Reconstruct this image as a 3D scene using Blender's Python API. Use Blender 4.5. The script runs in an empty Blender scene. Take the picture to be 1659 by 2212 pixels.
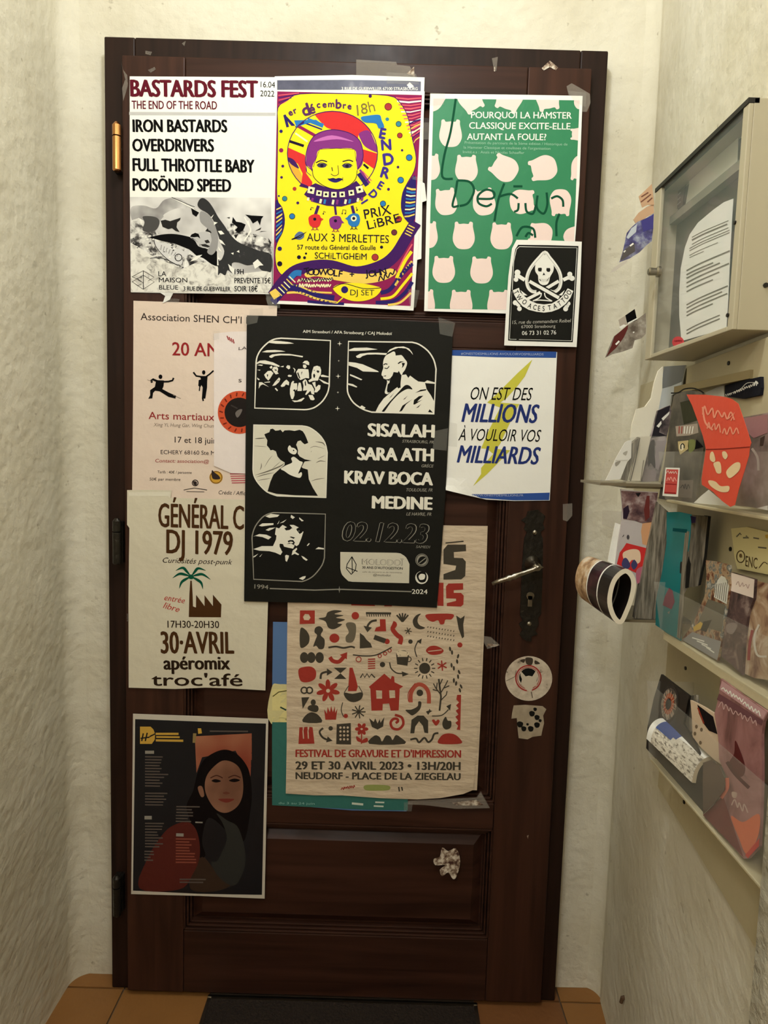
import bpy, bmesh, math, random
from mathutils import Vector, noise, geometry
random.seed(7)
SC = bpy.context.scene
COL = SC.collection

# ------------------------------------------------------------------ camera
IMG_W, IMG_H = 1659, 2212
FPX = 1439.19
PITCH, YAW, ROLL = -0.0911302, -0.000880129, 0.0294354
CAM = Vector((0.613226, -1.390238, 1.234852))
_cy, _sy, _cp, _sp = math.cos(YAW), math.sin(YAW), math.cos(PITCH), math.sin(PITCH)
FWD = Vector((_sy*_cp, _cy*_cp, _sp))
_r0 = Vector((_cy, -_sy, 0)); _u0 = _r0.cross(FWD)
RIGHT = _r0*math.cos(ROLL) + _u0*math.sin(ROLL)
UP = -_r0*math.sin(ROLL) + _u0*math.cos(ROLL)
cam_d = bpy.data.cameras.new('camera')
cam_d.sensor_fit = 'VERTICAL'; cam_d.sensor_height = 36; cam_d.lens = FPX/IMG_H*36
cam_d.clip_start = 0.02
cam = bpy.data.objects.new('camera', cam_d); COL.objects.link(cam)
from mathutils import Matrix
cam.matrix_world = Matrix(((RIGHT.x, UP.x, -FWD.x, CAM.x), (RIGHT.y, UP.y, -FWD.y, CAM.y),
                           (RIGHT.z, UP.z, -FWD.z, CAM.z), (0, 0, 0, 1)))
SC.camera = cam
SC.view_settings.view_transform = 'Standard'; SC.view_settings.look = 'None'
SC.view_settings.gamma = 1; SC.view_settings.use_curve_mapping = False
SC.view_settings.exposure = 1.15

# ------------------------------------------------------------------ world and lamps
w = bpy.data.worlds.new('world'); SC.world = w; w.use_nodes = True
w.node_tree.nodes['Background'].inputs[0].default_value = (1.0, 0.96, 0.90, 1)
w.node_tree.nodes['Background'].inputs[1].default_value = 0.03
def area(name, loc, rot, size, power, col):
    d = bpy.data.lights.new(name, 'POINT'); d.energy = power; d.color = col; d.shadow_soft_size = size/2
    o = bpy.data.objects.new(name, d); COL.objects.link(o); o.location = loc; o.rotation_euler = rot
    return o
# the ceiling lamp of the entrance, above and a little in front of the door
area('ceiling_lamp_light', (0.55, -0.84, 2.43), (0, 0, 0), 0.12, 9.6, (0.90, 0.96, 1.0))
# fill light added behind the photographer on the left, no lamp seen there
area('corridor_fill_light', (0.12, -2.3, 2.32), (0, 0, 0), 0.16, 14, (0.95, 0.97, 1.0))

# ------------------------------------------------------------------ materials
def lin(c):
    return tuple(((v/255)/12.92 if v/255 <= .04045 else ((v/255+.055)/1.055)**2.4) for v in c)
MATS = {}
def mat(name, rgb, rough=.6, metal=0, spec=.4, noise_amt=0, noise_scale=30, bump=0, bump_scale=60, trans=0, coat=0,
        noise_rgb=None, stretch=(1, 1, 1), detail=4):
    if name in MATS: return MATS[name]
    m = bpy.data.materials.new(name); m.use_nodes = True
    nt = m.node_tree; b = nt.nodes['Principled BSDF']
    c = lin(rgb)
    b.inputs['Base Color'].default_value = (*c, 1)
    b.inputs['Roughness'].default_value = rough
    b.inputs['Metallic'].default_value = metal
    b.inputs['Specular IOR Level'].default_value = spec
    if trans: b.inputs['Transmission Weight'].default_value = trans
    if coat: b.inputs['Coat Weight'].default_value = coat; b.inputs['Coat Roughness'].default_value = .15
    tc = nt.nodes.new('ShaderNodeTexCoord'); mp = nt.nodes.new('ShaderNodeMapping')
    mp.inputs['Scale'].default_value = stretch
    nt.links.new(tc.outputs['Object'], mp.inputs['Vector'])
    if noise_amt:
        n = nt.nodes.new('ShaderNodeTexNoise'); n.inputs['Scale'].default_value = noise_scale
        n.inputs['Detail'].default_value = detail
        nt.links.new(mp.outputs[0], n.inputs['Vector'])
        r = nt.nodes.new('ShaderNodeValToRGB')
        c2 = lin(noise_rgb) if noise_rgb else tuple(v*(1-noise_amt) for v in c)
        r.color_ramp.elements[0].position = .35; r.color_ramp.elements[1].position = .65
        r.color_ramp.elements[0].color = (*[c[i]*(1-noise_amt)+c2[i]*noise_amt for i in range(3)], 1)
        r.color_ramp.elements[1].color = (*c, 1)
        nt.links.new(n.outputs['Fac'], r.inputs[0]); nt.links.new(r.outputs[0], b.inputs['Base Color'])
    if bump:
        n2 = nt.nodes.new('ShaderNodeTexNoise'); n2.inputs['Scale'].default_value = bump_scale
        n2.inputs['Detail'].default_value = 5
        nt.links.new(mp.outputs[0], n2.inputs['Vector'])
        bp = nt.nodes.new('ShaderNodeBump'); bp.inputs['Strength'].default_value = bump
        bp.inputs['Distance'].default_value = .01
        nt.links.new(n2.outputs['Fac'], bp.inputs['Height']); nt.links.new(bp.outputs[0], b.inputs['Normal'])
    MATS[name] = m
    return m
def noise_mat(name, stops, scale, detail=6, rough=.55, stretch=(1, 1, 1), dist=0, wave=None, roughn=.6):
    """a printed picture area: a colour ramp driven by noise (flat print)"""
    m = bpy.data.materials.new(name); m.use_nodes = True
    nt = m.node_tree; b = nt.nodes['Principled BSDF']; b.inputs['Roughness'].default_value = rough
    b.inputs['Specular IOR Level'].default_value = .3
    tc = nt.nodes.new('ShaderNodeTexCoord'); mp = nt.nodes.new('ShaderNodeMapping'); mp.inputs['Scale'].default_value = stretch
    nt.links.new(tc.outputs['Object'], mp.inputs['Vector'])
    n = nt.nodes.new('ShaderNodeTexNoise'); n.inputs['Scale'].default_value = scale; n.inputs['Detail'].default_value = detail
    n.inputs['Roughness'].default_value = roughn; n.inputs['Distortion'].default_value = dist
    nt.links.new(mp.outputs[0], n.inputs['Vector'])
    r = nt.nodes.new('ShaderNodeValToRGB'); cr = r.color_ramp
    while len(cr.elements) < len(stops): cr.elements.new(.5)
    for e, (p, c) in zip(cr.elements, stops): e.position = p; e.color = (*lin(c), 1)
    nt.links.new(n.outputs['Fac'], r.inputs[0]); nt.links.new(r.outputs[0], b.inputs['Base Color'])
    MATS[name] = m
    return m
def clear_mat(name, tint, alpha, rough=.1, spec=.5, bump=0):
    """thin clear plastic: mostly see-through with a gloss"""
    m = bpy.data.materials.new(name); m.use_nodes = True
    nt = m.node_tree; b = nt.nodes['Principled BSDF']
    b.inputs['Base Color'].default_value = (*lin(tint), 1); b.inputs['Roughness'].default_value = rough
    b.inputs['Specular IOR Level'].default_value = spec; b.inputs['Alpha'].default_value = alpha
    if bump:
        n2 = nt.nodes.new('ShaderNodeTexNoise'); n2.inputs['Scale'].default_value = 90; n2.inputs['Detail'].default_value = 3
        bp = nt.nodes.new('ShaderNodeBump'); bp.inputs['Strength'].default_value = bump; bp.inputs['Distance'].default_value = .003
        nt.links.new(n2.outputs['Fac'], bp.inputs['Height']); nt.links.new(bp.outputs[0], b.inputs['Normal'])
    MATS[name] = m
    return m
def ink(rgb, rough=.5, spec=.3):
    n = 'ink_%d_%d_%d' % rgb
    if rough != .5: n += '_gloss'
    return mat(n, rgb, .7, spec=.07, bump=.12, bump_scale=45)

# ------------------------------------------------------------------ objects and tags
def link(name, mesh_, parent=None):
    o = bpy.data.objects.new(name, mesh_); COL.objects.link(o)
    if parent: o.parent = parent
    return o
def tag(o, label, cat, group=None):
    o['label'] = label; o['category'] = cat
    if group: o['group'] = group
    return o
def empty(name, loc=(0, 0, 0)):
    o = bpy.data.objects.new(name, None); COL.objects.link(o); o.location = loc; o.empty_display_size = .05
    return o
def mesh_obj(name, verts, faces, mats, parent=None, midx=None, smooth=False, bevel=0):
    me = bpy.data.meshes.new(name); me.from_pydata([tuple(v) for v in verts], [], faces)
    if not isinstance(mats, (list, tuple)): mats = [mats]
    for m_ in mats: me.materials.append(m_)
    if midx: me.polygons.foreach_set('material_index', midx)
    if smooth: me.polygons.foreach_set('use_smooth', [True]*len(me.polygons))
    me.validate(); me.update()
    o = link(name, me, parent)
    if parent is not None:                        # vertices are given in world space
        t = Vector((0, 0, 0)); q = parent
        while q: t += q.location; q = q.parent
        o.location = -t
    if bevel:
        md = o.modifiers.new('bevel', 'BEVEL'); md.width = bevel; md.segments = 2; md.limit_method = 'ANGLE'
    return o
class MB:
    def __init__(s): s.v = []; s.f = []; s.m = []
    def add(s, v, f, k=0):
        b = len(s.v); s.v += [tuple(p) for p in v]; s.f += [tuple(i+b for i in q) for q in f]; s.m += [k]*len(f)
    def box(s, x0, x1, y0, y1, z0, z1, k=0):
        s.add([(x0, y0, z0), (x1, y0, z0), (x1, y1, z0), (x0, y1, z0), (x0, y0, z1), (x1, y0, z1), (x1, y1, z1), (x0, y1, z1)],
              [(0, 3, 2, 1), (4, 5, 6, 7), (0, 1, 5, 4), (1, 2, 6, 5), (2, 3, 7, 6), (3, 0, 4, 7)], k)
    def prism(s, poly, vec, k=0):
        """closed polygon (3d pts) extruded by vec"""
        n = len(poly); vec = Vector(vec); p = [Vector(q) for q in poly]
        s.add(p+[q+vec for q in p], [tuple(range(n)), tuple(range(2*n-1, n-1, -1))]+[(i, (i+1) % n + 0, (i+1) % n + n, i+n)[::-1] for i in range(n)], k)
    def tube(s, pts, rads, seg=12, k=0, caps=True):
        pts = [Vector(p) for p in pts]; rings = []
        prev = None
        for i, p in enumerate(pts):
            t = (pts[min(i+1, len(pts)-1)]-pts[max(i-1, 0)]).normalized()
            a = prev if prev else (Vector((0, 0, 1)) if abs(t.z) < .9 else Vector((1, 0, 0)))
            a = (a - t*a.dot(t)).normalized(); prev = a; bn = t.cross(a)
            r = rads[i] if isinstance(rads, (list, tuple)) else rads
            rings.append([p+a*r*math.cos(2*math.pi*j/seg)+bn*r*math.sin(2*math.pi*j/seg) for j in range(seg)])
        v = [q for r_ in rings for q in r_]; f = []
        for i in range(len(pts)-1):
            for j in range(seg):
                f.append((i*seg+j, i*seg+(j+1) % seg, (i+1)*seg+(j+1) % seg, (i+1)*seg+j))
        if caps: f += [tuple(range(seg))[::-1], tuple((len(pts)-1)*seg+j for j in range(seg))]
        s.add(v, f, k)
    def obj(s, name, mats, parent=None, smooth=False, bevel=0):
        return mesh_obj(name, s.v, s.f, mats, parent, s.m, smooth, bevel)

# ------------------------------------------------------------------ surfaces that things are printed or laid on
def ray(px, py):
    return RIGHT*((px-IMG_W/2)/FPX) - UP*((py-IMG_H/2)/FPX) + FWD
class Surf:
    def __init__(s, O, U, V):
        s.O = Vector(O); s.U = Vector(U).normalized(); s.V = Vector(V).normalized(); s.N = s.V.cross(s.U).normalized() * -1
        if s.N.dot(CAM-s.O) < 0: s.N = -s.N
    def off(s, d):
        t = Surf(s.O+s.N*d, s.U, s.V); return t
    def uv(s, px, py):
        d = ray(px, py); t = (s.O-CAM).dot(s.N)/d.dot(s.N); p = CAM+d*t-s.O
        return (p.dot(s.U), p.dot(s.V))
    def at(s, u, v, h=0): return s.O+s.U*u+s.V*v+s.N*h
    def pt(s, px, py, h=0): return s.at(*s.uv(px, py), h)
DOOR = Surf((0, 0, 0), (1, 0, 0), (0, 0, 1))
WS = .105                                   # the right wall leans in towards the viewer
RW = Surf((1.142, .06, 0), (-WS, -1, 0), (0, 0, 1))
def SX(x): return Surf((x, 0, 0), (0, -1, 0), (0, 0, 1))
def SY(y): return Surf((0, y, 0), (1, 0, 0), (0, 0, 1))

def catmull(pts, closed=True, n=5):
    out = []; L = len(pts)
    rng = range(L if closed else L-1)
    for i in rng:
        p0 = pts[(i-1) % L] if closed or i > 0 else pts[0]; p1 = pts[i]; p2 = pts[(i+1) % L]
        p3 = pts[(i+2) % L] if closed or i+2 < L else pts[-1]
        for k in range(n):
            t = k/n
            out.append(tuple(.5*((2*p1[j])+(-p0[j]+p2[j])*t+(2*p0[j]-5*p1[j]+4*p2[j]-p3[j])*t*t+(-p0[j]+3*p1[j]-3*p2[j]+p3[j])*t**3) for j in (0, 1)))
    if not closed: out.append(tuple(pts[-1]))
    return out
def clip(poly, rect):
    """clip polygon to a convex quad given clockwise on screen"""
    out = list(poly)
    for i in range(len(rect)):
        a, b = rect[i], rect[(i+1) % len(rect)]
        ins = lambda p: (b[0]-a[0])*(p[1]-a[1])-(b[1]-a[1])*(p[0]-a[0]) >= 0
        src = out; out = []
        for k in range(len(src)):
            p, q = src[k], src[(k+1) % len(src)]
            ip, iq = ins(p), ins(q)
            if ip: out.append(p)
            if ip != iq:
                d1 = (b[0]-a[0])*(p[1]-a[1])-(b[1]-a[1])*(p[0]-a[0]); d2 = (b[0]-a[0])*(q[1]-a[1])-(b[1]-a[1])*(q[0]-a[0])
                t = d1/(d1-d2); out.append((p[0]+(q[0]-p[0])*t, p[1]+(q[1]-p[1])*t))
        if not out: return []
    return out
_tc = {}
def glyphs(s, bold, spacing=1):
    key = (s, bold, spacing)
    if key in _tc: return _tc[key]
    c = bpy.data.curves.new('t', 'FONT'); c.body = s; c.size = 1; c.offset = bold; c.space_character = spacing
    c.resolution_u = 3
    o = bpy.data.objects.new('t', c); me = o.to_mesh()
    v = [(q.co.x, q.co.y) for q in me.vertices]; f = [tuple(p.vertices) for p in me.polygons]
    o.to_mesh_clear(); bpy.data.objects.remove(o); bpy.data.curves.remove(c)
    _tc[key] = (v, f); return v, f
CAP = .729
GRID = .016
def tess_grid(loops, grid=GRID):
    """fill 2d loops (first outer, rest holes), cut by a regular grid; returns verts, faces"""
    bm = bmesh.new()
    vl = [[Vector((p[0], p[1], 0)) for p in l] for l in loops]
    flat = [p for l in vl for p in l]
    tris = geometry.tessellate_polygon(vl)
    bv = [bm.verts.new(p) for p in flat]
    for t in tris:
        try: bm.faces.new([bv[i] for i in t])
        except ValueError: pass
    if grid:
        xs = [p.x for p in flat]; ys = [p.y for p in flat]
        for ax, lo, hi in ((0, min(xs), max(xs)), (1, min(ys), max(ys))):
            k = math.floor(lo/grid)+1
            while k*grid < hi:
                co = (k*grid, 0, 0) if ax == 0 else (0, k*grid, 0); no = (1, 0, 0) if ax == 0 else (0, 1, 0)
                bmesh.ops.bisect_plane(bm, geom=bm.verts[:]+bm.edges[:]+bm.faces[:], plane_co=co, plane_no=no, dist=1e-7)
                k += 1
    bm.verts.ensure_lookup_table(); bm.verts.index_update()
    v = [(q.co.x, q.co.y) for q in bm.verts]; f = [tuple(x.index for x in q.verts) for q in bm.faces]
    be = [tuple(x.index for x in e.verts) for e in bm.edges if len(e.link_faces) == 1]
    bm.free()
    return v, f, be

class Paper:
    """a printed sheet lying on a surface: root mesh = the paper, children = its print"""
    def __init__(s, name, surf, outline, material, lift=.001, amp=.0006, thick=.0004, warp=None, frame=None, seed=0, name_obj=None, parent=None):
        s.surf = surf; s.lift = lift; s.amp = amp; s.warp = warp; s.seed = seed
        s.F = frame or (0, 0, 1); s.items = []
        s.thick = thick
        uv = [s.surf.uv(*s.px(p)) for p in outline]
        s.c = (sum(u[0] for u in uv)/len(uv), sum(u[1] for u in uv)/len(uv))
        v, f, be = tess_grid([uv])
        P = [s.pos(u, w_, 0) for u, w_ in v]; n = len(P)
        Q = [s.pos(u, w_, -thick) for u, w_ in v]
        faces = list(f)+[tuple(i+n for i in q[::-1]) for q in f]+[(a, b, b+n, a+n) for a, b in be]
        s.o = mesh_obj(name, P+Q, faces, material, parent=parent)
    def frame(s, *F): s.F = F
    def px(s, p):
        ox, oy, k = s.F; return (ox+p[0]/k, oy+p[1]/k)
    def pos(s, u, v, h):
        d = s.lift + h
        if s.amp: d += s.amp*noise.noise(Vector((u*8, v*8, s.seed*3.7))) + s.amp
        if s.warp: d += s.warp(u, v)
        return s.surf.at(u, v, d)
    def _add(s, part, m, v2, f, layer):
        xs = [p[0] for p in v2]; ys = [p[1] for p in v2]
        if part == 'picture' and layer == 0: part = 'printed_ground'
        s.items.append([part, m, [s.pos(u, v, .00022+layer*.00008) for u, v in v2], f, (min(xs), max(xs), min(ys), max(ys))])
    def poly(s, m, pts, layer=1, part='picture', holes=(), sm=False, grid=GRID, clipto=None):
        if sm: pts = catmull(pts)
        if clipto: pts = clip(pts, clipto)
        if len(pts) < 3: return
        loops = [[s.surf.uv(*s.px(p)) for p in l] for l in [pts]+list(holes)]
        xs = [p[0] for p in loops[0]]; ys = [p[1] for p in loops[0]]
        g = grid if max(max(xs)-min(xs), max(ys)-min(ys)) > .02 else None
        v, f, _ = tess_grid(loops, g)
        s._add(part, m, v, f, layer)
    def blob(s, m, pts, layer=1, **k): s.poly(m, pts, layer, sm=True, **k)
    def circ(s, m, x, y, r, ry=None, layer=1, rot=0, n=20, part='picture', clipto=None):
        ry = ry or r; c_, s_ = math.cos(rot), math.sin(rot)
        s.poly(m, [(x+r*math.cos(a)*c_-ry*math.sin(a)*s_, y+r*math.cos(a)*s_+ry*math.sin(a)*c_) for a in [2*math.pi*i/n for i in range(n)]], layer, part, clipto=clipto)
    def ring(s, m, x, y, r, w_, ry=None, layer=1, n=28, part='picture'):
        ry = ry or r
        s.line(m, [(x+r*math.cos(2*math.pi*i/n), y+ry*math.sin(2*math.pi*i/n)) for i in range(n)], w_, layer, closed=True, part=part)
    def line(s, m, pts, w_, layer=1, closed=False, sm=False, part='picture', taper=False):
        if sm: pts = catmull(pts, closed, 5)
        L = len(pts); k = []
        for i in range(L):
            a = pts[(i-1) % L] if closed or i else pts[0]; b = pts[(i+1) % L] if closed or i < L-1 else pts[-1]
            dx, dy = b[0]-a[0], b[1]-a[1]; d = math.hypot(dx, dy) or 1
            ww = w_/2*(1 if not taper else max(.12, math.sin(math.pi*min(1, max(0, (i+.2)/(L-.6))))))
            k.append(((pts[i][0]-dy/d*ww, pts[i][1]+dx/d*ww), (pts[i][0]+dy/d*ww, pts[i][1]-dx/d*ww)))
        v = []; f = []
        for a, b in k: v += [s.surf.uv(*s.px(a)), s.surf.uv(*s.px(b))]
        n = L if closed else L-1
        for i in range(n):
            j = (i+1) % L; f.append((2*i, 2*i+1, 2*j+1, 2*j))
        # long pieces are cut so that they follow the paper
        v2 = list(v); f2 = []
        for q in f:
            A, B, C, D = [v[i] for i in q]
            ln = max(math.hypot(A[0]-D[0], A[1]-D[1]), 1e-9); m_ = max(1, math.ceil(ln/GRID)) if not s.amp == 0 or s.warp else 1
            if m_ == 1: f2.append(q); continue
            b0 = len(v2)
            for t in range(m_+1):
                t /= m_; v2 += [(A[0]+(D[0]-A[0])*t, A[1]+(D[1]-A[1])*t), (B[0]+(C[0]-B[0])*t, B[1]+(C[1]-B[1])*t)]
            for t in range(m_): f2.append((b0+2*t, b0+2*t+1, b0+2*t+3, b0+2*t+2))
        s._add(part, m, v2, f2, layer)
    def text(s, m, t, x0, y0, x1, y1, h, bold=0, slant=0, layer=2, wob=0, part='lettering', spacing=1):
        v, f = glyphs(t, 0, spacing)
        if not v: return
        a = Vector(s.surf.uv(*s.px((x0, y0)))); b = Vector(s.surf.uv(*s.px((x1, y1)))); c = Vector(s.surf.uv(*s.px((x0, y0-h))))
        U = b-a; ln = U.length; U.normalize(); V = Vector((-U.y, U.x)); H = (c-a).length
        if V.dot(c-a) < 0: V = -V
        xa = min(q[0] for q in v); xb = max(q[0] for q in v)
        out = []
        for x, y in v:
            uu = (x-xa)/(xb-xa)*ln; vv = y/CAP*H
            if wob:
                nn = noise.noise_vector(Vector((uu*260, vv*260, s.seed+y0))); uu += nn.x*wob*H; vv += nn.y*wob*H
            uu += slant*vv
            p = a+U*uu+V*vv; out.append((p.x, p.y))
        s._add(part, m, out, f, layer)
        if bold > 0:
            for q, (i, j) in enumerate(((-1, 0), (1, 0), (-.5, .4), (.5, -.4))):
                d = U*(i*bold*H)+V*(j*bold*H); s._add(part, m, [(p[0]+d.x, p[1]+d.y) for p in out], f, layer+.12*(q+1))
    def chars(s, m, items, h, bold=0, layer=2, wob=0, wide=1.0, part='lettering'):
        """single letters placed by centre (x, y) and turned by degrees"""
        for ch, x, y, deg, *hh in items:
            v, f = glyphs(ch, 0); H = hh[0] if hh else h
            xa = min(q[0] for q in v); xb = max(q[0] for q in v); ya = min(q[1] for q in v); yb = max(q[1] for q in v)
            k = H/CAP; c_, s_ = math.cos(math.radians(deg)), math.sin(math.radians(deg)); out = []
            for a, b in v:
                a = (a-(xa+xb)/2)*k*wide; b = (b-(ya+yb)/2)*k
                if wob:
                    nn = noise.noise_vector(Vector((a*.05, b*.05, x+y))); a += nn.x*wob*H; b += nn.y*wob*H
                X = x+a*c_-b*s_*1; Y = y-(a*s_+b*c_)
                out.append((X, Y))
            for q, (i, j) in enumerate(((0, 0), (-1, 0), (1, 0), (0, 1), (0, -1)) if bold > 0 else ((0, 0),)):
                s._add(part, m, [s.surf.uv(*s.px((X+i*bold*H, Y+j*bold*H))) for X, Y in out], f, layer+.12*q)
    def scrawl(s, m, x0, y0, x1, y1, h, w_, layer=2, part='lettering', amp=1):
        """handwriting nobody can read: one wavy stroke"""
        n = max(6, int(abs(x1-x0)/(h*.32))); pts = []
        for i in range(n+1):
            t = i/n; pts.append((x0+(x1-x0)*t+random.uniform(-.1, .1)*h, y0+(y1-y0)*t-h*(.5+(.5 if i % 2 else -.5)*random.uniform(.4, 1)*amp)))
        s.line(m, pts, w_, layer, sm=True, part=part)
    def tape(s, pts, parent=True):
        """clear adhesive tape over an edge (a part of the poster)"""
        loops = [s.surf.uv(*s.px(p)) for p in pts]
        v, f, be = tess_grid([loops])
        P = [s.pos(u, w_, .0012) for u, w_ in v]
        return mesh_obj('tape_strip', P, f, MATS['tape'], parent=s.o if parent else None)
    def done(s, label=None, cat=None, group=None):
        """link the print: what touches forms one part, tiny dots are joined"""
        groups = []; small = []
        for part in dict.fromkeys(i[0] for i in s.items):
            its = [i for i in s.items if i[0] == part]; g = []
            gap = .004 if part == 'lettering' else .0005
            for it in its:
                b = it[4]; hit = [k for k in g if any(b[0]-gap < c[1] and c[0] < b[1]+gap and b[2]-gap*.2 < c[3] and c[2] < b[3]+gap*.2 for c in k[1])]
                new = [[it], [b]]
                for k in hit: new[0] = k[0]+new[0]; new[1] = k[1]+new[1]; g.remove(k)
                g.append(new)
            for k in g:
                w_ = max(c[1] for c in k[1])-min(c[0] for c in k[1]); h_ = max(c[3] for c in k[1])-min(c[2] for c in k[1])
                if part == 'picture' and max(w_, h_) < .012 and len(g) > 4: small += k[0]
                else: groups.append((part, k[0]))
        if small: groups.append(('small_marks', small))
        for part, its in groups:
            L = MB(); ms = []
            for _, m, v, f, b in its:
                if m not in ms: ms.append(m)
                L.add(v, f, ms.index(m))
            o = L.obj(part, ms, parent=s.o)
            if part == 'small_marks': o['kind'] = 'stuff'
        if label: tag(s.o, label, cat, group)
        return s.o
CAP = max(q[1] for q in glyphs('H', 0)[0])
# ------------------------------------------------------------------ base materials
def plaster(name, rgb, rgb2, bump=.6, distance=.016, scale=9):
    m = bpy.data.materials.new(name); m.use_nodes = True; nt = m.node_tree; b = nt.nodes['Principled BSDF']
    b.inputs['Roughness'].default_value = .8; b.inputs['Specular IOR Level'].default_value = .2
    N = nt.nodes.new; K = nt.links.new
    tc = N('ShaderNodeTexCoord')
    n1 = N('ShaderNodeTexNoise'); n1.inputs['Scale'].default_value = 3.5; n1.inputs['Detail'].default_value = 5; n1.inputs['Roughness'].default_value = .6
    K(tc.outputs['Object'], n1.inputs['Vector'])
    r = N('ShaderNodeValToRGB'); r.color_ramp.elements[0].position = .33; r.color_ramp.elements[1].position = .62
    r.color_ramp.elements[0].color = (*lin(rgb2), 1); r.color_ramp.elements[1].color = (*lin(rgb), 1)
    K(n1.outputs['Fac'], r.inputs[0])
    # scattered dirt specks
    v = N('ShaderNodeTexNoise'); v.inputs['Scale'].default_value = 60; v.inputs['Detail'].default_value = 6
    K(tc.outputs['Object'], v.inputs['Vector'])
    r2 = N('ShaderNodeValToRGB'); r2.color_ramp.elements[0].position = .24; r2.color_ramp.elements[1].position = .32
    r2.color_ramp.elements[0].color = (.6, .57, .52, 1); r2.color_ramp.elements[1].color = (1, 1, 1, 1)
    K(v.outputs['Fac'], r2.inputs[0])
    mx = N('ShaderNodeMix'); mx.data_type = 'RGBA'; mx.blend_type = 'MULTIPLY'; mx.inputs[0].default_value = .8
    K(r.outputs[0], mx.inputs[6]); K(r2.outputs[0], mx.inputs[7]); K(mx.outputs[2], b.inputs['Base Color'])
    a = N('ShaderNodeTexNoise'); a.inputs['Scale'].default_value = scale; a.inputs['Detail'].default_value = 8; a.inputs['Roughness'].default_value = .62
    c = N('ShaderNodeTexVoronoi'); c.inputs['Scale'].default_value = 55; c.feature = 'SMOOTH_F1'
    K(tc.outputs['Object'], a.inputs['Vector']); K(tc.outputs['Object'], c.inputs['Vector'])
    ma = N('ShaderNodeMath'); ma.operation = 'MULTIPLY_ADD'; ma.inputs[1].default_value = .22
    K(c.outputs['Distance'], ma.inputs[0]); K(a.outputs['Fac'], ma.inputs[2])
    bp = N('ShaderNodeBump'); bp.inputs['Strength'].default_value = bump; bp.inputs['Distance'].default_value = distance
    K(ma.outputs[0], bp.inputs['Height']); K(bp.outputs[0], b.inputs['Normal'])
    MATS[name] = m; return m
def wood(name, rgb, rgb2, rough=.38, vert=True):
    m = bpy.data.materials.new(name); m.use_nodes = True; nt = m.node_tree; b = nt.nodes['Principled BSDF']
    b.inputs['Roughness'].default_value = rough; b.inputs['Specular IOR Level'].default_value = .16
    N = nt.nodes.new; K = nt.links.new
    tc = N('ShaderNodeTexCoord'); mp = N('ShaderNodeMapping'); mp.inputs['Scale'].default_value = (26, 26, 1.6) if vert else (1.6, 26, 26)
    K(tc.outputs['Object'], mp.inputs['Vector'])
    n = N('ShaderNodeTexNoise'); n.inputs['Scale'].default_value = 1.6; n.inputs['Detail'].default_value = 7; n.inputs['Distortion'].default_value = .7
    K(mp.outputs[0], n.inputs['Vector'])
    r = N('ShaderNodeValToRGB'); r.color_ramp.elements[0].position = .3; r.color_ramp.elements[1].position = .7
    r.color_ramp.elements[0].color = (*lin(rgb2), 1); r.color_ramp.elements[1].color = (*lin(rgb), 1)
    K(n.outputs['Fac'], r.inputs[0]); K(r.outputs[0], b.inputs['Base Color'])
    n3 = N('ShaderNodeTexNoise'); n3.inputs['Scale'].default_value = 12; n3.inputs['Detail'].default_value = 6
    K(tc.outputs['Object'], n3.inputs['Vector'])
    r3 = N('ShaderNodeValToRGB'); r3.color_ramp.elements[0].color = (rough-.12,)*3+(1,); r3.color_ramp.elements[1].color = (rough+.25,)*3+(1,)
    K(n3.outputs['Fac'], r3.inputs[0]); K(r3.outputs[0], b.inputs['Roughness'])
    bp = N('ShaderNodeBump'); bp.inputs['Strength'].default_value = .15; bp.inputs['Distance'].default_value = .002
    K(n.outputs['Fac'], bp.inputs['Height']); K(bp.outputs[0], b.inputs['Normal'])
    MATS[name] = m; return m
WALL = plaster('cream_plaster', (226, 220, 202), (210, 202, 180))
WALLS = plaster('cream_side_plaster', (226, 220, 202), (208, 200, 176), bump=.45, distance=.012, scale=14)
WALLR = plaster('cream_rough_plaster', (222, 215, 196), (204, 196, 172), bump=.9, distance=.02, scale=22)
WOOD_V = wood('dark_red_wood', (68, 41, 30), (44, 26, 19)); WOOD_H = wood('dark_red_wood_crosswise', (66, 40, 30), (43, 25, 18), vert=False)
WOOD_F = wood('dark_frame_wood', (46, 29, 22), (32, 19, 14))
WHITE = mat('white_paper', (243, 241, 234), .62, noise_amt=.03, noise_scale=14, bump=.2, bump_scale=22)
CREAM = mat('cream_paper', (226, 206, 190), .7, noise_amt=.05, noise_scale=8, bump=.25, bump_scale=22)
OLD = mat('aged_paper', (216, 208, 186), .75, noise_amt=.08, noise_scale=9, bump=.35, bump_scale=18)
KRAFT = mat('crinkled_beige_paper', (208, 188, 162), .75, noise_amt=.16, noise_scale=7, bump=.6, bump_scale=14, stretch=(1, 1, 3))
BLACKP = mat('black_poster_paper', (25, 24, 20), .55, spec=.12, noise_amt=.15, noise_scale=12, bump=.25, bump_scale=16)
clear_mat('tape', (235, 232, 222), .13, .12, .6, bump=.6)
clear_mat('clear_acrylic', (215, 212, 200), .10, .06, .5)
clear_mat('smoky_acrylic', (120, 112, 98), .28, .10, .5)
clear_mat('case_glass', (200, 205, 198), .10, .03, .7)
METAL = mat('dark_iron', (52, 48, 42), .35, metal=.7, noise_amt=.4, noise_scale=40, bump=.3, bump_scale=80)
STEEL = mat('worn_steel', (150, 142, 128), .28, metal=1, bump=.2, bump_scale=60)
BRASS = mat('brass', (196, 138, 84), .25, metal=1, noise_amt=.3, noise_scale=30)
BEIGE = mat('beige_painted_board', (196, 184, 150), .5, noise_amt=.07, noise_scale=12, bump=.1)
BEIGE2 = mat('beige_painted_metal', (186, 176, 150), .42, noise_amt=.1, noise_scale=16)
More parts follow.
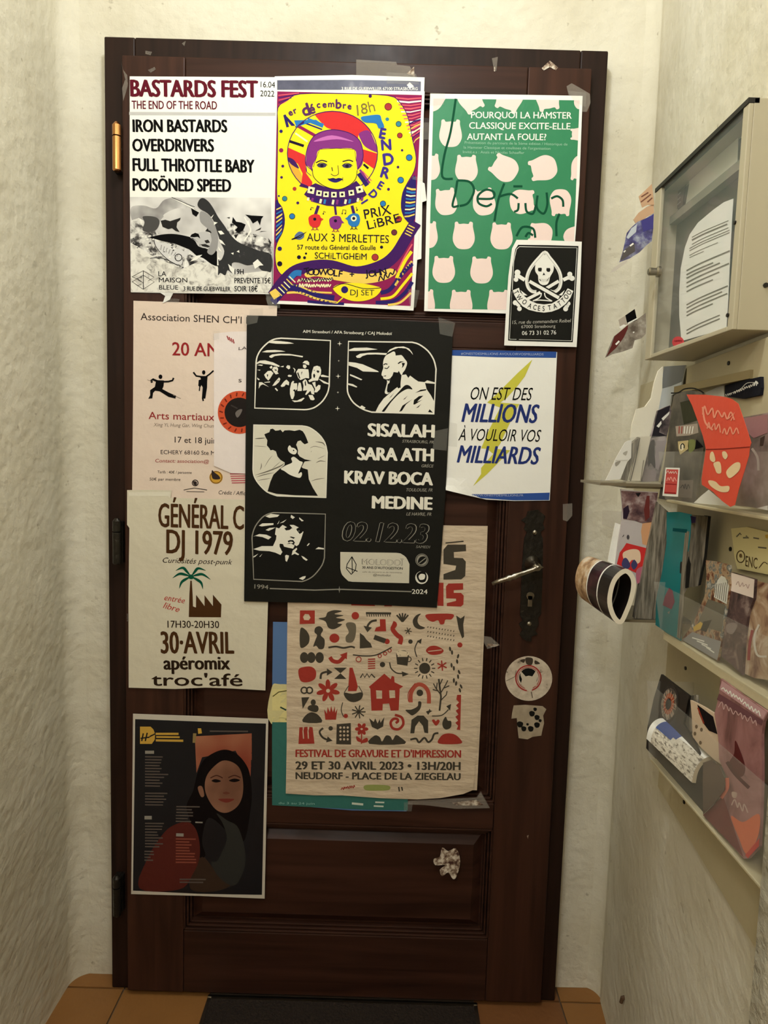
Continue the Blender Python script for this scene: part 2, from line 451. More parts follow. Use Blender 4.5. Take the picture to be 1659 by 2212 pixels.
struct = lambda o: (o.__setitem__('kind', 'structure'), o)[1]

# ------------------------------------------------------------------ room shell
def sheet_grid(name, fn, nu, nv, m, amp=.004):
    v = [fn(i/nu, j/nv) for j in range(nv+1) for i in range(nu+1)]
    v = [Vector(p)+Vector((noise.noise(Vector(p)*2.3), noise.noise(Vector(p)*2.1+Vector((9, 0, 0))), 0))*amp+Vector((0, 1, 0))*noise.noise(Vector(p)*9)*amp*.35 for p in v]
    f = [(j*(nu+1)+i, j*(nu+1)+i+1, (j+1)*(nu+1)+i+1, (j+1)*(nu+1)+i) for j in range(nv) for i in range(nu)]
    return struct(mesh_obj(name, v, f, m, smooth=True))
HT = 2.62
sheet_grid('wall_back', lambda a, b: (-.12+1.30*a, .06, HT*b), 60, 110, WALL)
def left_prof(t):
    # rounded inner corner at the back, then the flat side wall
    if t < .25:
        a = math.pi/2*(t/.25); return (-.075+.045-.045*math.sin(a), .062-.045+.045*math.cos(a))
    return (-.075, .017-(t-.25)/.75*3.6)
sheet_grid('wall_left', lambda a, b: (*left_prof(1-a**.5), HT*b), 60, 90, WALL)
def right_prof(t):
    if t < .2:
        a = math.pi/2*(t/.2); return (1.142-.04+.04*math.sin(a), .064-.04+.04*math.cos(a))
    y = .024-(t-.2)/.8*.79
    return (1.142+WS*(y-.06), y)
sheet_grid('wall_right', lambda a, b: (*right_prof(a), HT*b), 50, 90, WALLS, amp=.003)
# the side wall steps in nearer to the viewer
sheet_grid('wall_near_right', lambda a, b: ((1.10-.1*a*20, -.757, HT*b) if a < .0501 else (1.0, -.757-(a-.05)*2.95, HT*b)), 60, 90, WALLR, amp=.003)
sheet_grid('wall_front', lambda a, b: (1.05-1.2*a, -3.58, HT*b), 10, 10, WALL)
o = MB(); o.box(-.15, 1.3, -3.6, .15, HT, HT+.05); struct(o.obj('ceiling', WALL))
# floor: concrete bed with terracotta tiles as pieces
TILEM = mat('terracotta_tile', (146, 100, 52), .5, noise_amt=.25, noise_scale=14, bump=.25, bump_scale=30)
TILEM2 = mat('brown_terracotta_tile', (124, 80, 44), .5, noise_amt=.3, noise_scale=14, bump=.25, bump_scale=30)
GROUT = mat('grey_grout', (92, 76, 60), .9, noise_amt=.2)
o = MB(); o.box(-.15, 1.3, -3.6, .12, -.05, -.004); fl = struct(o.obj('floor', GROUT))
tb = MB(); tb.box(.0015, .1965, .0015, .1965, -.012, 0)
tme = {}
for k_, mm in ((0, TILEM), (1, TILEM2)):
    t_ = tb.obj('tile', mm, bevel=0); tme[k_] = t_.data; bpy.data.objects.remove(t_)
for iy in range(18):
    for ix in range(-1, 6):
        x = .053+.1985*ix; y = .02-.2*(iy); 
        if 1 <= ix <= 3 and 1 <= iy <= 3: continue          # the mat lies in a recess here
        if x > 1.16: continue
        t_ = bpy.data.objects.new('tile', tme[(ix*7+iy*3) % 3 % 2]); COL.objects.link(t_); t_.parent = fl
        t_.location = (x, y, random.uniform(-.0006, .0006))
# ------------------------------------------------------------------ doormat in its metal frame
MATM = mat('dark_brown_coir', (44, 32, 24), .95, noise_amt=.5, noise_scale=120, bump=1, bump_scale=160)
dm = MB(); nx, ny = 60, 60
vv = []; x0, x1, y0, y1 = .256, .846, -.60, .0
for j in range(ny+1):
    for i in range(nx+1): vv.append((x0+(x1-x0)*i/nx, y0+(y1-y0)*j/ny, -.001+.002*noise.noise(Vector((i*.9, j*.9, 0)))))
ff = [(j*(nx+1)+i, j*(nx+1)+i+1, (j+1)*(nx+1)+i+1, (j+1)*(nx+1)+i) for j in range(ny) for i in range(nx)]
b0 = len(vv); vv += [(x0, y0, -.004), (x1, y0, -.004), (x1, y1, -.004), (x0, y1, -.004)]; ff.append((b0, b0+3, b0+2, b0+1))
mt_ = mesh_obj('doormat', vv, ff, MATM); tag(mt_, 'dark brown coir doormat set in the tiles in front of the door', 'doormat')
st = MB(); st.box(x0-.008, x1+.008, y1, y1+.006, -.004, .0035); st.box(x0-.008, x0, y0-.006, y1, -.004, .002); st.box(x1, x1+.008, y0-.006, y1, -.004, .002); st.box(x0-.008, x1+.008, y0-.006, y0, -.004, .002)
st.obj('metal_edge_strip', STEEL, mt_)

# ------------------------------------------------------------------ door frame
FX0, FX1, FZ = .0244, 1.0333, 2.044
fr = struct(empty('trim_1', (0, 0, 0)))
a = MB(); a.box(FX0, FX0+.062, .02, .062, 0, FZ); a.obj('frame_post', WOOD_F, fr, bevel=.003)
a = MB(); a.box(FX1-.055, FX1, .02, .062, 0, FZ); a.obj('frame_post', WOOD_F, fr, bevel=.003)
a = MB(); a.box(FX0+.062, FX1-.055, .02, .062, FZ-.06, FZ); a.obj('frame_head', WOOD_F, fr, bevel=.003)
# ------------------------------------------------------------------ door leaf
dr = struct(empty('door_1', (0, 0, 0)))
LX0, LX1, LZ0, LZ1 = .0677, .9966, .012, 1.9987
SWL = .125; xi0 = LX0+SWL; xi1 = LX1-SWL
def Z(px, py): return DOOR.uv(px, py)[1]
z_top = Z(860, 200); z_m1 = Z(860, 690); z_m0 = Z(860, 748); z_b1 = Z(800, 1728); z_b0 = Z(800, 1785); z_l = Z(800, 2022)
for x0_, x1_ in ((LX0, xi0), (xi1, LX1)):
    a = MB(); a.box(x0_, x1_, 0, .04, LZ0, LZ1); a.obj('stile', WOOD_V, dr, bevel=.0025)
for za, zb in ((z_top, LZ1), (z_m0, z_m1), (z_b0, z_b1), (LZ0, z_l)):
    a = MB(); a.box(xi0+.0006, xi1-.0006, .0004, .04, za, zb); a.obj('rail', WOOD_H, dr, bevel=.0025)
for za, zb, raised in ((z_m1, z_top, .05), (z_b1, z_m0, .05), (z_l, z_b0, .045)):
    a = MB(); a.box(xi0, xi1, .022, .032, za, zb)
    # raised field with sloping shoulders
    q0, q1, r0, r1 = xi0+.02, xi1-.02, za+.02, zb-.02; s0, s1, t0, t1 = q0+raised*.45, q1-raised*.45, r0+raised*.45, r1-raised*.45
    a.add([(q0, .022, r0), (q1, .022, r0), (q1, .022, r1), (q0, .022, r1), (s0, .008, t0), (s1, .008, t0), (s1, .008, t1), (s0, .008, t1)],
          [(0, 1, 5, 4), (1, 2, 6, 5), (2, 3, 7, 6), (3, 0, 4, 7), (4, 5, 6, 7)])
    a.obj('panel', WOOD_H, dr)
    a = MB()
    for e, d in ((0, .001), (.006, .005), (.012, .010)):
        a.box(xi0+e, xi1-e, d, .023, zb-e-.0045, zb-e); a.box(xi0+e, xi1-e, d, .023, za+e, za+e+.0045)
        a.box(xi0+e, xi0+e+.0045, d, .023, za+e, zb-e); a.box(xi1-e-.0045, xi1-e, d, .023, za+e, zb-e)
    a.obj('moulding', WOOD_H, dr, bevel=.0012)
# hinges on the left edge
def hinge(py0, py1, m):
    x, z1 = DOOR.uv(254, py0); z0 = DOOR.uv(254, py1)[1]; zm = z1-(z1-z0)*.28
    h = empty('hinge', (x, -.004, z0)); h.parent = dr
    a = MB(); a.tube([(x, -.004, z0), (x, -.004, z0+.002), (x, -.004, zm-.0025)], [.006, .0085, .0085], 16); a.obj('hinge_barrel', m, h, smooth=False)
    a = MB(); a.tube([(x, -.004, zm), (x, -.004, z1-.006), (x, -.004, z1)], [.0085, .0085, .004], 16); a.obj('hinge_barrel', m, h)
    a = MB(); a.box(x-.009, x+.009, .004, .02, z0+.002, z1-.008); a.obj('hinge_leaf', METAL, h)
hinge(266, 372, BRASS); hinge(1119, 1218, METAL); hinge(1888, 1975, METAL)

# lock plate, handle, keyhole
hs = DOOR.off(.0005)
def H(x, y): return (1020+x/3.6875, 1060+y/3.6875)
plate = [(440, 165), (520, 150), (580, 200), (560, 260), (575, 300), (540, 330), (562, 380), (560, 600), (548, 980), (520, 1010), (530, 1060), (500, 1110), (520, 1140), (470, 1160), (468, 1200), (430, 1195), (395, 1170), (375, 1140), (400, 1110), (370, 1060), (400, 1030), (380, 990), (395, 600), (412, 380), (435, 330), (410, 300), (425, 260), (390, 235), (430, 205)]
p = Paper('lock_plate', hs, [H(*q) for q in plate], METAL, lift=.003, amp=0, thick=.003, parent=dr)
a = MB()
for sx, sy in ((495, 330), (450, 1055)):
    c_ = hs.pt(*H(sx, sy), .004); a.tube([c_, c_+Vector((0, -.002, 0)), c_+Vector((0, -.004, 0))], [.005, .0045, .001], 12)
a.obj('plate_screws', STEEL, p.o)
a = MB(); c_ = hs.pt(*H(478, 580), 0)
a.tube([c_, c_+Vector((0, -.006, 0)), c_+Vector((0, -.011, 0)), c_+Vector((0, -.020, 0)), c_+Vector((0, -.045, 0)), c_+Vector((0, -.05, 0))], [.017, .017, .011, .009, .0095, .006], 20)
a.obj('handle_rose', STEEL, dr, smooth=True)
s45 = DOOR.off(.047); pts = [(s45.pt(*H(*q))) for q in ((505, 590), (540, 605), (500, 622), (430, 648), (360, 672), (335, 682), (315, 688), (295, 694), (270, 702), (220, 718), (160, 742))]
a = MB(); a.tube([c_+Vector((0, -.046, 0))]+pts, [.008, .0085, .008, .0055, .0048, .0055, .0072, .0052, .0072, .0052, .005, .0035], 12); a.obj('lever_handle', STEEL, dr, smooth=True)
k = DOOR.off(.006)
a = MB(); c_ = k.pt(*H(460, 835)); a.tube([c_, c_+Vector((0, -.004, 0))], .0085, 16); a.box(c_.x-.0045, c_.x+.0045, -.010, -.006, k.pt(*H(460, 920)).z, c_.z); a.obj('lock_cylinder', STEEL, dr)

# old tape and torn paper left on the wood: it is part of the door
RES = noise_mat('torn_paper_remains', [(.38, (70, 42, 34)), (.47, (150, 128, 108)), (.6, (222, 212, 196))], 90, 8, .7)
TR = clear_mat('old_tape_remains', (226, 214, 200), .2, .3, .5, bump=.8)
def remain(m, pts, lift=.0008, sm=False, F=(0, 0, 1)):
    pts = [(F[0]+q[0]/F[2], F[1]+q[1]/F[2]) for q in (catmull(pts, n=3) if sm else pts)]
    return Paper('tape_residue' if m == TR else 'paper_remains', DOOR, pts, m, lift=lift, amp=.0003, thick=.0001, parent=dr)
FT = (560, 120, 3.815)
remain(TR, [(800, 35), (1130, 55), (1135, 80), (1240, 90), (1290, 180), (800, 175)], F=FT)
remain(RES, [(1275, 95), (1280, 180), (1215, 150)], F=FT)
FG = (880, 60, 3.073)
remain(RES, [(890, 270), (945, 220), (1000, 265), (985, 285), (945, 262), (905, 285)], F=FG)
remain(TR, [(1055, 390), (1090, 370), (1135, 395), (1210, 440), (1215, 500), (1190, 560), (1160, 560), (1110, 470), (1070, 450)], F=FG)
remain(TR, [(560, 205), (600, 195), (590, 290), (575, 290)], F=FG)
remain(RES, [(575, 262), (583, 262), (580, 292), (574, 290)], F=FG)
remain(TR, [(760, 80), (850, 85), (900, 130), (830, 160), (760, 140)], F=(900, 1060, 1.9))
FB = (180, 40, 3.568)
for q in ([(480, 250), (530, 260), (520, 285), (480, 275)], [(500, 400), (550, 375), (560, 395), (520, 420)], [(760, 195), (790, 175), (780, 215)], [(290, 330), (310, 400), (340, 440), (345, 520), (310, 640), (300, 540), (325, 470)]):
    remain(TR, q, F=FB)
remain(RES, [(120, 1215), (215, 1225), (190, 1240), (115, 1240)], F=(1020, 1060, 3.6875))
remain(TR, [(60, 1150), (150, 1165), (220, 1230), (120, 1260), (90, 1200)], F=(1020, 1060, 3.6875))
remain(TR, [(985, 1870), (1440, 1850), (1470, 1810), (1530, 1920), (1300, 1925), (1100, 1900), (985, 1895)], F=(560, 1120, 3.072))
remain(RES, [(1280, 1885), (1440, 1865), (1490, 1900), (1400, 1905), (1300, 1900)], F=(560, 1120, 3.072))
remain(RES, [(955, 1830), (968, 1838), (985, 1832), (994, 1860), (986, 1893), (978, 1898), (968, 1884), (955, 1892), (950, 1878), (962, 1868), (940, 1868), (937, 1855), (950, 1850)], sm=True)
remain(RES, [(1138, 1805), (1142, 1803), (1140, 1812)])
remain(TR, [(1010, 1180), (1075, 1175), (1075, 1260), (1040, 1300), (1010, 1290)], F=(900, 720, 3.2))
# ------------------------------------------------------------------ posters on the door
BLK = ink((9, 8, 9)); INKW = ink((238, 236, 228)); MAROON = ink((96, 22, 38))
# --- rock festival poster, top left
FB2 = (270, 410, 4.879)
P = Paper('poster', DOOR, [(281, 166), (597, 168), (598, 300), (593, 480), (586, 636), (400, 634), (284, 632), (281, 400)], WHITE, lift=.0015, amp=.0005, seed=1)
P.frame(*FB)
P.text(MAROON, 'BASTARDS FEST', 372, 604, 1342, 612, 126, bold=.06)
P.text(MAROON, 'THE END OF THE ROAD', 378, 700, 1032, 705, 62, bold=.022)
P.text(BLK, '16.04', 1368, 534, 1478, 538, 44); P.text(BLK, '2022', 1365, 603, 1473, 607, 44)
for t_, x0, y0, x1, y1, h in (('IRON BASTARDS', 388, 878, 1108, 880, 94), ('OVERDRIVERS', 386, 1027, 1006, 1029, 94), ('FULL THROTTLE BABY', 388, 1178, 1318, 1190, 96), ('POIS\u00d6NED SPEED', 388, 1330, 1138, 1338, 94)):
    P.text(BLK, t_, x0, y0, x1, y1, h, bold=.052)
P.poly(ink((196, 194, 192)), [(357, 724), (1482, 730), (1482, 754), (357, 748)], layer=0)
P.frame(*FB2)
GR = [ink((v, v-2, v-3)) for v in (40, 78, 112, 150, 190, 214)]
FOG = noise_mat('printed_fog', [(.3, (150, 146, 144)), (.5, (206, 203, 200)), (.68, (236, 234, 230))], 9, 3, .55)
GRASS = noise_mat('printed_grass', [(.38, (18, 17, 17)), (.46, (96, 92, 90)), (.53, (206, 203, 198)), (.66, (240, 238, 232))], 45, 8, .55, dist=.6)
GRASS2 = noise_mat('printed_pale_grass', [(.28, (104, 100, 95)), (.40, (196, 192, 184)), (.54, (230, 227, 218))], 60, 9, .55, dist=1)
DARKG = noise_mat('printed_dark_scales', [(.3, (14, 13, 14)), (.6, (22, 21, 22)), (.68, (60, 58, 58)), (.8, (170, 168, 164))], 60, 6, .55)
P.poly(FOG, [(58, 80), (1540, 90), (1546, 300), (1560, 600), (1550, 1088), (66, 1080), (58, 600)], layer=0)
P.blob(noise_mat('printed_dark_fog', [(.32, (116, 112, 112)), (.5, (170, 167, 165)), (.66, (214, 211, 208))], 13, 3, .55), [(70, 190), (200, 170), (330, 200), (420, 110), (560, 90), (660, 150), (640, 220), (520, 260), (420, 280), (300, 420), (160, 380), (80, 330)], layer=1)
P.blob(FOG, [(420, 260), (560, 200), (690, 230), (720, 330), (760, 420), (650, 470), (560, 330), (430, 300)], layer=2)
P.poly(GRASS, [(62, 330), (150, 300), (260, 360), (330, 440), (420, 520), (560, 600), (700, 690), (860, 760), (960, 790), (900, 860), (640, 840), (440, 860), (250, 800), (64, 700)], layer=2)
P.poly(GRASS2, [(64, 560), (200, 640), (320, 720), (480, 780), (600, 840), (780, 760), (980, 800), (1120, 900), (1540, 850), (1550, 1088), (66, 1080)], layer=3)
P.blob(GR[1], [(195, 285), (320, 290), (370, 340), (340, 420), (270, 450), (190, 430), (210, 350)], layer=3)
P.poly(GR[0], [(380, 330), (430, 320), (480, 335), (560, 310), (592, 298), (585, 325), (556, 348), (548, 400), (580, 450), (540, 440), (500, 410), (460, 420), (400, 395)], layer=4)
P.blob(GRASS, [(1080, 400), (1130, 360), (1200, 400), (1300, 460), (1400, 480), (1540, 560), (1540, 680), (1400, 640), (1220, 600), (1120, 510)], layer=2)
P.poly(BLK, catmull([(270, 505), (400, 475), (520, 470), (640, 490), (720, 515), (790, 570), (860, 625), (960, 640), (990, 720), (990, 805), (920, 790), (830, 725), (760, 700), (690, 640), (600, 600), (520, 570), (400, 545), (330, 525)], n=4), layer=4)
P.poly(DARKG, catmull([(790, 108), (830, 93), (885, 130), (935, 200), (985, 290), (1050, 380), (1110, 470), (1190, 550), (1300, 600), (1430, 650), (1545, 690), (1545, 860), (1500, 862), (1440, 850), (1380, 790), (1290, 800), (1200, 770), (1130, 780), (1135, 880), (1085, 850), (1060, 905), (1010, 880), (985, 905), (985, 830), (975, 760), (1020, 740), (1050, 650), (1010, 560), (985, 480), (960, 400), (930, 320), (870, 250), (800, 210), (768, 165)], n=3), layer=6)
P.blob(GR[3], [(800, 235), (880, 265), (940, 350), (975, 450), (985, 540), (970, 630), (920, 690), (870, 660), (900, 590), (915, 520), (880, 420), (800, 340)], layer=5)
P.blob(GR[4], [(690, 500), (760, 460), (860, 450), (920, 500), (910, 600), (850, 620), (780, 600), (740, 540)], layer=4)
P.poly(BLK, [(690, 500), (705, 475), (745, 458), (780, 470), (798, 520), (770, 500), (730, 505)], layer=5)
for q in ([(840, 540), (880, 530), (900, 560), (860, 570)], [(800, 580), (850, 575), (905, 600), (880, 612), (820, 600)], [(850, 440), (880, 400), (925, 470), (890, 450)]): P.poly(GR[0], q, layer=5)
P.poly(BLK, [(700, 195), (740, 205), (785, 245), (755, 290), (715, 262)], layer=6)
P.line(INKW, [(490, 92), (600, 140), (700, 190), (785, 243)], 13, layer=7, taper=True); P.line(GR[0], [(495, 84), (610, 133), (700, 172), (740, 185)], 5, layer=6)
for q in ([(905, 300), (940, 264), (922, 300)], [(940, 342), (980, 350), (942, 378)], [(983, 440), (1020, 436), (1052, 470), (1010, 478)], [(990, 520), (1030, 545), (1062, 590), (1010, 565)], [(985, 600), (1028, 662), (992, 640)], [(1350, 775), (1400, 735), (1462, 800), (1425, 802), (1372, 838)], [(1180, 655), (1205, 640), (1210, 668)], [(1120, 672), (1148, 665), (1145, 690)], [(975, 640), (990, 720), (1015, 730), (985, 740), (990, 800), (975, 800)], [(690, 760), (760, 700), (820, 688), (760, 745), (735, 750)], [(1090, 785), (1160, 840), (1150, 900), (1110, 850)]):
    P.poly(INKW, q, layer=8)
P.poly(GR[5], catmull([(308, 525), (360, 560), (440, 565), (520, 610), (570, 630), (585, 600), (620, 650), (680, 630), (660, 700), (610, 720), (600, 790), (500, 770), (400, 700), (340, 620)], n=4), layer=5)
P.line(GR[0], [(310, 530), (330, 600), (400, 690), (500, 770), (600, 810)], 7, layer=6, sm=True); P.ring(GR[0], 568, 718, 36, 9, layer=6)
for i in range(7): P.line(GR[2], [(390+i*30, 585+i*16), (380+i*28, 640+i*12)], 6, layer=6)
P.line(GR[1], [(270, 725), (360, 720), (440, 740), (560, 800)], 9, layer=6, sm=True)
P.poly(BLK, [(1270, 265), (1330, 275), (1462, 282), (1440, 312), (1425, 380), (1400, 330), (1350, 360), (1320, 310)], layer=4)
P.poly(BLK, [(1140, 290), (1175, 340), (1230, 350), (1275, 370), (1250, 430), (1200, 460), (1160, 430), (1190, 400), (1130, 350)], layer=4)
for q in ([(1075, 298), (1110, 292), (1105, 310)], [(1350, 500), (1390, 488), (1380, 508)], [(1150, 480), (1200, 470), (1170, 520)], [(1370, 440), (1440, 400), (1430, 425)], [(1500, 440), (1420, 450), (1440, 440)], [(1510, 510), (1545, 560), (1530, 600)]): P.poly(GR[0], q, layer=4)
for q in ([(1300, 330), (1330, 440), (1260, 540)], [(1260, 290), (1330, 420), (1300, 480)]): P.line(INKW, q, 14, layer=3)
random.seed(3)
for i in range(46):
    x = random.uniform(80, 700); y = 420+ (x-80)*.35+random.uniform(0, 220); r = random.uniform(5, 16)
    P.poly(random.choice([GR[0], GR[1], INKW, INKW]), [(x-r, y), (x, y-r*.8), (x+r*1.3, y-r*.2), (x+r*.3, y+r*.6)], layer=5)
for q in ([(80, 920), (197, 856), (312, 926), (250, 962)], [(80, 920), (140, 945), (198, 985), (140, 1015), (82, 972), (197, 905)], [(82, 972), (197, 1052), (315, 974), (200, 905)], [(200, 985), (140, 950)]): P.line(BLK, q, 5, layer=7)
P.line(BLK, [(198, 856), (198, 1052)], 6, layer=7)
P.text(BLK, 'LA', 357, 912, 440, 914, 50, bold=.008, layer=7); P.text(BLK, 'MAISON', 362, 978, 662, 980, 48, bold=.008, layer=7); P.text(BLK, 'BLEUE', 365, 1054, 565, 1056, 46, bold=.008, layer=7)
P.text(BLK, '3 RUE DE GUEBWILLER', 622, 1066, 1115, 1072, 44, bold=.03, layer=7)
P.text(BLK, '19H', 1160, 893, 1253, 894, 54, bold=.022, layer=7); P.text(BLK, 'PREVENTE 15\u20ac', 1158, 988, 1538, 990, 56, bold=.022, layer=7); P.text(BLK, 'SOIR 18\u20ac', 1158, 1074, 1400, 1076, 56, bold=.022, layer=7)
P.tape([(430, 1060), (520, 1062), (510, 1120), (420, 1125)]); P.tape([(1440, 1040), (1556, 1040), (1580, 1130), (1500, 1140)])
P.frame(0, 0, 1); P.poly(ink((232, 230, 224)), [(345, 632), (375, 634), (368, 648), (352, 656), (358, 640)], layer=9, part='torn_tape_end')
P.done('white concert poster with maroon heading and grey photo, top left of the door', 'poster')

# --- poster almost hidden behind the yellow one
P = Paper('poster', DOOR, [(594, 167), (760, 164), (917, 169), (916, 198), (910, 560), (600, 640), (600, 300)], WHITE, lift=.0028, amp=.0004, seed=2)
P.frame(*FT)
P.poly(noise_mat('printed_night_strip', [(.35, (44, 44, 70)), (.6, (78, 78, 100)), (.75, (140, 140, 150))], 14, 4, .4), [(150, 212), (700, 208), (1240, 216), (1332, 222), (1328, 420), (150, 420)], layer=0)
P.text(INKW, '3 RUE DE GUEBWILLER 67100 STRASBOURG', 680, 292, 1305, 293, 24, bold=.02)
P.poly(INKW, [(1215, 250), (1240, 228), (1275, 262), (1240, 280)], layer=2)
P.tape([(1050, 150), (1290, 160), (1320, 250), (1050, 240)]); P.tape([(1330, 560), (1400, 560), (1400, 700), (1345, 700)])
P.poly(INKW, [(1345, 1050), (1362, 1060), (1378, 1200), (1340, 1215)], layer=1, part='torn_corner')
P.done('white-edged sheet with a dark blue top strip, mostly hidden behind the yellow poster', 'poster')

# --- yellow and purple concert poster
YEL = ink((246, 226, 40)); PUR = ink((132, 52, 128)); NAVY = ink((44, 34, 104)); RED = ink((214, 52, 52)); BLUE = ink((46, 120, 186)); MAG = ink((142, 34, 84)); SAND = ink((240, 206, 96)); PINK = ink((226, 96, 110)); VIO = ink((66, 30, 96)); ORA = ink((240, 170, 60)); BRR = ink((170, 56, 56)); CRM = ink((248, 240, 190)); TQ = ink((60, 132, 150)); DK = ink((30, 20, 46))
P = Paper('poster', DOOR, [(599, 197), (760, 197), (917, 200), (912, 330), (904, 520), (893, 672), (740, 663), (589, 657), (592, 520), (597, 340)], WHITE, lift=.004, amp=.0005, seed=3)
P.frame(*FT)
art = [(152, 306), (1340, 336), (1247, 2068), (115, 2022)]
ac = [(152, 306), (1340, 336), (1247, 2068), (115, 2022)]
P.poly(MAG, art, layer=0)
yl = [(158, 440), (240, 375), (340, 328), (700, 325), (1060, 340), (1160, 400), (1225, 520), (1262, 700), (1292, 850), (1275, 960), (1225, 1050), (1182, 1140), (1170, 1260), (1200, 1350), (1242, 1395), (1200, 1450), (1130, 1600), (1050, 1690), (950, 1730), (850, 1765), (700, 1762), (520, 1722), (350, 1740), (250, 1780), (195, 1815), (150, 1760), (133, 1650), (150, 1550), (195, 1460), (212, 1360), (190, 1260), (150, 1180), (152, 900), (156, 600)]
P.poly(YEL, yl, layer=1, sm=True, clipto=ac)
def stripes(reg, cols, a, b, n, w_, layer, wig=0):
    """stripes between guide polylines a and b, clipped to region"""
    for i in range(n):
        t = (i+.5)/n; p = (a[0][0]+(a[1][0]-a[0][0])*t, a[0][1]+(a[1][1]-a[0][1])*t); q = (b[0][0]+(b[1][0]-b[0][0])*t, b[0][1]+(b[1][1]-b[0][1])*t)
        c = cols[i % len(cols)]; hw = w_/2*random.uniform(.7, 1.1); m_ = ((p[0]+q[0])/2+random.uniform(-6, 6), (p[1]+q[1])/2+wig)
        P.poly(c, [(p[0], p[1]-hw), (m_[0], m_[1]-hw*1.1), (q[0], q[1]-hw), (q[0], q[1]+hw*.6), (m_[0], m_[1]+hw*.8), (p[0], p[1]+hw*.7)], layer=layer, clipto=reg)
P.blob(NAVY, [(140, 1200), (185, 1260), (212, 1360), (195, 1460), (140, 1550), (140, 1380)], layer=2, clipto=ac)
stripes(ac, [SAND, BLUE, SAND], ((145, 1260), (140, 1540)), ((196, 1240), (188, 1480)), 8, 16, 3)
P.blob(NAVY, [(1285, 1000), (1225, 1060), (1178, 1150), (1172, 1260), (1200, 1350), (1245, 1390), (1285, 1340), (1290, 1180)], layer=2, clipto=ac)
stripes(ac, [SAND, BLUE, CRM, BLUE], ((1215, 1085), (1195, 1350)), ((1290, 1100), (1280, 1330)), 9, 17, 3, 6)
stripes(ac, [PINK, INKW, PINK], ((1120, 345), (1250, 690)), ((1335, 350), (1325, 640)), 12, 15, 2, 10)
stripes(ac, [NAVY, SAND, CRM], ((1225, 560), (1270, 760)), ((1330, 520), (1320, 700)), 5, 13, 3, -6)
stripes(ac, [PINK, NAVY], ((160, 330), (165, 430)), ((340, 315), (240, 380)), 5, 9, 2)
# waves along the bottom
wv = [(VIO, 95, [(115, 1985), (200, 1870), (300, 1780), (450, 1740), (600, 1740), (800, 1790), (1000, 1740), (1120, 1650), (1210, 1510), (1290, 1380)]),
      (NAVY, 60, [(115, 2040), (230, 1920), (340, 1930), (480, 1990), (620, 2010)]), (SAND, 18, [(230, 1960), (340, 1960), (480, 2010), (640, 2040)]), (SAND, 14, [(240, 1900), (330, 1905), (450, 1950), (600, 1960)]),
      (NAVY, 34, [(1000, 1960), (1080, 1930), (1180, 1800), (1260, 1720)]), (YEL, 22, [(1000, 2010), (1100, 1990), (1180, 1900), (1260, 1800)]), (NAVY, 30, [(960, 2040), (1100, 2030), (1200, 1960), (1260, 1870)]), (SAND, 18, [(1060, 2060), (1160, 2040), (1250, 1960)]), (YEL, 26, [(1130, 1840), (1200, 1700), (1255, 1620)]), (SAND, 18, [(1120, 1900), (1190, 1790), (1258, 1700)]), (PINK, 12, [(1140, 1780), (1200, 1660), (1260, 1560)]), (NAVY, 22, [(400, 2030), (560, 2045), (700, 2050)]), (YEL, 10, [(640, 2045), (690, 2000)])]
for i, (c, ww, pts) in enumerate(wv): P.line(c, pts, ww, layer=2+(i > 0), sm=True)
P.line(SAND, [(112, 1940), (150, 2000)], 60, layer=4); 
for i in range(6): P.line(SAND if i % 2 == 0 else CRM, [(140+i*22, 1935-i*22), (190+i*22, 1985-i*22)], 9, layer=5)
for i in range(4): P.line(SAND, [(1200+i*10, 1470-i*22), (1250+i*10, 1495-i*22)], 9, layer=5)
P.line(BLUE, [(255, 1845), (300, 1800), (350, 1800)], 48, layer=4, sm=True)
P.blob(SAND, [(380, 1800), (480, 1770), (620, 1765), (780, 1800), (950, 1800), (1080, 1760), (1128, 1800), (1020, 1860), (850, 1885), (650, 1860), (480, 1825), (400, 1835)], layer=5)
P.chars(DK, [(c, x, y, d) for c, x, y, d in (('T', 395, 1782, 12), ('O', 432, 1788, 10), ('O', 470, 1790, 6), ('W', 530, 1790, -2), ('O', 590, 1790, -4), ('L', 632, 1798, -6), ('F', 672, 1804, -8), ('+', 765, 1808, 0), ('J', 885, 1808, 6), ('O', 930, 1802, 8), ('H', 976, 1794, 10), ('N', 1022, 1786, 14))], 52, bold=.03, layer=7, wob=.03)
P.scrawl(DK, 985, 1880, 1115, 1815, 52, 10, layer=8); P.scrawl(CRM, 320, 1875, 600, 1870, 34, 8, layer=7); P.scrawl(CRM, 330, 1915, 590, 1915, 30, 8, layer=7); P.scrawl(DK, 340, 1870, 610, 1862, 30, 6, layer=8)
P.blob(YEL, [(610, 1920), (680, 1885), (820, 1880), (960, 1905), (1005, 1930), (960, 1990), (870, 2025), (760, 2025), (660, 1980)], layer=6); P.line(DK, [(610, 1920), (700, 1885), (860, 1925), (1000, 1920)], 6, layer=7, sm=True)
P.circ(NAVY, 705, 1935, 29, layer=7); P.text(DK, 'DJ SET', 752, 1980, 948, 1982, 46, layer=7, wob=.04)
P.line(VIO, catmull(yl, n=3), 6, layer=4, closed=True)
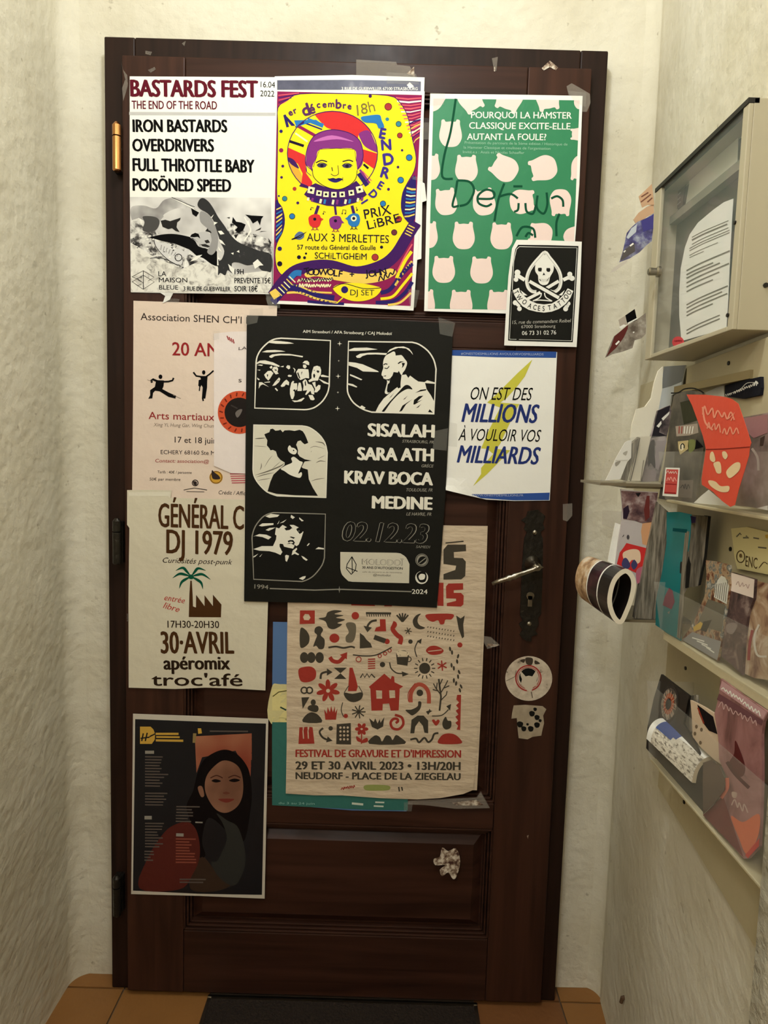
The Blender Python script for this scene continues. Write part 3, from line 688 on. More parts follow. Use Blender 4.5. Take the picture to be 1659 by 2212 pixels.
# face in a disc
cc = [(605+370*math.cos(2*math.pi*i/40), 815+345*math.sin(2*math.pi*i/40)) for i in range(40)]
P.poly(YEL, cc, layer=4)
P.poly(RED, [(450, 470), (600, 460), (760, 480), (870, 560), (930, 650), (830, 650), (800, 720), (700, 660), (600, 620), (540, 590)], layer=5, sm=True, clipto=cc)
P.poly(PUR, [(825, 650), (905, 630), (960, 740), (985, 810), (880, 765), (835, 700)], layer=6, sm=True, clipto=cc)
P.poly(RED, [(850, 780), (985, 820), (970, 960), (855, 880)], layer=5, clipto=cc)
P.poly(RED, [(225, 760), (380, 830), (390, 980), (440, 1050), (430, 1130), (350, 1060), (360, 980), (320, 900), (225, 850)], layer=5, clipto=cc)
P.blob(ORA, [(238, 900), (310, 925), (355, 1000), (350, 1060), (300, 1050), (250, 980)], layer=5, clipto=cc)
P.blob(VIO, [(238, 850), (290, 870), (330, 940), (260, 900)], layer=6, clipto=cc); P.poly(VIO, [(350, 1060), (400, 1080), (430, 1110), (330, 1085)], layer=6)
for q, c, ww in (([(320, 590), (480, 680)], MAG, 26), ([(360, 560), (520, 620)], NAVY, 12), ([(400, 540), (530, 590)], BLUE, 34), ([(250, 715), (370, 755)], DK, 22), ([(300, 650), (400, 720)], CRM, 14), ([(860, 905), (900, 940)], DK, 18), ([(830, 950), (910, 1060)], PUR, 18), ([(820, 980), (890, 1080)], NAVY, 36), ([(850, 960), (925, 1040)], PINK, 8), ([(300, 600), (380, 560)], NAVY, 10)): P.line(c, q, ww, layer=6)
P.line(VIO, cc, 7, layer=7, closed=True)
P.blob(PUR, [(388, 960), (395, 800), (430, 705), (490, 650), (600, 622), (720, 640), (800, 682), (842, 740), (856, 850), (848, 910), (808, 948), (780, 900), (640, 860), (470, 900), (440, 960)], layer=8)
P.blob(ink((196, 110, 180)), [(450, 720), (600, 668), (780, 720), (640, 700)], layer=9)
P.line(VIO, catmull([(440, 955), (385, 900), (395, 790), (430, 705), (490, 650), (600, 622), (720, 640), (800, 682), (842, 740), (856, 850), (812, 950)], False), 6, layer=10)
P.blob(YEL, [(385, 915), (425, 940), (440, 1000), (405, 985)], layer=9); P.line(VIO, [(388, 915), (395, 970), (430, 998)], 5, layer=10)
P.poly(YEL, catmull([(500, 785), (640, 776), (785, 784), (800, 880), (808, 960), (795, 1025), (740, 1080), (650, 1112), (540, 1085), (455, 1015), (440, 930), (470, 860)], n=4), layer=9)
P.line(DK, catmull([(440, 940), (455, 1015), (540, 1085), (650, 1112), (740, 1080), (795, 1025), (808, 955)], False), 5, layer=10)
P.line(DK, [(448, 930), (470, 860), (500, 783), (640, 775), (786, 783), (800, 880)], 4, layer=10)
for x, y in ((518, 916), (725, 920)): P.circ(ink((70, 62, 96)), x, y, 38, 18, layer=10); P.line(DK, [(x-42, y-2), (x-10, y-22), (x+30, y-14), (x+44, y)], 5, layer=11, sm=True); P.circ(DK, x, y, 14, 14, layer=11)
P.line(DK, [(470, 893), (515, 874), (562, 885)], 9, layer=11, sm=True); P.line(DK, [(688, 884), (740, 872), (775, 884)], 9, layer=11, sm=True)
P.line(DK, [(600, 930), (606, 962)], 7, layer=11); P.line(DK, [(650, 915), (655, 970), (650, 990), (620, 1000), (592, 985)], 5, layer=11, sm=True)
P.blob(NAVY, [(570, 1030), (610, 1018), (632, 1024), (660, 1018), (690, 1030), (640, 1055), (600, 1050)], layer=11); P.line(DK, [(565, 1025), (690, 1030)], 5, layer=12); P.line(DK, [(690, 1012), (690, 1045)], 4, layer=11)
# collar
P.poly(VIO, [(465, 1060), (540, 1090), (650, 1115), (745, 1082), (800, 1040), (850, 1095), (888, 1155), (800, 1218), (680, 1252), (560, 1245), (440, 1212), (372, 1152), (425, 1080)], layer=8)
for x, y, d in ((430, 1118, 12), (495, 1142, 8), (552, 1152, 3), (617, 1155, 0), (685, 1153, -3), (760, 1140, -8), (828, 1112, -14)):
    c_, s_ = math.cos(math.radians(d)), math.sin(math.radians(d)); k_ = 27 if x in (430, 828) else 22
    P.poly(CRM, [(x+a*c_-b*s_, y+a*s_+b*c_) for a, b in ((-k_, -k_), (k_, -k_), (k_, k_), (-k_, k_))], layer=10); P.circ(DK, x, y, 11, layer=11, n=10)
for i, x in enumerate(range(410, 870, 34)): P.line([CRM, PUR, NAVY, CRM, BLUE, NAVY][i % 6], [(x, 1175+22*math.sin((x-390)/490*math.pi)), (x-8, 1198+38*math.sin((x-390)/490*math.pi))], 18, layer=9)
# three birds on strings
for x, y, x2, c, fl_ in ((460, 1368, 490, RED, 1), (630, 1382, 625, PUR, 1), (780, 1362, 765, BLUE, -1)):
    P.line(VIO, [(x2, 1245), (x+4, 1320)], 24 if c != PUR else 18, layer=8); P.blob(c, [(x-48, y-30), (x-10, y-52), (x+38, y-46), (x+52, y), (x+36, y+45), (x, y+58), (x-38, y+40), (x-50, y+5)], layer=9)
    P.poly(c, [(x+fl_*40, y-30), (x+fl_*72, y-12 if c != PUR else y+5), (x+fl_*45, y+8)], layer=9)
    if c == BLUE: P.circ(CRM, x, y-12, 24, layer=10); 
    P.circ(DK, x, y-12, 13, layer=11, n=12)
    for s_ in (-16, 16): P.line(DK if c == BLUE else MAG, [(x+s_, y+50), (x+s_+2, y+72)], 7, layer=9); P.line(DK if c == BLUE else MAG, [(x+s_-12, y+78), (x+s_+2, y+68), (x+s_+14, y+78)], 6, layer=9)
for q in ([(425, 1275), (432, 1258), (450, 1265)], [(530, 1310), (535, 1290), (548, 1300)], [(685, 1308), (690, 1278), (716, 1282), (714, 1308)], [(800, 1255), (808, 1280), (815, 1276)]): P.line(DK, q, 5, layer=6)
for x, y in ((427, 1276), (530, 1312), (685, 1310), (710, 1310), (806, 1282)): P.circ(DK, x, y, 6, layer=6, n=8)
for x, y, r, c in ((1063, 432, 29, BRR), (1148, 574, 22, TQ), (1055, 535, 15, TQ), (1158, 668, 21, BRR), (1177, 790, 10, VIO), (1235, 850, 25, BLUE), (1143, 928, 11, VIO), (1165, 1035, 25, BLUE), (1065, 1110, 12, VIO), (1020, 1228, 23, BLUE), (1150, 1355, 24, BRR), (1112, 1464, 23, ink((112, 50, 60))), (1008, 1585, 13, DK), (955, 1668, 27, BRR), (294, 1106, 16, BRR), (213, 1187, 20, TQ), (320, 1222, 12, VIO), (274, 1332, 23, BLUE), (183, 634, 14, NAVY), (184, 790, 18, MAG), (197, 920, 12, VIO), (187, 1012, 11, VIO), (172, 1598, 18, NAVY), (172, 1722, 19, DK), (330, 1668, 16, DK), (376, 1672, 12, DK), (388, 1638, 9, DK), (915, 345, 14, VIO), (165, 1165, 8, NAVY)):
    P.circ(c, x, y, r, layer=5, n=16)
    if r > 18: P.ring(DK, x, y, r, 4, layer=6, n=16)
# lettering
P.line(NAVY, [(212, 500), (238, 600)], 22, layer=8); P.poly(NAVY, [(210, 492), (300, 588), (268, 590), (228, 540)], layer=8); P.poly(BLUE, [(290, 545), (470, 540), (500, 560), (400, 570), (310, 600)], layer=6)
for i, (c, x, y, d, h) in enumerate((('e', 262, 488, 28, 52), ('r', 300, 470, 24, 50), ('d', 385, 458, 18, 96), ('\u00e9', 436, 452, 10, 78), ('c', 490, 425, 6, 50), ('e', 540, 422, 4, 50), ('m', 595, 418, 2, 50), ('b', 655, 410, 0, 72), ('r', 704, 430, -2, 50), ('e', 745, 436, -2, 50))): P.chars(ink((88, 46, 92)), [(c, x, y, d, h)], h, bold=.05, layer=8, wob=.03)
P.chars(ink((128, 112, 62)), [('1', 812, 462, 6, 88), ('8', 866, 448, 6, 84), ('h', 925, 430, 14, 88)], 80, bold=.0, layer=8, wob=.03, wide=1.0)
P.blob(BLUE, [(838, 520), (900, 505), (990, 500), (1010, 545), (1030, 600), (985, 610), (960, 570), (870, 560)], layer=8)
P.chars(ink((62, 48, 140)), [('E', 1018, 652, -10, 80), ('N', 1046, 745, 4, 84), ('D', 1064, 862, 8, 90), ('R', 1040, 975, -14, 84), ('E', 1000, 1078, -30, 62), ('D', 940, 1150, -46, 62), ('I', 868, 1212, -58, 60)], 84, bold=.06, layer=9, wob=.04, wide=.95)
P.text(DK, 'PRIX', 872, 1355, 1088, 1312, 76, bold=.01, layer=8, wob=.05); P.text(DK, 'LiBRE', 900, 1440, 1165, 1378, 72, bold=.01, layer=8, wob=.05)
P.text(DK, 'AUX 3 MERLETTES', 394, 1534, 1068, 1552, 64, bold=0, layer=8, wob=.04); P.text(DK, '57 route du G\u00e9n\u00e9ral de Gaulle', 316, 1604, 960, 1608, 38, bold=.015, layer=8, wob=.04); P.text(DK, 'SCHiLTiGHEiM', 460, 1678, 885, 1688, 50, bold=.005, layer=8, wob=.04)
P.blob(ink((90, 110, 150)), [(296, 1490), (330, 1458), (368, 1470), (370, 1505), (335, 1525), (300, 1515)], layer=6); P.line(DK, [(270, 1522), (330, 1495), (392, 1460), (340, 1505), (270, 1522)], 8, layer=7)
P.tape([(60, 1990), (150, 2000), (150, 2080), (70, 2050)]); P.tape([(1225, 1930), (1320, 1940), (1290, 2080), (1240, 2090)]); P.tape([(1260, 1005), (1350, 1015), (1350, 1045), (1260, 1030)])
P.done('bright yellow hand-drawn concert poster with a purple-haired face and three small birds', 'poster')

# --- green poster
GREEN = mat('green_print', (38, 128, 84), .5, noise_amt=.1, noise_scale=8, bump=.2, bump_scale=20); PALE = ink((240, 216, 208)); DGR = ink((20, 78, 54))
P = Paper('poster', DOOR, [(929, 205), (1090, 207), (1257, 210), (1250, 400), (1240, 530), (1231, 683), (1080, 678), (916, 673), (921, 450)], WHITE, lift=.0045, amp=.0006, seed=4)
P.frame(*FG)
gi = [(172, 479), (1138, 491), (1083, 1882), (134, 1868)]
P.poly(GREEN, gi, layer=0)
def hamster(x, y, rx, ry, d):
    base = [(-.78, -.95), (-.55, -1.0), (-.42, -.84), (0, -.86), (.42, -.84), (.55, -1.0), (.80, -.93), (.82, -.6), (.98, .1), (.9, .55), (.55, .93), (0, 1.02), (-.55, .93), (-.9, .55), (-.98, .1), (-.82, -.6)]
    c_, s_ = math.cos(math.radians(d)), math.sin(math.radians(d))
    P.poly(PALE, catmull([(x+a*rx*c_-b*ry*s_, y+a*rx*s_+b*ry*c_) for a, b in base], n=4), layer=1, clipto=gi)
for a in ((185, 490, 55, 78, 40), (415, 480, 78, 90, 150), (675, 470, 90, 95, 200), (925, 465, 82, 95, 170), (1150, 490, 50, 60, 0), (285, 708, 76, 90, 0), (1140, 715, 45, 62, -90), (150, 930, 66, 86, 0), (390, 940, 76, 88, 0), (640, 940, 84, 90, -58), (897, 940, 84, 90, -104), (1140, 942, 60, 84, 190), (255, 1160, 74, 88, -6), (505, 1162, 76, 88, -8), (762, 1160, 82, 84, 82), (1012, 1168, 72, 88, 180), (135, 1378, 66, 88, 0), (372, 1384, 74, 90, 0), (622, 1387, 75, 88, 0), (880, 1378, 80, 76, -80), (1110, 1392, 70, 75, 60), (240, 1608, 76, 88, 0), (490, 1612, 76, 88, 0), (115, 1830, 68, 90, 0), (355, 1832, 76, 88, 0), (602, 1834, 76, 90, 0)): hamster(*a)
for q in ([(320, 480), (285, 700), (245, 850), (230, 995), (300, 1010)], [(330, 1020), (318, 1100), (298, 1190), (340, 1188)], [(330, 1020), (410, 1030), (440, 1090), (400, 1170), (345, 1190)], [(468, 1142), (560, 1140), (572, 1100), (520, 1082), (468, 1120), (470, 1170), (520, 1192), (558, 1175)], [(640, 1040), (600, 1150), (575, 1290)], [(600, 1130), (680, 1110), (730, 1140)], [(700, 1060), (760, 1060)], [(780, 1170), (788, 1225), (830, 1240), (850, 1180)], [(735, 1170), (730, 1215), (705, 1228)], [(860, 1120), (855, 1200), (900, 1240), (925, 1180), (920, 1100)], [(950, 1140), (990, 1125), (1025, 1150), (1030, 1195)], [(1005, 1240), (985, 1300), (985, 1390)], [(720, 1390), (760, 1330), (830, 1340), (845, 1400)], [(780, 1395), (800, 1368), (830, 1385)]):
    P.line(DGR, q, 15, layer=2, sm=True, part='handwriting')
P.text(INKW, 'POURQUOI LA HAMSTER', 421, 608, 1085, 612, 42, bold=.022); P.text(INKW, 'CLASSIQUE EXCITE-ELLE', 408, 678, 1076, 684, 42, bold=.022); P.text(INKW, 'AUTANT LA FOULE?', 394, 752, 916, 755, 42, bold=.022)
GSM = ink((150, 190, 165))
P.text(GSM, "Pr\u00e9sentation du parcours de la 5\u00e8me \u00e9dition / Historique de", 378, 778, 1058, 790, 17); P.text(GSM, "la Hamster Classique et coulisses de l'organisation", 372, 810, 945, 818, 17); P.text(GSM, "Invit\u00e9.e.s : Ana\u00efs et Nicolas Schaeffer", 366, 840, 772, 846, 17)
P.tape([(150, 440), (250, 445), (240, 520), (150, 530)]); P.tape([(1060, 430), (1180, 440), (1180, 540), (1100, 500)])
P.done('green poster patterned with pale pink animal silhouettes and white heading', 'poster')

# --- black tattoo flyer
P = Paper('flyer', DOOR, [(1114, 521), (1180, 522), (1254, 525), (1250, 640), (1243, 751), (1160, 749), (1087, 748), (1090, 690), (1096, 600), (1104, 540)], WHITE, lift=.0085, amp=.0003, seed=5,
          warp=lambda u, v: .003*max(0, (.874-u)/.03)**2 if u < .874 else 0)
P.frame(*FG)
P.poly(BLACKP, [(730, 1450), (930, 1452), (1127, 1458), (1108, 1800), (1090, 2092), (870, 2088), (662, 2082), (675, 1800), (690, 1600), (710, 1480)], layer=0)
GY = ink((120, 116, 108))
P.line(INKW, [(738, 1462), (1118, 1470), (1082, 2082), (672, 2072), (700, 1560), (718, 1480)], 4, layer=1, closed=True)
FTT = (1090, 520, 10.369); P.frame(*FTT)
sp = [(690, 1168), (600, 1160), (520, 1090), (480, 980), (478, 860), (530, 700), (620, 560), (750, 410), (882, 290), (985, 410), (1090, 540), (1180, 680), (1228, 820), (1232, 960), (1200, 1080), (1130, 1150), (1060, 1172), (990, 1150)]
P.line(INKW, catmull(sp, False, 4), 74, layer=2); P.line(GY, catmull([(882+(x-882)*.96, 760+(y-760)*.96) for x, y in sp], False, 4), 7, layer=3); P.poly(INKW, [(880, 250), (940, 315), (820, 315)], layer=2)
P.poly(INKW, catmull([(882, 340), (960, 420), (1030, 510), (1072, 590), (1068, 700), (1020, 790), (990, 850), (970, 940), (930, 1000), (860, 1020), (790, 1005), (740, 940), (728, 860), (722, 800), (668, 720), (660, 620), (680, 530), (760, 430)], n=3), layer=3)
P.poly(BLACKP, [(728, 636), (800, 632), (812, 660), (800, 720), (740, 715), (722, 680)], layer=4); P.poly(BLACKP, [(915, 640), (990, 640), (1002, 690), (980, 728), (930, 722), (908, 690)], layer=4); P.poly(BLACKP, [(855, 735), (884, 800), (855, 795), (825, 806)], layer=4)
for x in range(770, 960, 26): P.line(GY, [(x, 885+abs(x-860)*-.1), (x+4, 950-abs(x-860)*.15)], 6, layer=4)
P.line(BLACKP, [(755, 890), (790, 920)], 14, layer=4); P.line(BLACKP, [(975, 850), (920, 930)], 12, layer=4)
P.line(INKW, [(1185, 930), (890, 1105)], 70, layer=2); P.line(INKW, [(780, 1180), (490, 1330)], 66, layer=3)
P.line(BLACKP, [(525, 900), (1215, 1300)], 92, layer=4); P.line(INKW, [(535, 935), (1190, 1305)], 72, layer=5)
for q in ([(610, 1370), (770, 1290), (800, 1190)], [(870, 1190), (900, 1290), (1040, 1375)], [(610, 1370), (760, 1352), (1040, 1375)]): P.line(INKW, q, 24, layer=3, sm=True)
for x, y, r in ((268, 742, 66), (235, 895, 52), (250, 820, 50), (1432, 778, 56), (1482, 868, 58), (1420, 850, 50), (218, 1412, 55), (312, 1545, 52), (290, 1440, 60), (1400, 1430, 48), (1340, 1548, 55), (1365, 1480, 52)): P.circ(INKW, x, y, r, layer=2)
P.line(INKW, [(285, 815), (430, 905)], 84, layer=2); P.line(INKW, [(1420, 840), (1285, 905)], 80, layer=2)
ban = [(158, 1140), (300, 1080), (330, 1180), (420, 1265), (540, 1360), (700, 1430), (860, 1450), (1030, 1430), (1170, 1350), (1290, 1240), (1385, 1092), (1510, 1150), (1450, 1300), (1340, 1440), (1190, 1550), (1030, 1610), (860, 1632), (690, 1612), (520, 1570), (380, 1490), (270, 1370), (200, 1250)]
P.poly(BLACKP, [(835+(x-835)*1.035, 1240+(y-1240)*1.06) for x, y in ban], layer=6); P.poly(INKW, ban, layer=7)
P.poly(INKW, [(330, 1130), (490, 1250), (400, 1250)], layer=7); P.poly(INKW, [(1320, 1130), (1180, 1248), (1260, 1250)], layer=7)
P.chars(BLACKP, [('T', 238, 1180, -62), ('W', 305, 1300, -52), ('O', 425, 1395, -38), ('A', 545, 1480, -24), ('C', 655, 1512, -14), ('E', 748, 1535, -6), ('S', 848, 1542, 0), ('T', 980, 1522, 8), ('A', 1100, 1488, 18), ('T', 1200, 1430, 28), ('T', 1285, 1360, 38), ('O', 1350, 1278, 48), ('O', 1412, 1185, 60)], 108, bold=.02, layer=9, wide=.72)
P.frame(*FG)
P.text(GSM and ink((186, 182, 172)), '15, rue du commandant Reibel', 690, 1972, 1075, 1960, 22, layer=2, slant=.15); P.text(ink((186, 182, 172)), '67000 Strasbourg', 750, 2000, 975, 1995, 20, layer=2); P.text(INKW, '06 73 31 02 76', 755, 2045, 980, 2040, 26, layer=2)
P.done('small black flyer with a skull in a white spade over crossed bones', 'flyer')

# --- martial arts notice
P = Paper('poster', DOOR, [(289, 650), (440, 655), (599, 661), (592, 880), (584, 1095), (430, 1085), (286, 1078), (288, 860)], CREAM, lift=.001, amp=.0006, seed=6)
FS = (220, 620, 4.1475); P.frame(*FS)
INK1 = ink((52, 42, 40)); RBR = ink((150, 40, 42)); GR2 = ink((140, 124, 112))
P.text(INK1, "Association SHEN CH'I KUNG", 350, 296, 1555, 340, 62, bold=-.012); P.text(RBR, '20 ANS', 634, 612, 1130, 626, 116, bold=.02)
P.circ(BLK, 528, 805, 17, 20, layer=2)
P.poly(BLK, [(490, 835), (560, 838), (556, 890), (545, 915), (600, 945), (668, 975), (662, 1000), (600, 985), (520, 935), (480, 930), (462, 950), (455, 998), (418, 1002), (436, 970), (435, 925), (478, 895)], layer=2)
P.line(BLK, [(548, 850), (600, 848), (636, 838), (646, 815)], 16, layer=2); P.line(BLK, [(500, 845), (460, 828), (446, 838), (452, 858)], 20, layer=2); P.line(GR2, [(410, 832), (450, 845)], 4, layer=2); P.line(GR2, [(640, 968), (710, 1000)], 4, layer=2)
P.circ(BLK, 915, 766, 15, 20, layer=2)
P.poly(BLK, [(880, 798), (950, 798), (946, 850), (945, 900), (930, 1000), (898, 1002), (906, 900), (895, 880), (884, 900), (866, 885), (870, 835), (890, 828)], layer=2)
P.line(BLK, [(895, 805), (848, 798), (822, 764)], 15, layer=2); P.line(BLK, [(935, 805), (970, 780), (1003, 750)], 14, layer=2); P.line(BLK, [(880, 890), (876, 932)], 10, layer=2); P.line(BLK, [(906, 1000), (912, 1022)], 14, layer=2)
P.text(RBR, 'Arts martiaux chinois', 422, 1182, 1330, 1206, 64, bold=.005); P.text(GR2, 'Xing Yi, Hung Gar, Wing Chun, Tai Chi', 466, 1248, 1150, 1262, 30, slant=.2)
P.text(INK1, '17 et 18 juin 2022', 655, 1393, 1210, 1408, 52, bold=.005); P.text(INK1, 'ECHERY 68160 Ste Marie', 530, 1496, 1100, 1506, 36); P.text(RBR, 'Contact: association@', 480, 1570, 960, 1578, 30, slant=.15)
P.text(INK1, 'Tarifs : 40\u20ac / personne', 500, 1668, 806, 1674, 24, slant=.1); P.text(INK1, '50\u20ac par membre', 430, 1732, 705, 1736, 24, slant=.1)
P.ring(INK1, 838, 1755, 26, 8, layer=2); P.blob(INK1, [(820, 1740), (850, 1745), (850, 1775), (825, 1770)], layer=2); P.line(INK1, [(735, 1818), (830, 1800), (945, 1818)], 6, layer=2); P.line(INK1, [(760, 1832), (920, 1834)], 5, layer=2)
P.circ(ink((206, 158, 62)), 1025, 1705, 60, 58, layer=2); P.blob(INK1, [(990, 1640), (1010, 1660), (1050, 1690), (1060, 1720), (1000, 1720), (985, 1680)], layer=3); P.ring(ink((120, 84, 40)), 1025, 1705, 52, 7, layer=3)
PK = ink((190, 90, 100))
for i in range(5): P.line(PK, [(1150+i*4, 1675+i*20), (1290, 1672+i*20)], 9, layer=2)
P.text(INK1, 'Cr\u00e9dit / Affiche', 1045, 1856, 1330, 1866, 34, slant=.2)
P.tape([(560, 100), (700, 110), (690, 150), (560, 140)]); P.tape([(1470, 100), (1590, 100), (1600, 190), (1500, 200)]); P.tape([(1330, 200), (1450, 190), (1440, 300), (1320, 300)])
P.done('cream martial arts notice with two black fighter silhouettes, below the concert poster', 'poster')
# --- narrow strip of a notice overlapping it
P = Paper('poster', DOOR, [(463, 721), (500, 717), (560, 716), (558, 1024), (500, 1022), (463, 1006)], mat('pinkish_white_paper', (232, 220, 216), .6, noise_amt=.07, noise_scale=9, bump=.3, bump_scale=16), lift=.0026, amp=.0007, seed=7)
P.frame(*FS)
for i in range(4): P.line(RBR, [(1125+i*18, 440+i*10), (1140+i*16, 478+i*10)], 9, layer=1)
P.text(INK1, 'LA', 1228, 568, 1300, 560, 26, slant=.2); P.text(INK1, 's', 1228, 855, 1256, 855, 42)
P.ring(ink((206, 84, 52)), 1235, 1124, 160, 64, layer=1, n=40); P.circ(ink((36, 30, 28)), 1235, 1124, 132, layer=2, n=30)
for i in range(18):
    a_ = math.pi*2*i/18; P.line(ink((120, 40, 28)), [(1235+146*math.cos(a_), 1124+146*math.sin(a_)), (1235+178*math.cos(a_+.06), 1124+178*math.sin(a_+.06))], 12, layer=3)
P.blob(ink((112, 104, 100)), [(1200, 1130), (1230, 1100), (1262, 1100), (1240, 1150), (1215, 1170)], layer=4); P.line(ink((60, 54, 52)), [(1160, 1060), (1220, 1090)], 12, layer=4)
P.tape([(1000, 400), (1060, 395), (1055, 470), (1000, 480)])
P.done('pinkish white sheet with an orange and black disc, half hidden by the black poster', 'poster')

# --- aged poster with a palm tree
P = Paper('poster', DOOR, [(276, 1058.5), (330, 1058), (372, 1059), (370, 1075), (480, 1078), (582, 1080), (580, 1290), (574, 1490), (505, 1486), (445, 1484), (380, 1487), (279.5, 1484), (279, 1300), (281, 1140), (276, 1133)], OLD, lift=.003, amp=.0009, seed=8)
FC = (220, 1040, 4.1475); P.frame(*FC)
BRN = ink((74, 46, 22)); DBR = ink((46, 32, 20)); PALM = ink((10, 82, 60))
P.poly(ink((228, 222, 204)), [(245, 95), (620, 92), (612, 148), (600, 130), (250, 130)], layer=0, part='folded_edge')
P.text(BRN, 'G\u00c9N\u00c9RAL C', 515, 404, 1272, 428, 208, bold=.022); P.text(BRN, 'DJ 1979', 588, 638, 1172, 656, 208, bold=.025)
P.text(DBR, 'Curiosit\u00e9s post-punk', 545, 724, 1165, 742, 46, slant=.35, wob=.05)
for tip, c1, w_ in (((668, 795), (730, 770), 24), ((640, 862), (700, 825), 24), ((700, 955), (720, 900), 24), ((936, 795), (870, 775), 24), ((978, 875), (910, 830), 24), ((910, 960), (895, 905), 24)):
    P.line(PALM, [(805, 850), ((805+c1[0])/2, (850+c1[1])/2-6), c1, tip], w_, layer=2, sm=True, taper=True)
P.blob(PALM, [(780, 850), (800, 830), (822, 838), (830, 860), (812, 872), (790, 868)], layer=2)
P.poly(BRN, [(798, 885), (811, 885), (818, 1000), (822, 1115), (848, 1125), (850, 1012), (925, 1112), (925, 1015), (1000, 1112), (1000, 1010), (1076, 1098), (1072, 1212), (784, 1210), (790, 1000)], layer=2)
P.text(ink((186, 62, 52)), 'entr\u00e9e', 560, 1058, 742, 1088, 52, slant=.25, wob=.06); P.text(ink((186, 62, 52)), 'libre', 552, 1128, 690, 1168, 54, slant=.25, wob=.06)
P.text(DBR, '17H30-20H30', 595, 1305, 1055, 1308, 62, bold=.012); P.text(BRN, '30\u00b7AVRIL', 540, 1534, 1185, 1536, 192, bold=.03)
P.text(DBR, 'ap\u00e9romix', 565, 1678, 1150, 1678, 118, bold=.05); P.text(DBR, 'troc\'af\u00e9', 455, 1822, 1262, 1826, 108, bold=.03)
P.tape([(232, 1180), (250, 1180), (252, 1250), (232, 1250)])
P.done('aged cream poster with a green palm tree growing out of a brown factory', 'poster')

# --- portrait poster low on the left
DN = mat('navy_print', (15, 17, 24), .45, noise_amt=.3, noise_scale=8, bump=.15, bump_scale=20)
P = Paper('poster', DOOR, [(288, 1541), (430, 1546), (580, 1552), (576, 1750), (572, 1940), (430, 1934), (284, 1930), (286, 1740)], mat('grey_white_paper', (206, 198, 184), .6, bump=.2, bump_scale=22), lift=.001, amp=.0007, seed=9)
FW = (220, 1500, 4.1475); P.frame(*FW)
P.poly(DN, [(302, 218), (880, 240), (1472, 258), (1455, 900), (1436, 1790), (860, 1780), (282, 1752), (292, 1000)], layer=0)
P.poly(noise_mat('sunset_print', [(.35, (136, 58, 42)), (.65, (176, 118, 88))], 6, 2, .5), [(835, 372), (1345, 345), (1345, 600), (1330, 760), (1200, 500), (900, 560), (850, 700)], layer=1)
P.poly(DN, [(1345, 340), (1450, 345), (1440, 1000), (1330, 900)], layer=1)
HAIR = ink((20, 14, 14)); SKIN = noise_mat('skin_print', [(.35, (116, 78, 60)), (.65, (150, 106, 84))], 12, 2, .5)
P.blob(HAIR, [(1070, 495), (1180, 510), (1270, 590), (1325, 700), (1345, 880), (1330, 1060), (1280, 1300), (1180, 1320), (1120, 1220), (960, 1100), (900, 1300), (930, 1440), (860, 1430), (800, 1150), (760, 1000), (820, 860), (860, 700), (930, 570)], layer=2)
P.blob(SKIN, [(1060, 600), (1150, 595), (1230, 650), (1265, 760), (1262, 900), (1215, 1000), (1120, 1055), (1030, 1030), (960, 940), (925, 830), (950, 710)], layer=4)
P.blob(SKIN, [(862, 830), (900, 820), (920, 900), (890, 910)], layer=4)
for q in ([(985, 770), (1020, 755), (1070, 772), (1025, 785)], [(1140, 768), (1190, 750), (1240, 765), (1190, 782)]): P.blob(HAIR, q, layer=5)
P.line(ink((72, 40, 32)), [(975, 745), (1030, 722), (1085, 745)], 10, layer=5, sm=True); P.line(ink((72, 40, 32)), [(1135, 742), (1190, 722), (1245, 742)], 10, layer=5, sm=True)
P.blob(ink((110, 64, 50)), [(1085, 880), (1115, 866), (1150, 880), (1118, 892)], layer=5); P.blob(ink((120, 52, 44)), [(1045, 935), (1115, 928), (1190, 935), (1120, 965)], layer=5)
P.blob(ink((50, 49, 46)), [(1030, 1060), (1120, 1120), (1230, 1200), (1290, 1480), (1200, 1700), (1060, 1640), (980, 1500), (1040, 1480), (1120, 1300), (1090, 1160)], layer=3)
P.blob(ink((88, 38, 31)), [(640, 1170), (780, 1140), (860, 1240), (880, 1440), (820, 1600), (700, 1740), (340, 1730), (420, 1450), (540, 1260)], layer=3)
P.blob(ink((60, 44, 34)), [(900, 1450), (1010, 1560), (1160, 1690), (1000, 1760), (800, 1740), (820, 1600)], layer=2)
MUS = ink((206, 164, 70))
P.poly(MUS, [(345, 285), (440, 285), (465, 310), (480, 350), (478, 400), (450, 440), (345, 440)], layer=2)
for q in ([(375, 345), (360, 415)], [(410, 340), (392, 415)], [(430, 375), (480, 350)], [(350, 390), (430, 380)]): P.line(DN, q, 12, layer=3)
P.line(MUS, [(485, 350), (690, 350)], 20, layer=2); P.line(MUS, [(490, 378), (700, 380)], 16, layer=2); P.line(MUS, [(486, 408), (732, 412)], 20, layer=2)
P.poly(MUS, [(862, 300), (892, 300), (900, 345), (866, 350)], layer=3); P.poly(ink((150, 128, 80)), [(820, 345), (850, 345), (840, 430), (815, 430)], layer=3)
LG = ink((150, 144, 134)); DGY = ink((94, 84, 78))
P.line(LG, [(390, 515), (470, 515)], 28, layer=2); P.line(LG, [(385, 1100), (450, 1100)], 32, layer=2); P.line(LG, [(668, 1253), (735, 1255)], 28, layer=5)
random.seed(5)
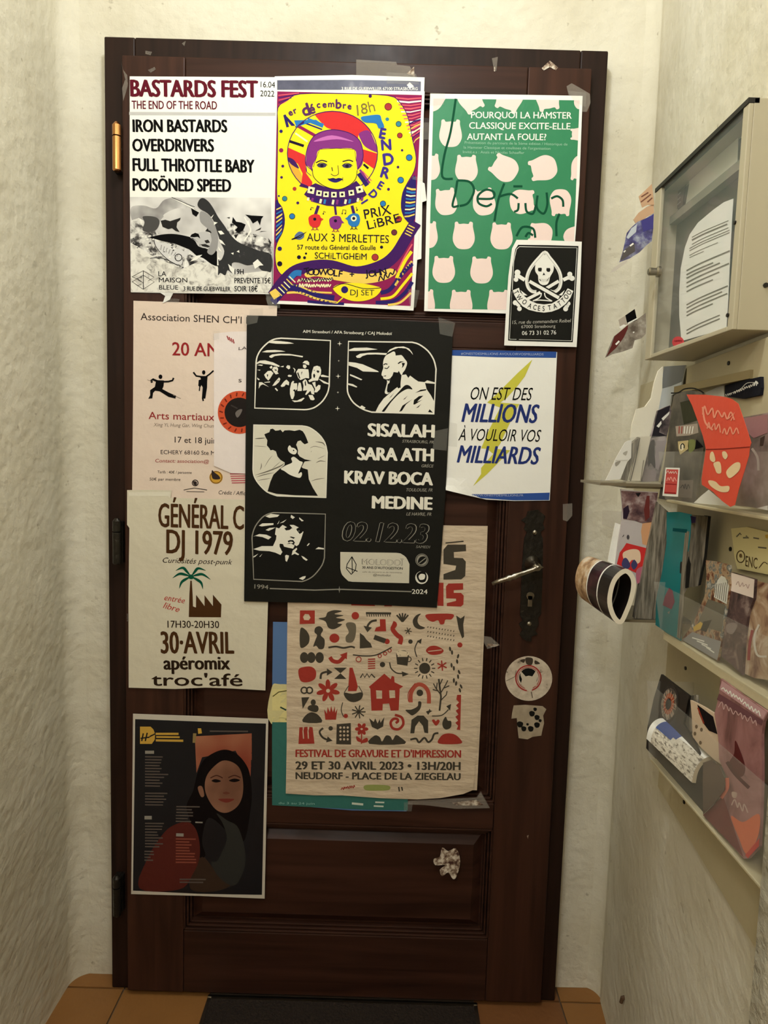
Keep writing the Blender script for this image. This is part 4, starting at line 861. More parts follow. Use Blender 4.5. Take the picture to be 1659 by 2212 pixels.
for y0_, y1_, x0_, xm, c in ((555, 830, 390, 600, DGY), (880, 1000, 390, 600, DGY), (1150, 1370, 390, 560, DGY), (1400, 1500, 385, 470, DGY), (1000, 1060, 670, 900, DGY), (1080, 1140, 665, 840, DGY), (1140, 1150, 840, 930, LG), (1290, 1500, 665, 860, ink((140, 76, 60))), (1650, 1680, 700, 940, DGY), (325, 345, 970, 1420, DGY)):
    y = y0_
    while y <= y1_: P.line(c, [(x0_, y), (xm-random.uniform(0, (xm-x0_)*.4), y+2)], 12, layer=5); y += 26
P.done('dark portrait poster of a smiling long-haired woman, low on the left', 'poster')

# --- blue slogan sheet
BL = ink((52, 84, 156)); BLT = ink((40, 54, 116)); LIME = ink((206, 200, 76))
FM = (900, 720, 4.608)
def curlm(u, v):
    d = math.hypot(max(0, .80-u), max(0, 1.19-v)) ; k_ = max(0, 1-math.hypot((u-.735)/.075, (v-1.14)/.05)); return .022*k_*k_
P = Paper('poster', DOOR, [(971, 757), (1090, 758), (1203, 761), (1195, 930), (1187, 1081), (1110, 1082), (1050, 1079), (1010, 1070), (962, 1058), (965, 900)], WHITE, lift=.0012, amp=.0007, seed=10, warp=curlm)
P.frame(*FM)
P.poly(BL, [(330, 168), (800, 172), (1390, 185), (1385, 246), (800, 240), (330, 222)], layer=0); P.poly(BL, [(540, 1600), (800, 1600), (1322, 1585), (1316, 1660), (960, 1662), (640, 1640)], layer=0)
P.text(ink((170, 180, 206)), '#ONESTDESMILLIONS AVOULOIRVOSMILLIARDS', 440, 214, 1260, 222, 22, layer=2); P.text(ink((170, 180, 206)), 'WWW.ONESTDESMILLIONS.FR', 545, 1622, 1060, 1622, 20, layer=2)
P.poly(LIME, [(1150, 262), (1075, 430), (990, 540), (890, 650), (830, 690), (1020, 705), (960, 820), (830, 1100), (790, 1150), (930, 1165), (700, 1400), (560, 1520), (640, 1400), (640, 1340), (760, 1200), (700, 1150), (640, 1145), (720, 960), (830, 740), (700, 690), (800, 600), (880, 520), (1000, 400)], layer=1)
P.text(BLK, 'ON EST DES', 524, 660, 1132, 668, 124, bold=.0, slant=.2, layer=3); P.text(BLT, 'MILLIONS', 448, 880, 1182, 892, 180, bold=.03, slant=.2, layer=3)
P.text(BLK, '\u00c0 VOULOIR VOS', 412, 1066, 1216, 1080, 118, bold=.0, slant=.2, layer=3); P.text(BLT, 'MILLIARDS', 402, 1284, 1196, 1304, 168, bold=.03, slant=.2, layer=3)
P.tape([(300, 880), (400, 900), (400, 1130), (300, 1120)])
P.done('white sheet with blue and black slanted slogan over a yellow lightning bolt', 'poster')

# --- green and blue landscape poster, behind
P = Paper('poster', DOOR, [(590, 1343), (700, 1345), (880, 1350), (884, 1540), (878, 1752), (760, 1750), (588, 1736), (588, 1500)], mat('blue_print', (84, 118, 168), .5, noise_amt=.15, noise_scale=10), lift=.0008, amp=.0005, seed=11)
FF = (560, 1120, 3.072); P.frame(*FF)
P.blob(ink((214, 204, 150)), [(84, 1120), (140, 1098), (260, 1110), (400, 1150), (420, 1360), (80, 1360)], layer=1); P.poly(ink((226, 214, 150)), [(86, 1130), (300, 1140), (300, 1352), (86, 1352)], layer=1)
P.poly(ink((58, 112, 104)), [(86, 1350), (990, 1350), (985, 1935), (700, 1930), (86, 1900)], layer=2); P.line(ink((96, 92, 50)), [(90, 1180), (130, 1150), (190, 1140)], 7, layer=3); P.line(ink((44, 70, 60)), [(140, 1250), (180, 1270)], 10, layer=3)
P.text(ink((150, 190, 180)), 'du 3 au 24 juin', 130, 1892, 368, 1896, 14, layer=3); P.line(ink((206, 214, 200)), [(615, 1888), (690, 1895)], 14, layer=3); P.line(ink((206, 214, 200)), [(770, 1880), (830, 1882)], 10, layer=3); P.line(ink((206, 214, 200)), [(760, 1905), (825, 1908)], 10, layer=3)
P.tape([(960, 1880), (1020, 1880), (1010, 1940), (960, 1940)])
P.done('blue, yellow and green landscape poster, mostly hidden behind the beige print', 'poster')

# --- two copies of the engraving festival poster
RD = ink((162, 58, 48)); DG = ink((70, 64, 54))
P = Paper('poster', DOOR, [(905, 1133), (980, 1135), (1053, 1136), (1048, 1300), (1040, 1500), (1030, 1706), (960, 1704), (880, 1700), (880, 1400)], KRAFT, lift=.0015, amp=.0009, seed=12)
P.frame(*FF)
P.poly(DG, [(1222, 205), (1250, 172), (1370, 172), (1372, 215), (1290, 222), (1292, 260), (1350, 262), (1370, 285), (1366, 380), (1340, 402), (1222, 404), (1222, 368), (1300, 340), (1306, 312), (1222, 300)], layer=2)
P.poly(RD, [(1255, 430), (1352, 428), (1352, 470), (1290, 474), (1290, 492), (1338, 492), (1356, 510), (1354, 568), (1330, 590), (1244, 590), (1244, 560), (1305, 545), (1305, 530), (1240, 528), (1238, 450)], layer=2); P.poly(RD, [(1180, 425), (1222, 425), (1222, 585), (1182, 582)], layer=2)
P.line(DG, [(1235, 162), (1355, 150)], 8, layer=2)
P.done('rear beige festival print, with big dark and red letters at its right', 'poster', 'beige festival prints')
P = Paper('poster', DOOR, [(622, 1300), (760, 1303), (900, 1306), (1006, 1310), (1040, 1312), (1036, 1500), (1030, 1600), (1022, 1704), (1000, 1713), (950, 1722), (900, 1725), (820, 1722), (740, 1716), (680, 1716), (618, 1712), (620, 1600), (620, 1450)], KRAFT, lift=.0030, amp=.0012, seed=13)
P.frame(*FF)
P.poly(RD, [(610, 560), (760, 562), (770, 578), (612, 574)], layer=1); P.poly(RD, [(830, 570), (880, 570), (880, 580), (830, 580)], layer=1)
# row 1
P.poly(RD, [(272, 607), (370, 607), (370, 695), (270, 697)], layer=1, holes=[[(292, 650), (305, 630), (330, 632), (342, 655), (330, 672), (300, 670)]])
P.blob(DG, [(395, 660), (440, 650), (455, 620), (500, 605), (550, 612), (500, 630), (560, 640), (510, 655), (570, 668), (520, 690), (550, 700), (500, 730), (460, 720), (440, 680)], layer=1)
P.circ(RD, 638, 642, 25, layer=1)
P.line(DG, [(708, 625), (875, 627)], 14, layer=1)
for i in range(11): P.line(DG, [(714+i*15, 628), (717+i*15, 648)], 6, layer=1)
for a_ in (-50, -25, 0, 25, 50): P.line(DG, [(950, 682), (950+50*math.sin(math.radians(a_)), 660-45*math.cos(math.radians(a_))*.8)], 11, layer=1)
P.poly(DG, catmull([(1072, 628), (1040, 640), (1018, 675), (1030, 715), (1065, 732), (1100, 722), (1065, 705), (1050, 680), (1055, 650)], n=4), layer=1)
P.blob(RD, [(1105, 635), (1180, 628), (1285, 632), (1275, 665), (1235, 668), (1225, 695), (1200, 698), (1185, 672), (1150, 682), (1115, 665)], layer=1)
P.poly(DG, [(1305, 640), (1335, 660), (1362, 640), (1352, 700), (1358, 780), (1345, 792), (1322, 730)], layer=1)
for i in range(30): x = 1120+(i % 10)*19; y = 712+(i//10)*30+(i % 10)*3; P.line(DG, [(x, y), (x-4, y+10)], 5, layer=1)
# row 2
P.blob(DG, [(275, 728), (310, 735), (335, 780), (325, 830), (275, 850)], layer=1)
P.blob(DG, [(375, 720), (405, 712), (425, 735), (410, 770), (435, 800), (430, 855), (400, 862), (380, 840), (360, 845), (375, 800), (385, 770), (368, 750)], layer=1)
P.circ(RD, 500, 790, 33, 30, layer=1)
P.blob(ink((110, 100, 84)), [(575, 700), (600, 685), (640, 700), (640, 770), (620, 815), (580, 815), (575, 780), (595, 750)], layer=1)
P.line(DG, [(780, 672), (745, 680), (722, 705), (718, 730)], 14, layer=1, sm=True); P.poly(DG, [(692, 708), (748, 720), (718, 752)], layer=1)
P.poly(RD, [(800, 665), (838, 665), (842, 745), (765, 745), (775, 720), (802, 712)], layer=1)
P.line(RD, [(885, 690), (900, 700), (885, 730), (915, 770), (940, 790), (932, 830)], 30, layer=1, sm=True)
for a_ in (0, 60, 120): c_ = math.cos(math.radians(a_+10))*24; s_ = math.sin(math.radians(a_+10))*24; P.line(DG, [(988-c_, 742-s_), (988+c_, 742+s_)], 6, layer=1)
P.poly(DG, [(668, 755), (695, 775), (712, 800), (740, 825), (750, 852), (668, 858)], layer=1)
P.poly(DG, [(768, 768), (845, 795), (830, 825), (757, 798)], layer=1); P.circ(RD, 848, 812, 18, layer=1); P.circ(DG, 1003, 813, 15, layer=1, n=10)
P.line(DG, [(1045, 915), (1032, 860), (1055, 805)], 7, layer=1, sm=True); P.poly(DG, [(1045, 812), (1078, 792), (1072, 828)], layer=1)
P.line(DG, [(460, 852), (510, 845), (560, 854), (610, 846), (635, 854)], 12, layer=1, sm=True); P.circ(RD, 1330, 835, 17, layer=1)
# row 3
for x in (300, 347, 402): P.circ(DG, x, 918, 28, 36, layer=1)
P.line(RD, [(470, 915), (490, 940), (530, 945), (565, 910)], 26, layer=1, sm=True); P.poly(RD, [(535, 900), (585, 882), (582, 930)], layer=1)
P.line(DG, [(622, 900), (700, 908), (780, 900), (880, 850)], 8, layer=1, sm=True)
for x, y in ((660, 930), (800, 908), (835, 892), (865, 872)): P.ring(RD, x, y, 17 if x == 660 else 11, 6, layer=1, n=12)
for i in range(5): P.line(RD, [(722, 930+i*15), (770, 928+i*15)], 8, layer=1)
P.line(DG, [(912, 890), (918, 960), (980, 970), (990, 895)], 9, layer=1); P.poly(DG, [(918, 915), (985, 915), (978, 968), (922, 960)], layer=1); P.ring(DG, 992, 930, 16, 6, layer=1, n=12); P.blob(ink((224, 206, 176)), [(915, 875), (950, 868), (990, 885), (985, 905), (920, 905)], layer=2); P.ring(DG, 950, 888, 34, 4, ry=16, layer=2, n=14)
for q in ([(1105, 875), (1130, 845), (1175, 842), (1222, 870), (1200, 895), (1140, 900)],): P.blob(RD, q, layer=1); P.line(KRAFT, [(1120, 878), (1210, 868)], 5, layer=2)
random.seed(11)
for x, y in ((1265, 862), (1278, 885), (1318, 910), (1312, 945), (1275, 970), (1290, 990), (1325, 1015), (1318, 1045), (1290, 1070), (1305, 1090), (1338, 1110), (1330, 1135)): P.circ(DG, x, y, 7, 16, layer=1, rot=random.uniform(-.5, .3), n=10)
# row 4
P.blob(RD, [(262, 1000), (300, 980), (350, 980), (378, 1010), (370, 1060), (320, 1082), (275, 1070)], layer=1)
P.line(DG, [(408, 1060), (415, 1025), (450, 1012)], 14, layer=1, sm=True); P.poly(DG, [(450, 990), (488, 1015), (450, 1038)], layer=1)
P.poly(DG, [(495, 985), (582, 985), (540, 1022)], layer=1); P.poly(DG, [(540, 1022), (580, 1060), (498, 1060)], layer=1)
P.line(DG, [(672, 1052), (688, 1025), (700, 1050), (716, 1025), (730, 1050), (745, 1028), (768, 1052)], 9, layer=1)
P.circ(DG, 818, 965, 18, layer=1, n=12); P.line(DG, [(865, 950), (875, 990), (910, 1020), (950, 1025)], 8, layer=1, sm=True); P.poly(DG, [(945, 1010), (992, 1028), (950, 1045)], layer=1)
P.circ(DG, 1097, 990, 37, layer=1)
for i in range(14): a_ = i*2*math.pi/14; P.line(DG, [(1097+48*math.cos(a_), 990+48*math.sin(a_)), (1097+70*math.cos(a_), 990+70*math.sin(a_))], 7, layer=1)
for a_ in (0, 60, 120): c_ = math.cos(math.radians(a_+25))*34; s_ = math.sin(math.radians(a_+25))*34; P.line(RD, [(1212-c_, 972-s_), (1212+c_, 972+s_)], 9, layer=1)
# row 5: flower, pot, house, rainbow, tree
for i in range(7): a_ = i*2*math.pi/7+.2; P.circ(RD, 458+45*math.cos(a_), 1138+42*math.sin(a_), 34, 16, layer=1, rot=a_, n=14)
P.circ(KRAFT, 458, 1138, 13, layer=2, n=12)
P.poly(RD, [(600, 985), (620, 985), (640, 1050), (655, 1110), (645, 1140), (590, 1140), (595, 1060)], layer=1)
P.poly(DG, catmull([(565, 1150), (620, 1158), (685, 1148), (680, 1190), (640, 1212), (600, 1208), (570, 1180)], n=3), layer=2); P.line(DG, [(565, 1150), (590, 1110), (598, 1106)], 5, layer=1); P.line(DG, [(684, 1148), (660, 1106)], 5, layer=1)
P.poly(RD, [(728, 1112), (830, 1025), (872, 1062), (880, 1040), (895, 1045), (898, 1082), (955, 1110), (932, 1125), (925, 1268), (872, 1270), (862, 1222), (820, 1225), (818, 1268), (745, 1270), (738, 1125)], layer=1, holes=[[(775, 1135), (815, 1137), (815, 1190), (778, 1190)], [(862, 1135), (900, 1135), (902, 1185), (865, 1187)]])
P.line(ink((178, 84, 66)), [(1005, 1215), (1008, 1150), (1045, 1100), (1090, 1105), (1122, 1150), (1125, 1222)], 26, layer=1, sm=True); P.line(RD, [(990, 1210), (990, 1150), (1035, 1088)], 5, layer=2, sm=True)
P.circ(DG, 1065, 1152, 22, layer=1, n=14); P.blob(DG, [(970, 1265), (1010, 1262), (1050, 1240), (1055, 1210), (1075, 1215), (1065, 1262), (1020, 1300), (995, 1290)], layer=1)
P.line(DG, [(1195, 1270), (1205, 1180), (1195, 1100), (1190, 1060)], 12, layer=1)
for q in ([(1200, 1160), (1170, 1120), (1155, 1090)], [(1205, 1150), (1235, 1100), (1250, 1070)], [(1175, 1125), (1180, 1085)], [(1225, 1120), (1260, 1105)], [(1205, 1200), (1240, 1165), (1245, 1140)], [(1197, 1100), (1215, 1060)], [(1190, 1140), (1150, 1130)]): P.line(DG, q, 7, layer=1)
P.poly(RD, [(1312, 1165), (1338, 1165), (1332, 1398), (1308, 1395), (1318, 1370), (1300, 1350), (1318, 1335), (1300, 1310), (1320, 1295), (1302, 1270), (1322, 1255), (1304, 1235), (1324, 1215), (1306, 1195)], layer=1)
# row 6
P.ring(DG, 300, 1135, 20, 10, layer=1, n=16); P.ring(DG, 335, 1135, 20, 10, layer=1, n=16)
P.poly(DG, [(282, 1182), (335, 1180), (290, 1258)], layer=1)
P.circ(DG, 360, 1215, 17, 20, layer=1); P.blob(DG, [(325, 1262), (335, 1235), (385, 1235), (395, 1262), (375, 1280)], layer=1); P.poly(DG, catmull([(292, 1345), (310, 1300), (350, 1280), (395, 1300), (415, 1348)], n=3), layer=1)
P.poly(RD, [(432, 1260), (450, 1290), (455, 1245), (470, 1280), (478, 1238), (490, 1280), (502, 1240), (505, 1285), (520, 1255), (510, 1330), (440, 1330)], layer=1)
P.line(DG, [(560, 1310), (545, 1265), (555, 1215)], 6, layer=1, sm=True); P.circ(RD, 575, 1305, 15, layer=1, n=8)
for i in range(9): a_ = i*2*math.pi/9; P.line(DG, [(660, 1278), (660+46*math.cos(a_), 1278+44*math.sin(a_))], 8, layer=1, taper=False)
P.line(DG, [(1145, 1305), (1210, 1300), (1255, 1262)], 7, layer=1, sm=True); P.poly(DG, [(1240, 1240), (1272, 1225), (1265, 1270)], layer=1); P.poly(DG, [(1105, 1275), (1125, 1268), (1128, 1255), (1135, 1268), (1148, 1272), (1130, 1282), (1120, 1298)], layer=1)
P.poly(DG, [(730, 1320), (760, 1345), (770, 1320), (785, 1355), (800, 1325), (805, 1350), (830, 1312), (822, 1375), (785, 1395), (748, 1378)], layer=1)
P.line(RD, [(905, 1352), (920, 1340), (915, 1325), (890, 1325), (872, 1350), (885, 1385), (925, 1392), (955, 1360), (945, 1315), (900, 1298)], 17, layer=1, sm=True)
P.poly(DG, [(1002, 1420), (1010, 1330), (1050, 1302), (1090, 1302), (1120, 1335), (1120, 1420), (1095, 1415), (1085, 1370), (1060, 1340), (1035, 1375), (1028, 1420)], layer=1)
P.blob(RD, [(1145, 1335), (1160, 1328), (1170, 1340), (1185, 1328), (1196, 1342), (1172, 1370)], layer=1); P.blob(DG, [(1215, 1345), (1235, 1310), (1250, 1335), (1272, 1340), (1270, 1380), (1240, 1395), (1218, 1378)], layer=1)
# row 7
P.poly(RD, [(262, 1490), (268, 1380), (290, 1378), (292, 1420), (300, 1378), (322, 1376), (325, 1420), (335, 1376), (356, 1380), (368, 1488)], layer=1); P.line(KRAFT, [(292, 1400), (296, 1455)], 7, layer=2); P.line(KRAFT, [(325, 1400), (328, 1455)], 7, layer=2)
P.line(DG, [(425, 1385), (402, 1410), (420, 1445), (450, 1462)], 13, layer=1, sm=True); P.poly(DG, [(455, 1440), (488, 1470), (445, 1480)], layer=1); P.circ(DG, 475, 1387, 15, layer=1, n=12)
P.poly(DG, [(515, 1360), (608, 1352), (610, 1495), (512, 1492)], layer=1)
for i in range(3):
    for j in range(4): P.circ(KRAFT, 540+i*24, 1382+j*26, 8, layer=2, n=8)
for i in range(6): a_ = i*math.pi/3; P.circ(RD, 680+26*math.cos(a_), 1392+24*math.sin(a_), 19, 12, layer=1, rot=a_, n=12)
P.line(RD, [(680, 1410), (678, 1490)], 8, layer=1); P.blob(RD, [(645, 1440), (675, 1460), (680, 1480), (650, 1470)], layer=1); P.blob(RD, [(715, 1450), (685, 1465), (682, 1485), (720, 1475)], layer=1)
P.poly(DG, catmull([(730, 1490), (765, 1435), (800, 1445), (815, 1475), (840, 1435), (870, 1440), (885, 1465), (905, 1432), (935, 1445), (965, 1490)], n=3), layer=1)
P.line(DG, [(1002, 1462), (1040, 1455), (1060, 1480), (1095, 1450), (1120, 1478), (1145, 1460), (1160, 1425), (1188, 1418)], 13, layer=1, sm=True)
P.blob(RD, [(1192, 1488), (1200, 1445), (1235, 1422), (1290, 1425), (1330, 1455), (1335, 1488)], layer=1)
P.text(RD, "FESTIVAL DE GRAVURE ET D'IMPRESSION", 245, 1576, 1335, 1580, 48, bold=.05, wob=.02); P.text(DG, '29 ET 30 AVRIL 2023 \u2022 13H/20H', 245, 1658, 1332, 1662, 52, bold=.06, wob=.02); P.text(DG, 'NEUDORF - PLACE DE LA ZIEGELAU', 245, 1722, 1332, 1728, 44, bold=.06, wob=.02)
P.scrawl(RD, 545, 1795, 635, 1780, 20, 5); P.blob(ink((150, 158, 92)), [(700, 1765), (780, 1760), (862, 1768), (860, 1795), (780, 1800), (705, 1795)], layer=1); P.line(DG, [(925, 1775), (930, 1805)], 9, layer=1); P.line(DG, [(945, 1775), (950, 1800)], 9, layer=1)
P.done('front beige festival print, filled with small red and dark pictograms', 'poster', 'beige festival prints')

# --- big black concert poster
P = Paper('poster', DOOR, [(535, 683), (680, 686), (800, 690), (978, 701), (972, 860), (962, 1060), (952, 1200), (943, 1311), (840, 1306), (700, 1301), (529, 1297), (531, 1100), (533, 860)], BLACKP, lift=.0070, amp=.0009, seed=14)
FK = (500, 660, 3.318); P.frame(*FK)
CW = ink((232, 228, 214)); BK2 = ink((26, 25, 22)); GL = ink((150, 146, 134))
P.text(CW, 'AIM Strassburi / AFA Strasbourg / CAJ Molodo\u00ef', 515, 200, 1150, 216, 20, bold=.02)
def star(x, y, r, c=CW): P.poly(c, [(x, y-r), (x+r*.16, y-r*.16), (x+r, y), (x+r*.16, y+r*.16), (x, y+r), (x-r*.16, y+r*.16), (x-r, y), (x-r*.16, y-r*.16)], layer=2)
for x, y, r in ((777, 278, 18), (771, 400, 8), (767, 510, 18), (765, 625, 9), (762, 740, 18)): star(x, y, r)
K1 = (540, 720, 8.732); P.frame(*K1)
f1 = [(105, 1415)]+catmull([(130, 560), (150, 450), (220, 320), (350, 190), (470, 125), (600, 105)], False, 3)+[(1525, 150)]+catmull([(1500, 1000), (1470, 1130), (1380, 1280), (1250, 1390), (1130, 1435), (1030, 1445)], False, 3)
P.poly(BK2, f1, layer=1)
P.line(CW, f1, 26, layer=4, closed=True, part='picture_frame')
for q in ([(360, 190), (430, 150), (600, 160), (760, 180), (840, 205), (700, 212), (500, 208)], [(240, 365), (330, 330), (480, 325), (600, 335), (680, 355), (480, 368), (330, 372)], [(375, 440), (430, 410), (560, 395), (760, 400), (1010, 440), (1000, 465), (800, 430), (600, 425), (480, 440), (420, 475), (385, 465)], [(135, 570), (200, 525), (300, 520), (450, 560), (570, 620), (565, 645), (400, 600), (300, 590), (200, 570), (145, 590)],
          [(150, 610), (200, 598), (260, 605), (240, 625)], [(150, 700), (210, 695), (200, 715)], [(380, 650), (420, 620), (440, 650), (410, 680)], [(460, 640), (520, 640), (545, 680), (530, 740), (555, 770), (500, 785), (460, 740), (430, 690)], [(690, 650), (720, 610), (765, 620), (770, 670), (740, 690)], [(1000, 570), (1040, 530), (1090, 525), (1125, 560), (1125, 610), (1080, 600), (1050, 580)], [(1010, 600), (1060, 600), (1080, 640), (1050, 675), (1010, 650)], [(880, 740), (920, 680), (1000, 680), (1110, 690), (1120, 760), (1125, 860), (1060, 850), (990, 880), (960, 890), (920, 850)],
          [(1190, 700), (1210, 640), (1270, 620), (1330, 640), (1350, 700), (1345, 780), (1310, 840), (1290, 900), (1200, 905), (1130, 930), (1110, 900), (1170, 860), (1170, 780)], [(1340, 800), (1380, 790), (1490, 820), (1490, 838), (1350, 830)], [(1300, 870), (1340, 880), (1490, 950), (1490, 972), (1400, 950)], [(790, 940), (820, 905), (845, 915), (830, 950), (900, 950), (900, 1060), (870, 1090), (860, 1060), (820, 1080), (850, 1110), (850, 1180), (820, 1250), (790, 1240), (765, 1150), (765, 1060)], [(930, 940), (965, 940), (990, 1060), (985, 1095), (905, 1095), (910, 1020)], [(1000, 920), (1050, 870), (1080, 900), (1100, 960), (1170, 980), (1215, 1060), (1220, 1160), (1170, 1150), (1150, 1090), (1070, 1170), (1050, 1160), (1090, 1080), (1010, 1090), (1020, 1000)],
          [(1180, 940), (1240, 920), (1250, 1030), (1300, 980), (1340, 990), (1330, 1060), (1270, 1120), (1220, 1120), (1240, 1060)], [(280, 790), (350, 720), (410, 715), (455, 760), (430, 800), (400, 850), (360, 900), (310, 850)], [(150, 840), (200, 880), (180, 895), (150, 870)], [(185, 930), (240, 930), (370, 1020), (260, 970), (215, 990), (180, 1050)], [(480, 930), (560, 840), (585, 870), (560, 930), (490, 990), (435, 1000)], [(590, 1000), (650, 920), (700, 880), (750, 930), (745, 990), (690, 970), (660, 1010), (610, 1020)], [(480, 1050), (500, 1035), (540, 1080), (525, 1100)], [(720, 810), (745, 790), (800, 800), (790, 830), (740, 830)], [(800, 1270), (900, 1275), (1020, 1220), (1040, 1230), (980, 1290), (850, 1305)], [(1110, 1170), (1190, 1170), (1230, 1250), (1200, 1270), (1150, 1260)], [(280, 930), (390, 915), (390, 935), (290, 940)], [(820, 660), (850, 670), (870, 700), (840, 760), (850, 700)], [(580, 640), (650, 620), (640, 650)]):
    P.poly(CW, q, layer=2)
for q in ([(1200, 790), (1220, 765), (1240, 800), (1230, 850), (1205, 840)], [(1255, 720), (1290, 705), (1325, 730), (1290, 760)], [(1205, 700), (1235, 705), (1220, 720)], [(530, 890), (560, 895), (545, 910)], [(1040, 930), (1060, 900), (1070, 990), (1050, 1000)], [(490, 690), (520, 700), (510, 720), (470, 700)], [(900, 760), (920, 740), (960, 860), (940, 860)], [(980, 740), (1000, 730), (980, 800)], [(330, 780), (360, 790), (340, 840)]): P.poly(BK2, q, layer=3)
P.ring(CW, 1290, 732, 26, 5, layer=3, n=12)
K2 = (740, 730, 7.9); P.frame(*K2)
f2 = [(105, 70)]+catmull([(1180, 85), (1300, 120), (1450, 230), (1550, 380), (1590, 540)], False, 3)+[(1555, 1300)]+catmull([(500, 1270), (350, 1220), (190, 1110), (100, 960), (85, 850)], False, 3)
P.poly(BK2, f2, layer=1); P.line(CW, f2, 24, layer=5, closed=True, part='picture_frame')
for q in ([(115, 210), (200, 180), (420, 175), (600, 205), (400, 225), (240, 232), (115, 232)], [(230, 320), (300, 280), (450, 262), (600, 262), (760, 270), (740, 300), (560, 290), (420, 295), (340, 320), (300, 350), (250, 350)], [(110, 420), (220, 430), (350, 460), (600, 570), (620, 590), (480, 585), (350, 580), (250, 520), (110, 480)], [(130, 625), (200, 650), (340, 715), (320, 730), (200, 680), (130, 650)], [(100, 780), (180, 795), (255, 840), (240, 852), (160, 825), (100, 808)], [(760, 265), (800, 210), (900, 165), (1040, 155), (1130, 190), (1180, 250), (1200, 300), (1150, 240), (1080, 190), (950, 180), (850, 215)], [(1380, 770), (1440, 730), (1570, 765), (1570, 790), (1440, 780)], [(280, 1195), (330, 1155), (395, 1195), (370, 1215)]):
    P.poly(CW, q, layer=2)
P.poly(CW, catmull([(880, 240), (800, 275), (740, 310), (705, 370), (690, 450), (695, 520), (675, 580), (665, 640), (690, 665), (700, 700), (740, 715), (760, 760), (740, 850), (720, 940), (760, 965), (800, 940), (900, 860), (980, 760), (1010, 640), (1060, 560), (1100, 440), (1060, 370), (1000, 300), (920, 300)], n=3), layer=2)
P.poly(BK2, [(870, 590), (940, 600), (960, 570), (990, 630), (1005, 640), (990, 760), (985, 850), (950, 870), (930, 840), (870, 890), (820, 930), (770, 940), (755, 900), (770, 800), (800, 770), (810, 700), (850, 650)], layer=3)
P.poly(BK2, [(895, 240), (1000, 180), (1100, 220), (1170, 290), (1195, 400), (1210, 560), (1215, 690), (1150, 650), (1120, 680), (1085, 620), (1020, 610), (1075, 540), (1110, 440), (1060, 350), (1000, 300), (905, 310)], layer=3)
P.poly(CW, [(1010, 640), (1080, 630), (1120, 690), (1150, 650), (1230, 710), (1290, 750), (1400, 760), (1430, 880), (1500, 980), (1560, 1090), (1555, 1298), (560, 1270), (620, 1150), (700, 1040), (780, 970), (900, 870), (940, 840), (990, 860), (985, 740)], layer=2)
P.poly(BK2, catmull([(1190, 885), (1150, 830), (1100, 808), (1050, 825), (980, 900), (880, 1010), (770, 1130), (670, 1258), (715, 1258), (820, 1110), (950, 970), (1050, 900), (1120, 875)], n=3), layer=3)
for q in ([(1235, 945), (1330, 890), (1425, 880), (1420, 900), (1300, 925)], [(1215, 1065), (1300, 1000), (1375, 990), (1300, 1060), (1270, 1095), (1360, 1060), (1230, 1140), (1205, 1140)], [(965, 1265), (1020, 1160), (1190, 1050), (1080, 1140), (1010, 1250)], [(1250, 1200), (1340, 1130), (1290, 1190)], [(790, 1040), (880, 940), (830, 1010)], [(1030, 1060), (1110, 990), (1060, 1050)], [(1455, 1270), (1480, 1220), (1540, 1280)]): P.poly(BK2, q, layer=3)
P.line(BK2, [(700, 470), (730, 450), (765, 460)], 16, layer=4, sm=True); P.line(BK2, [(715, 520), (760, 530), (795, 490)], 14, layer=4, sm=True); P.poly(BK2, [(940, 440), (980, 410), (1050, 410), (990, 430), (950, 455)], layer=4); P.blob(BK2, [(1010, 440), (1060, 440), (1040, 490), (1010, 520), (1020, 480)], layer=4); P.poly(BK2, [(690, 660), (745, 645), (735, 665)], layer=4); P.poly(BK2, [(715, 720), (790, 710), (810, 690), (800, 740)], layer=4)
K3 = (540, 910, 9.217); P.frame(*K3)
f3 = [(90, 75)]+catmull([(1050, 95), (1200, 130), (1380, 260), (1500, 430), (1545, 620)], False, 3)+[(1520, 1515)]+catmull([(550, 1480), (350, 1400), (180, 1230), (95, 1080), (75, 950)], False, 3)
P.poly(ink((218, 213, 196)), f3, layer=1); P.line(CW, f3, 22, layer=4, closed=True, part='picture_frame')
P.poly(BK2, [(420, 160), (470, 150), (520, 190), (580, 185), (620, 170), (665, 220), (700, 185), (800, 180), (900, 195), (1000, 172), (1060, 200), (1100, 260), (1135, 340), (1170, 430), (1100, 460), (1060, 430), (1020, 385), (960, 400), (930, 470), (970, 560), (960, 640), (1000, 700), (1100, 755), (1235, 785), (1100, 800), (1080, 830), (1040, 910), (1060, 930), (1160, 960), (1180, 1150), (1260, 1320), (1360, 1480), (900, 1468), (540, 1440), (365, 1390), (420, 1200), (480, 1060), (600, 950), (700, 870), (705, 820), (620, 770), (560, 700), (530, 600), (470, 570), (420, 580), (400, 540), (350, 480), (360, 380), (330, 330), (300, 260), (400, 220)], layer=2)
P.poly(CW, catmull([(830, 740), (880, 705), (940, 740), (1000, 790), (1060, 815), (1030, 900), (970, 1040), (1030, 1010), (1045, 1060), (1010, 1120), (930, 1110), (800, 1060), (700, 990), (625, 945), (720, 880), (850, 820)], n=3), layer=3)
P.blob(CW, [(765, 540), (800, 480), (840, 520), (900, 540), (945, 590), (920, 650), (860, 655), (790, 610)], layer=3); P.circ(BK2, 880, 580, 14, layer=4, n=8); P.poly(BK2, [(820, 490), (860, 510), (840, 530)], layer=4)
P.poly(ink((218, 213, 196)), [(960, 400), (1010, 385), (1060, 440), (1100, 462), (1200, 500), (1230, 640), (1240, 770), (1150, 765), (1050, 700), (985, 640), (940, 480)], layer=3)
GY3 = ink((110, 104, 92))
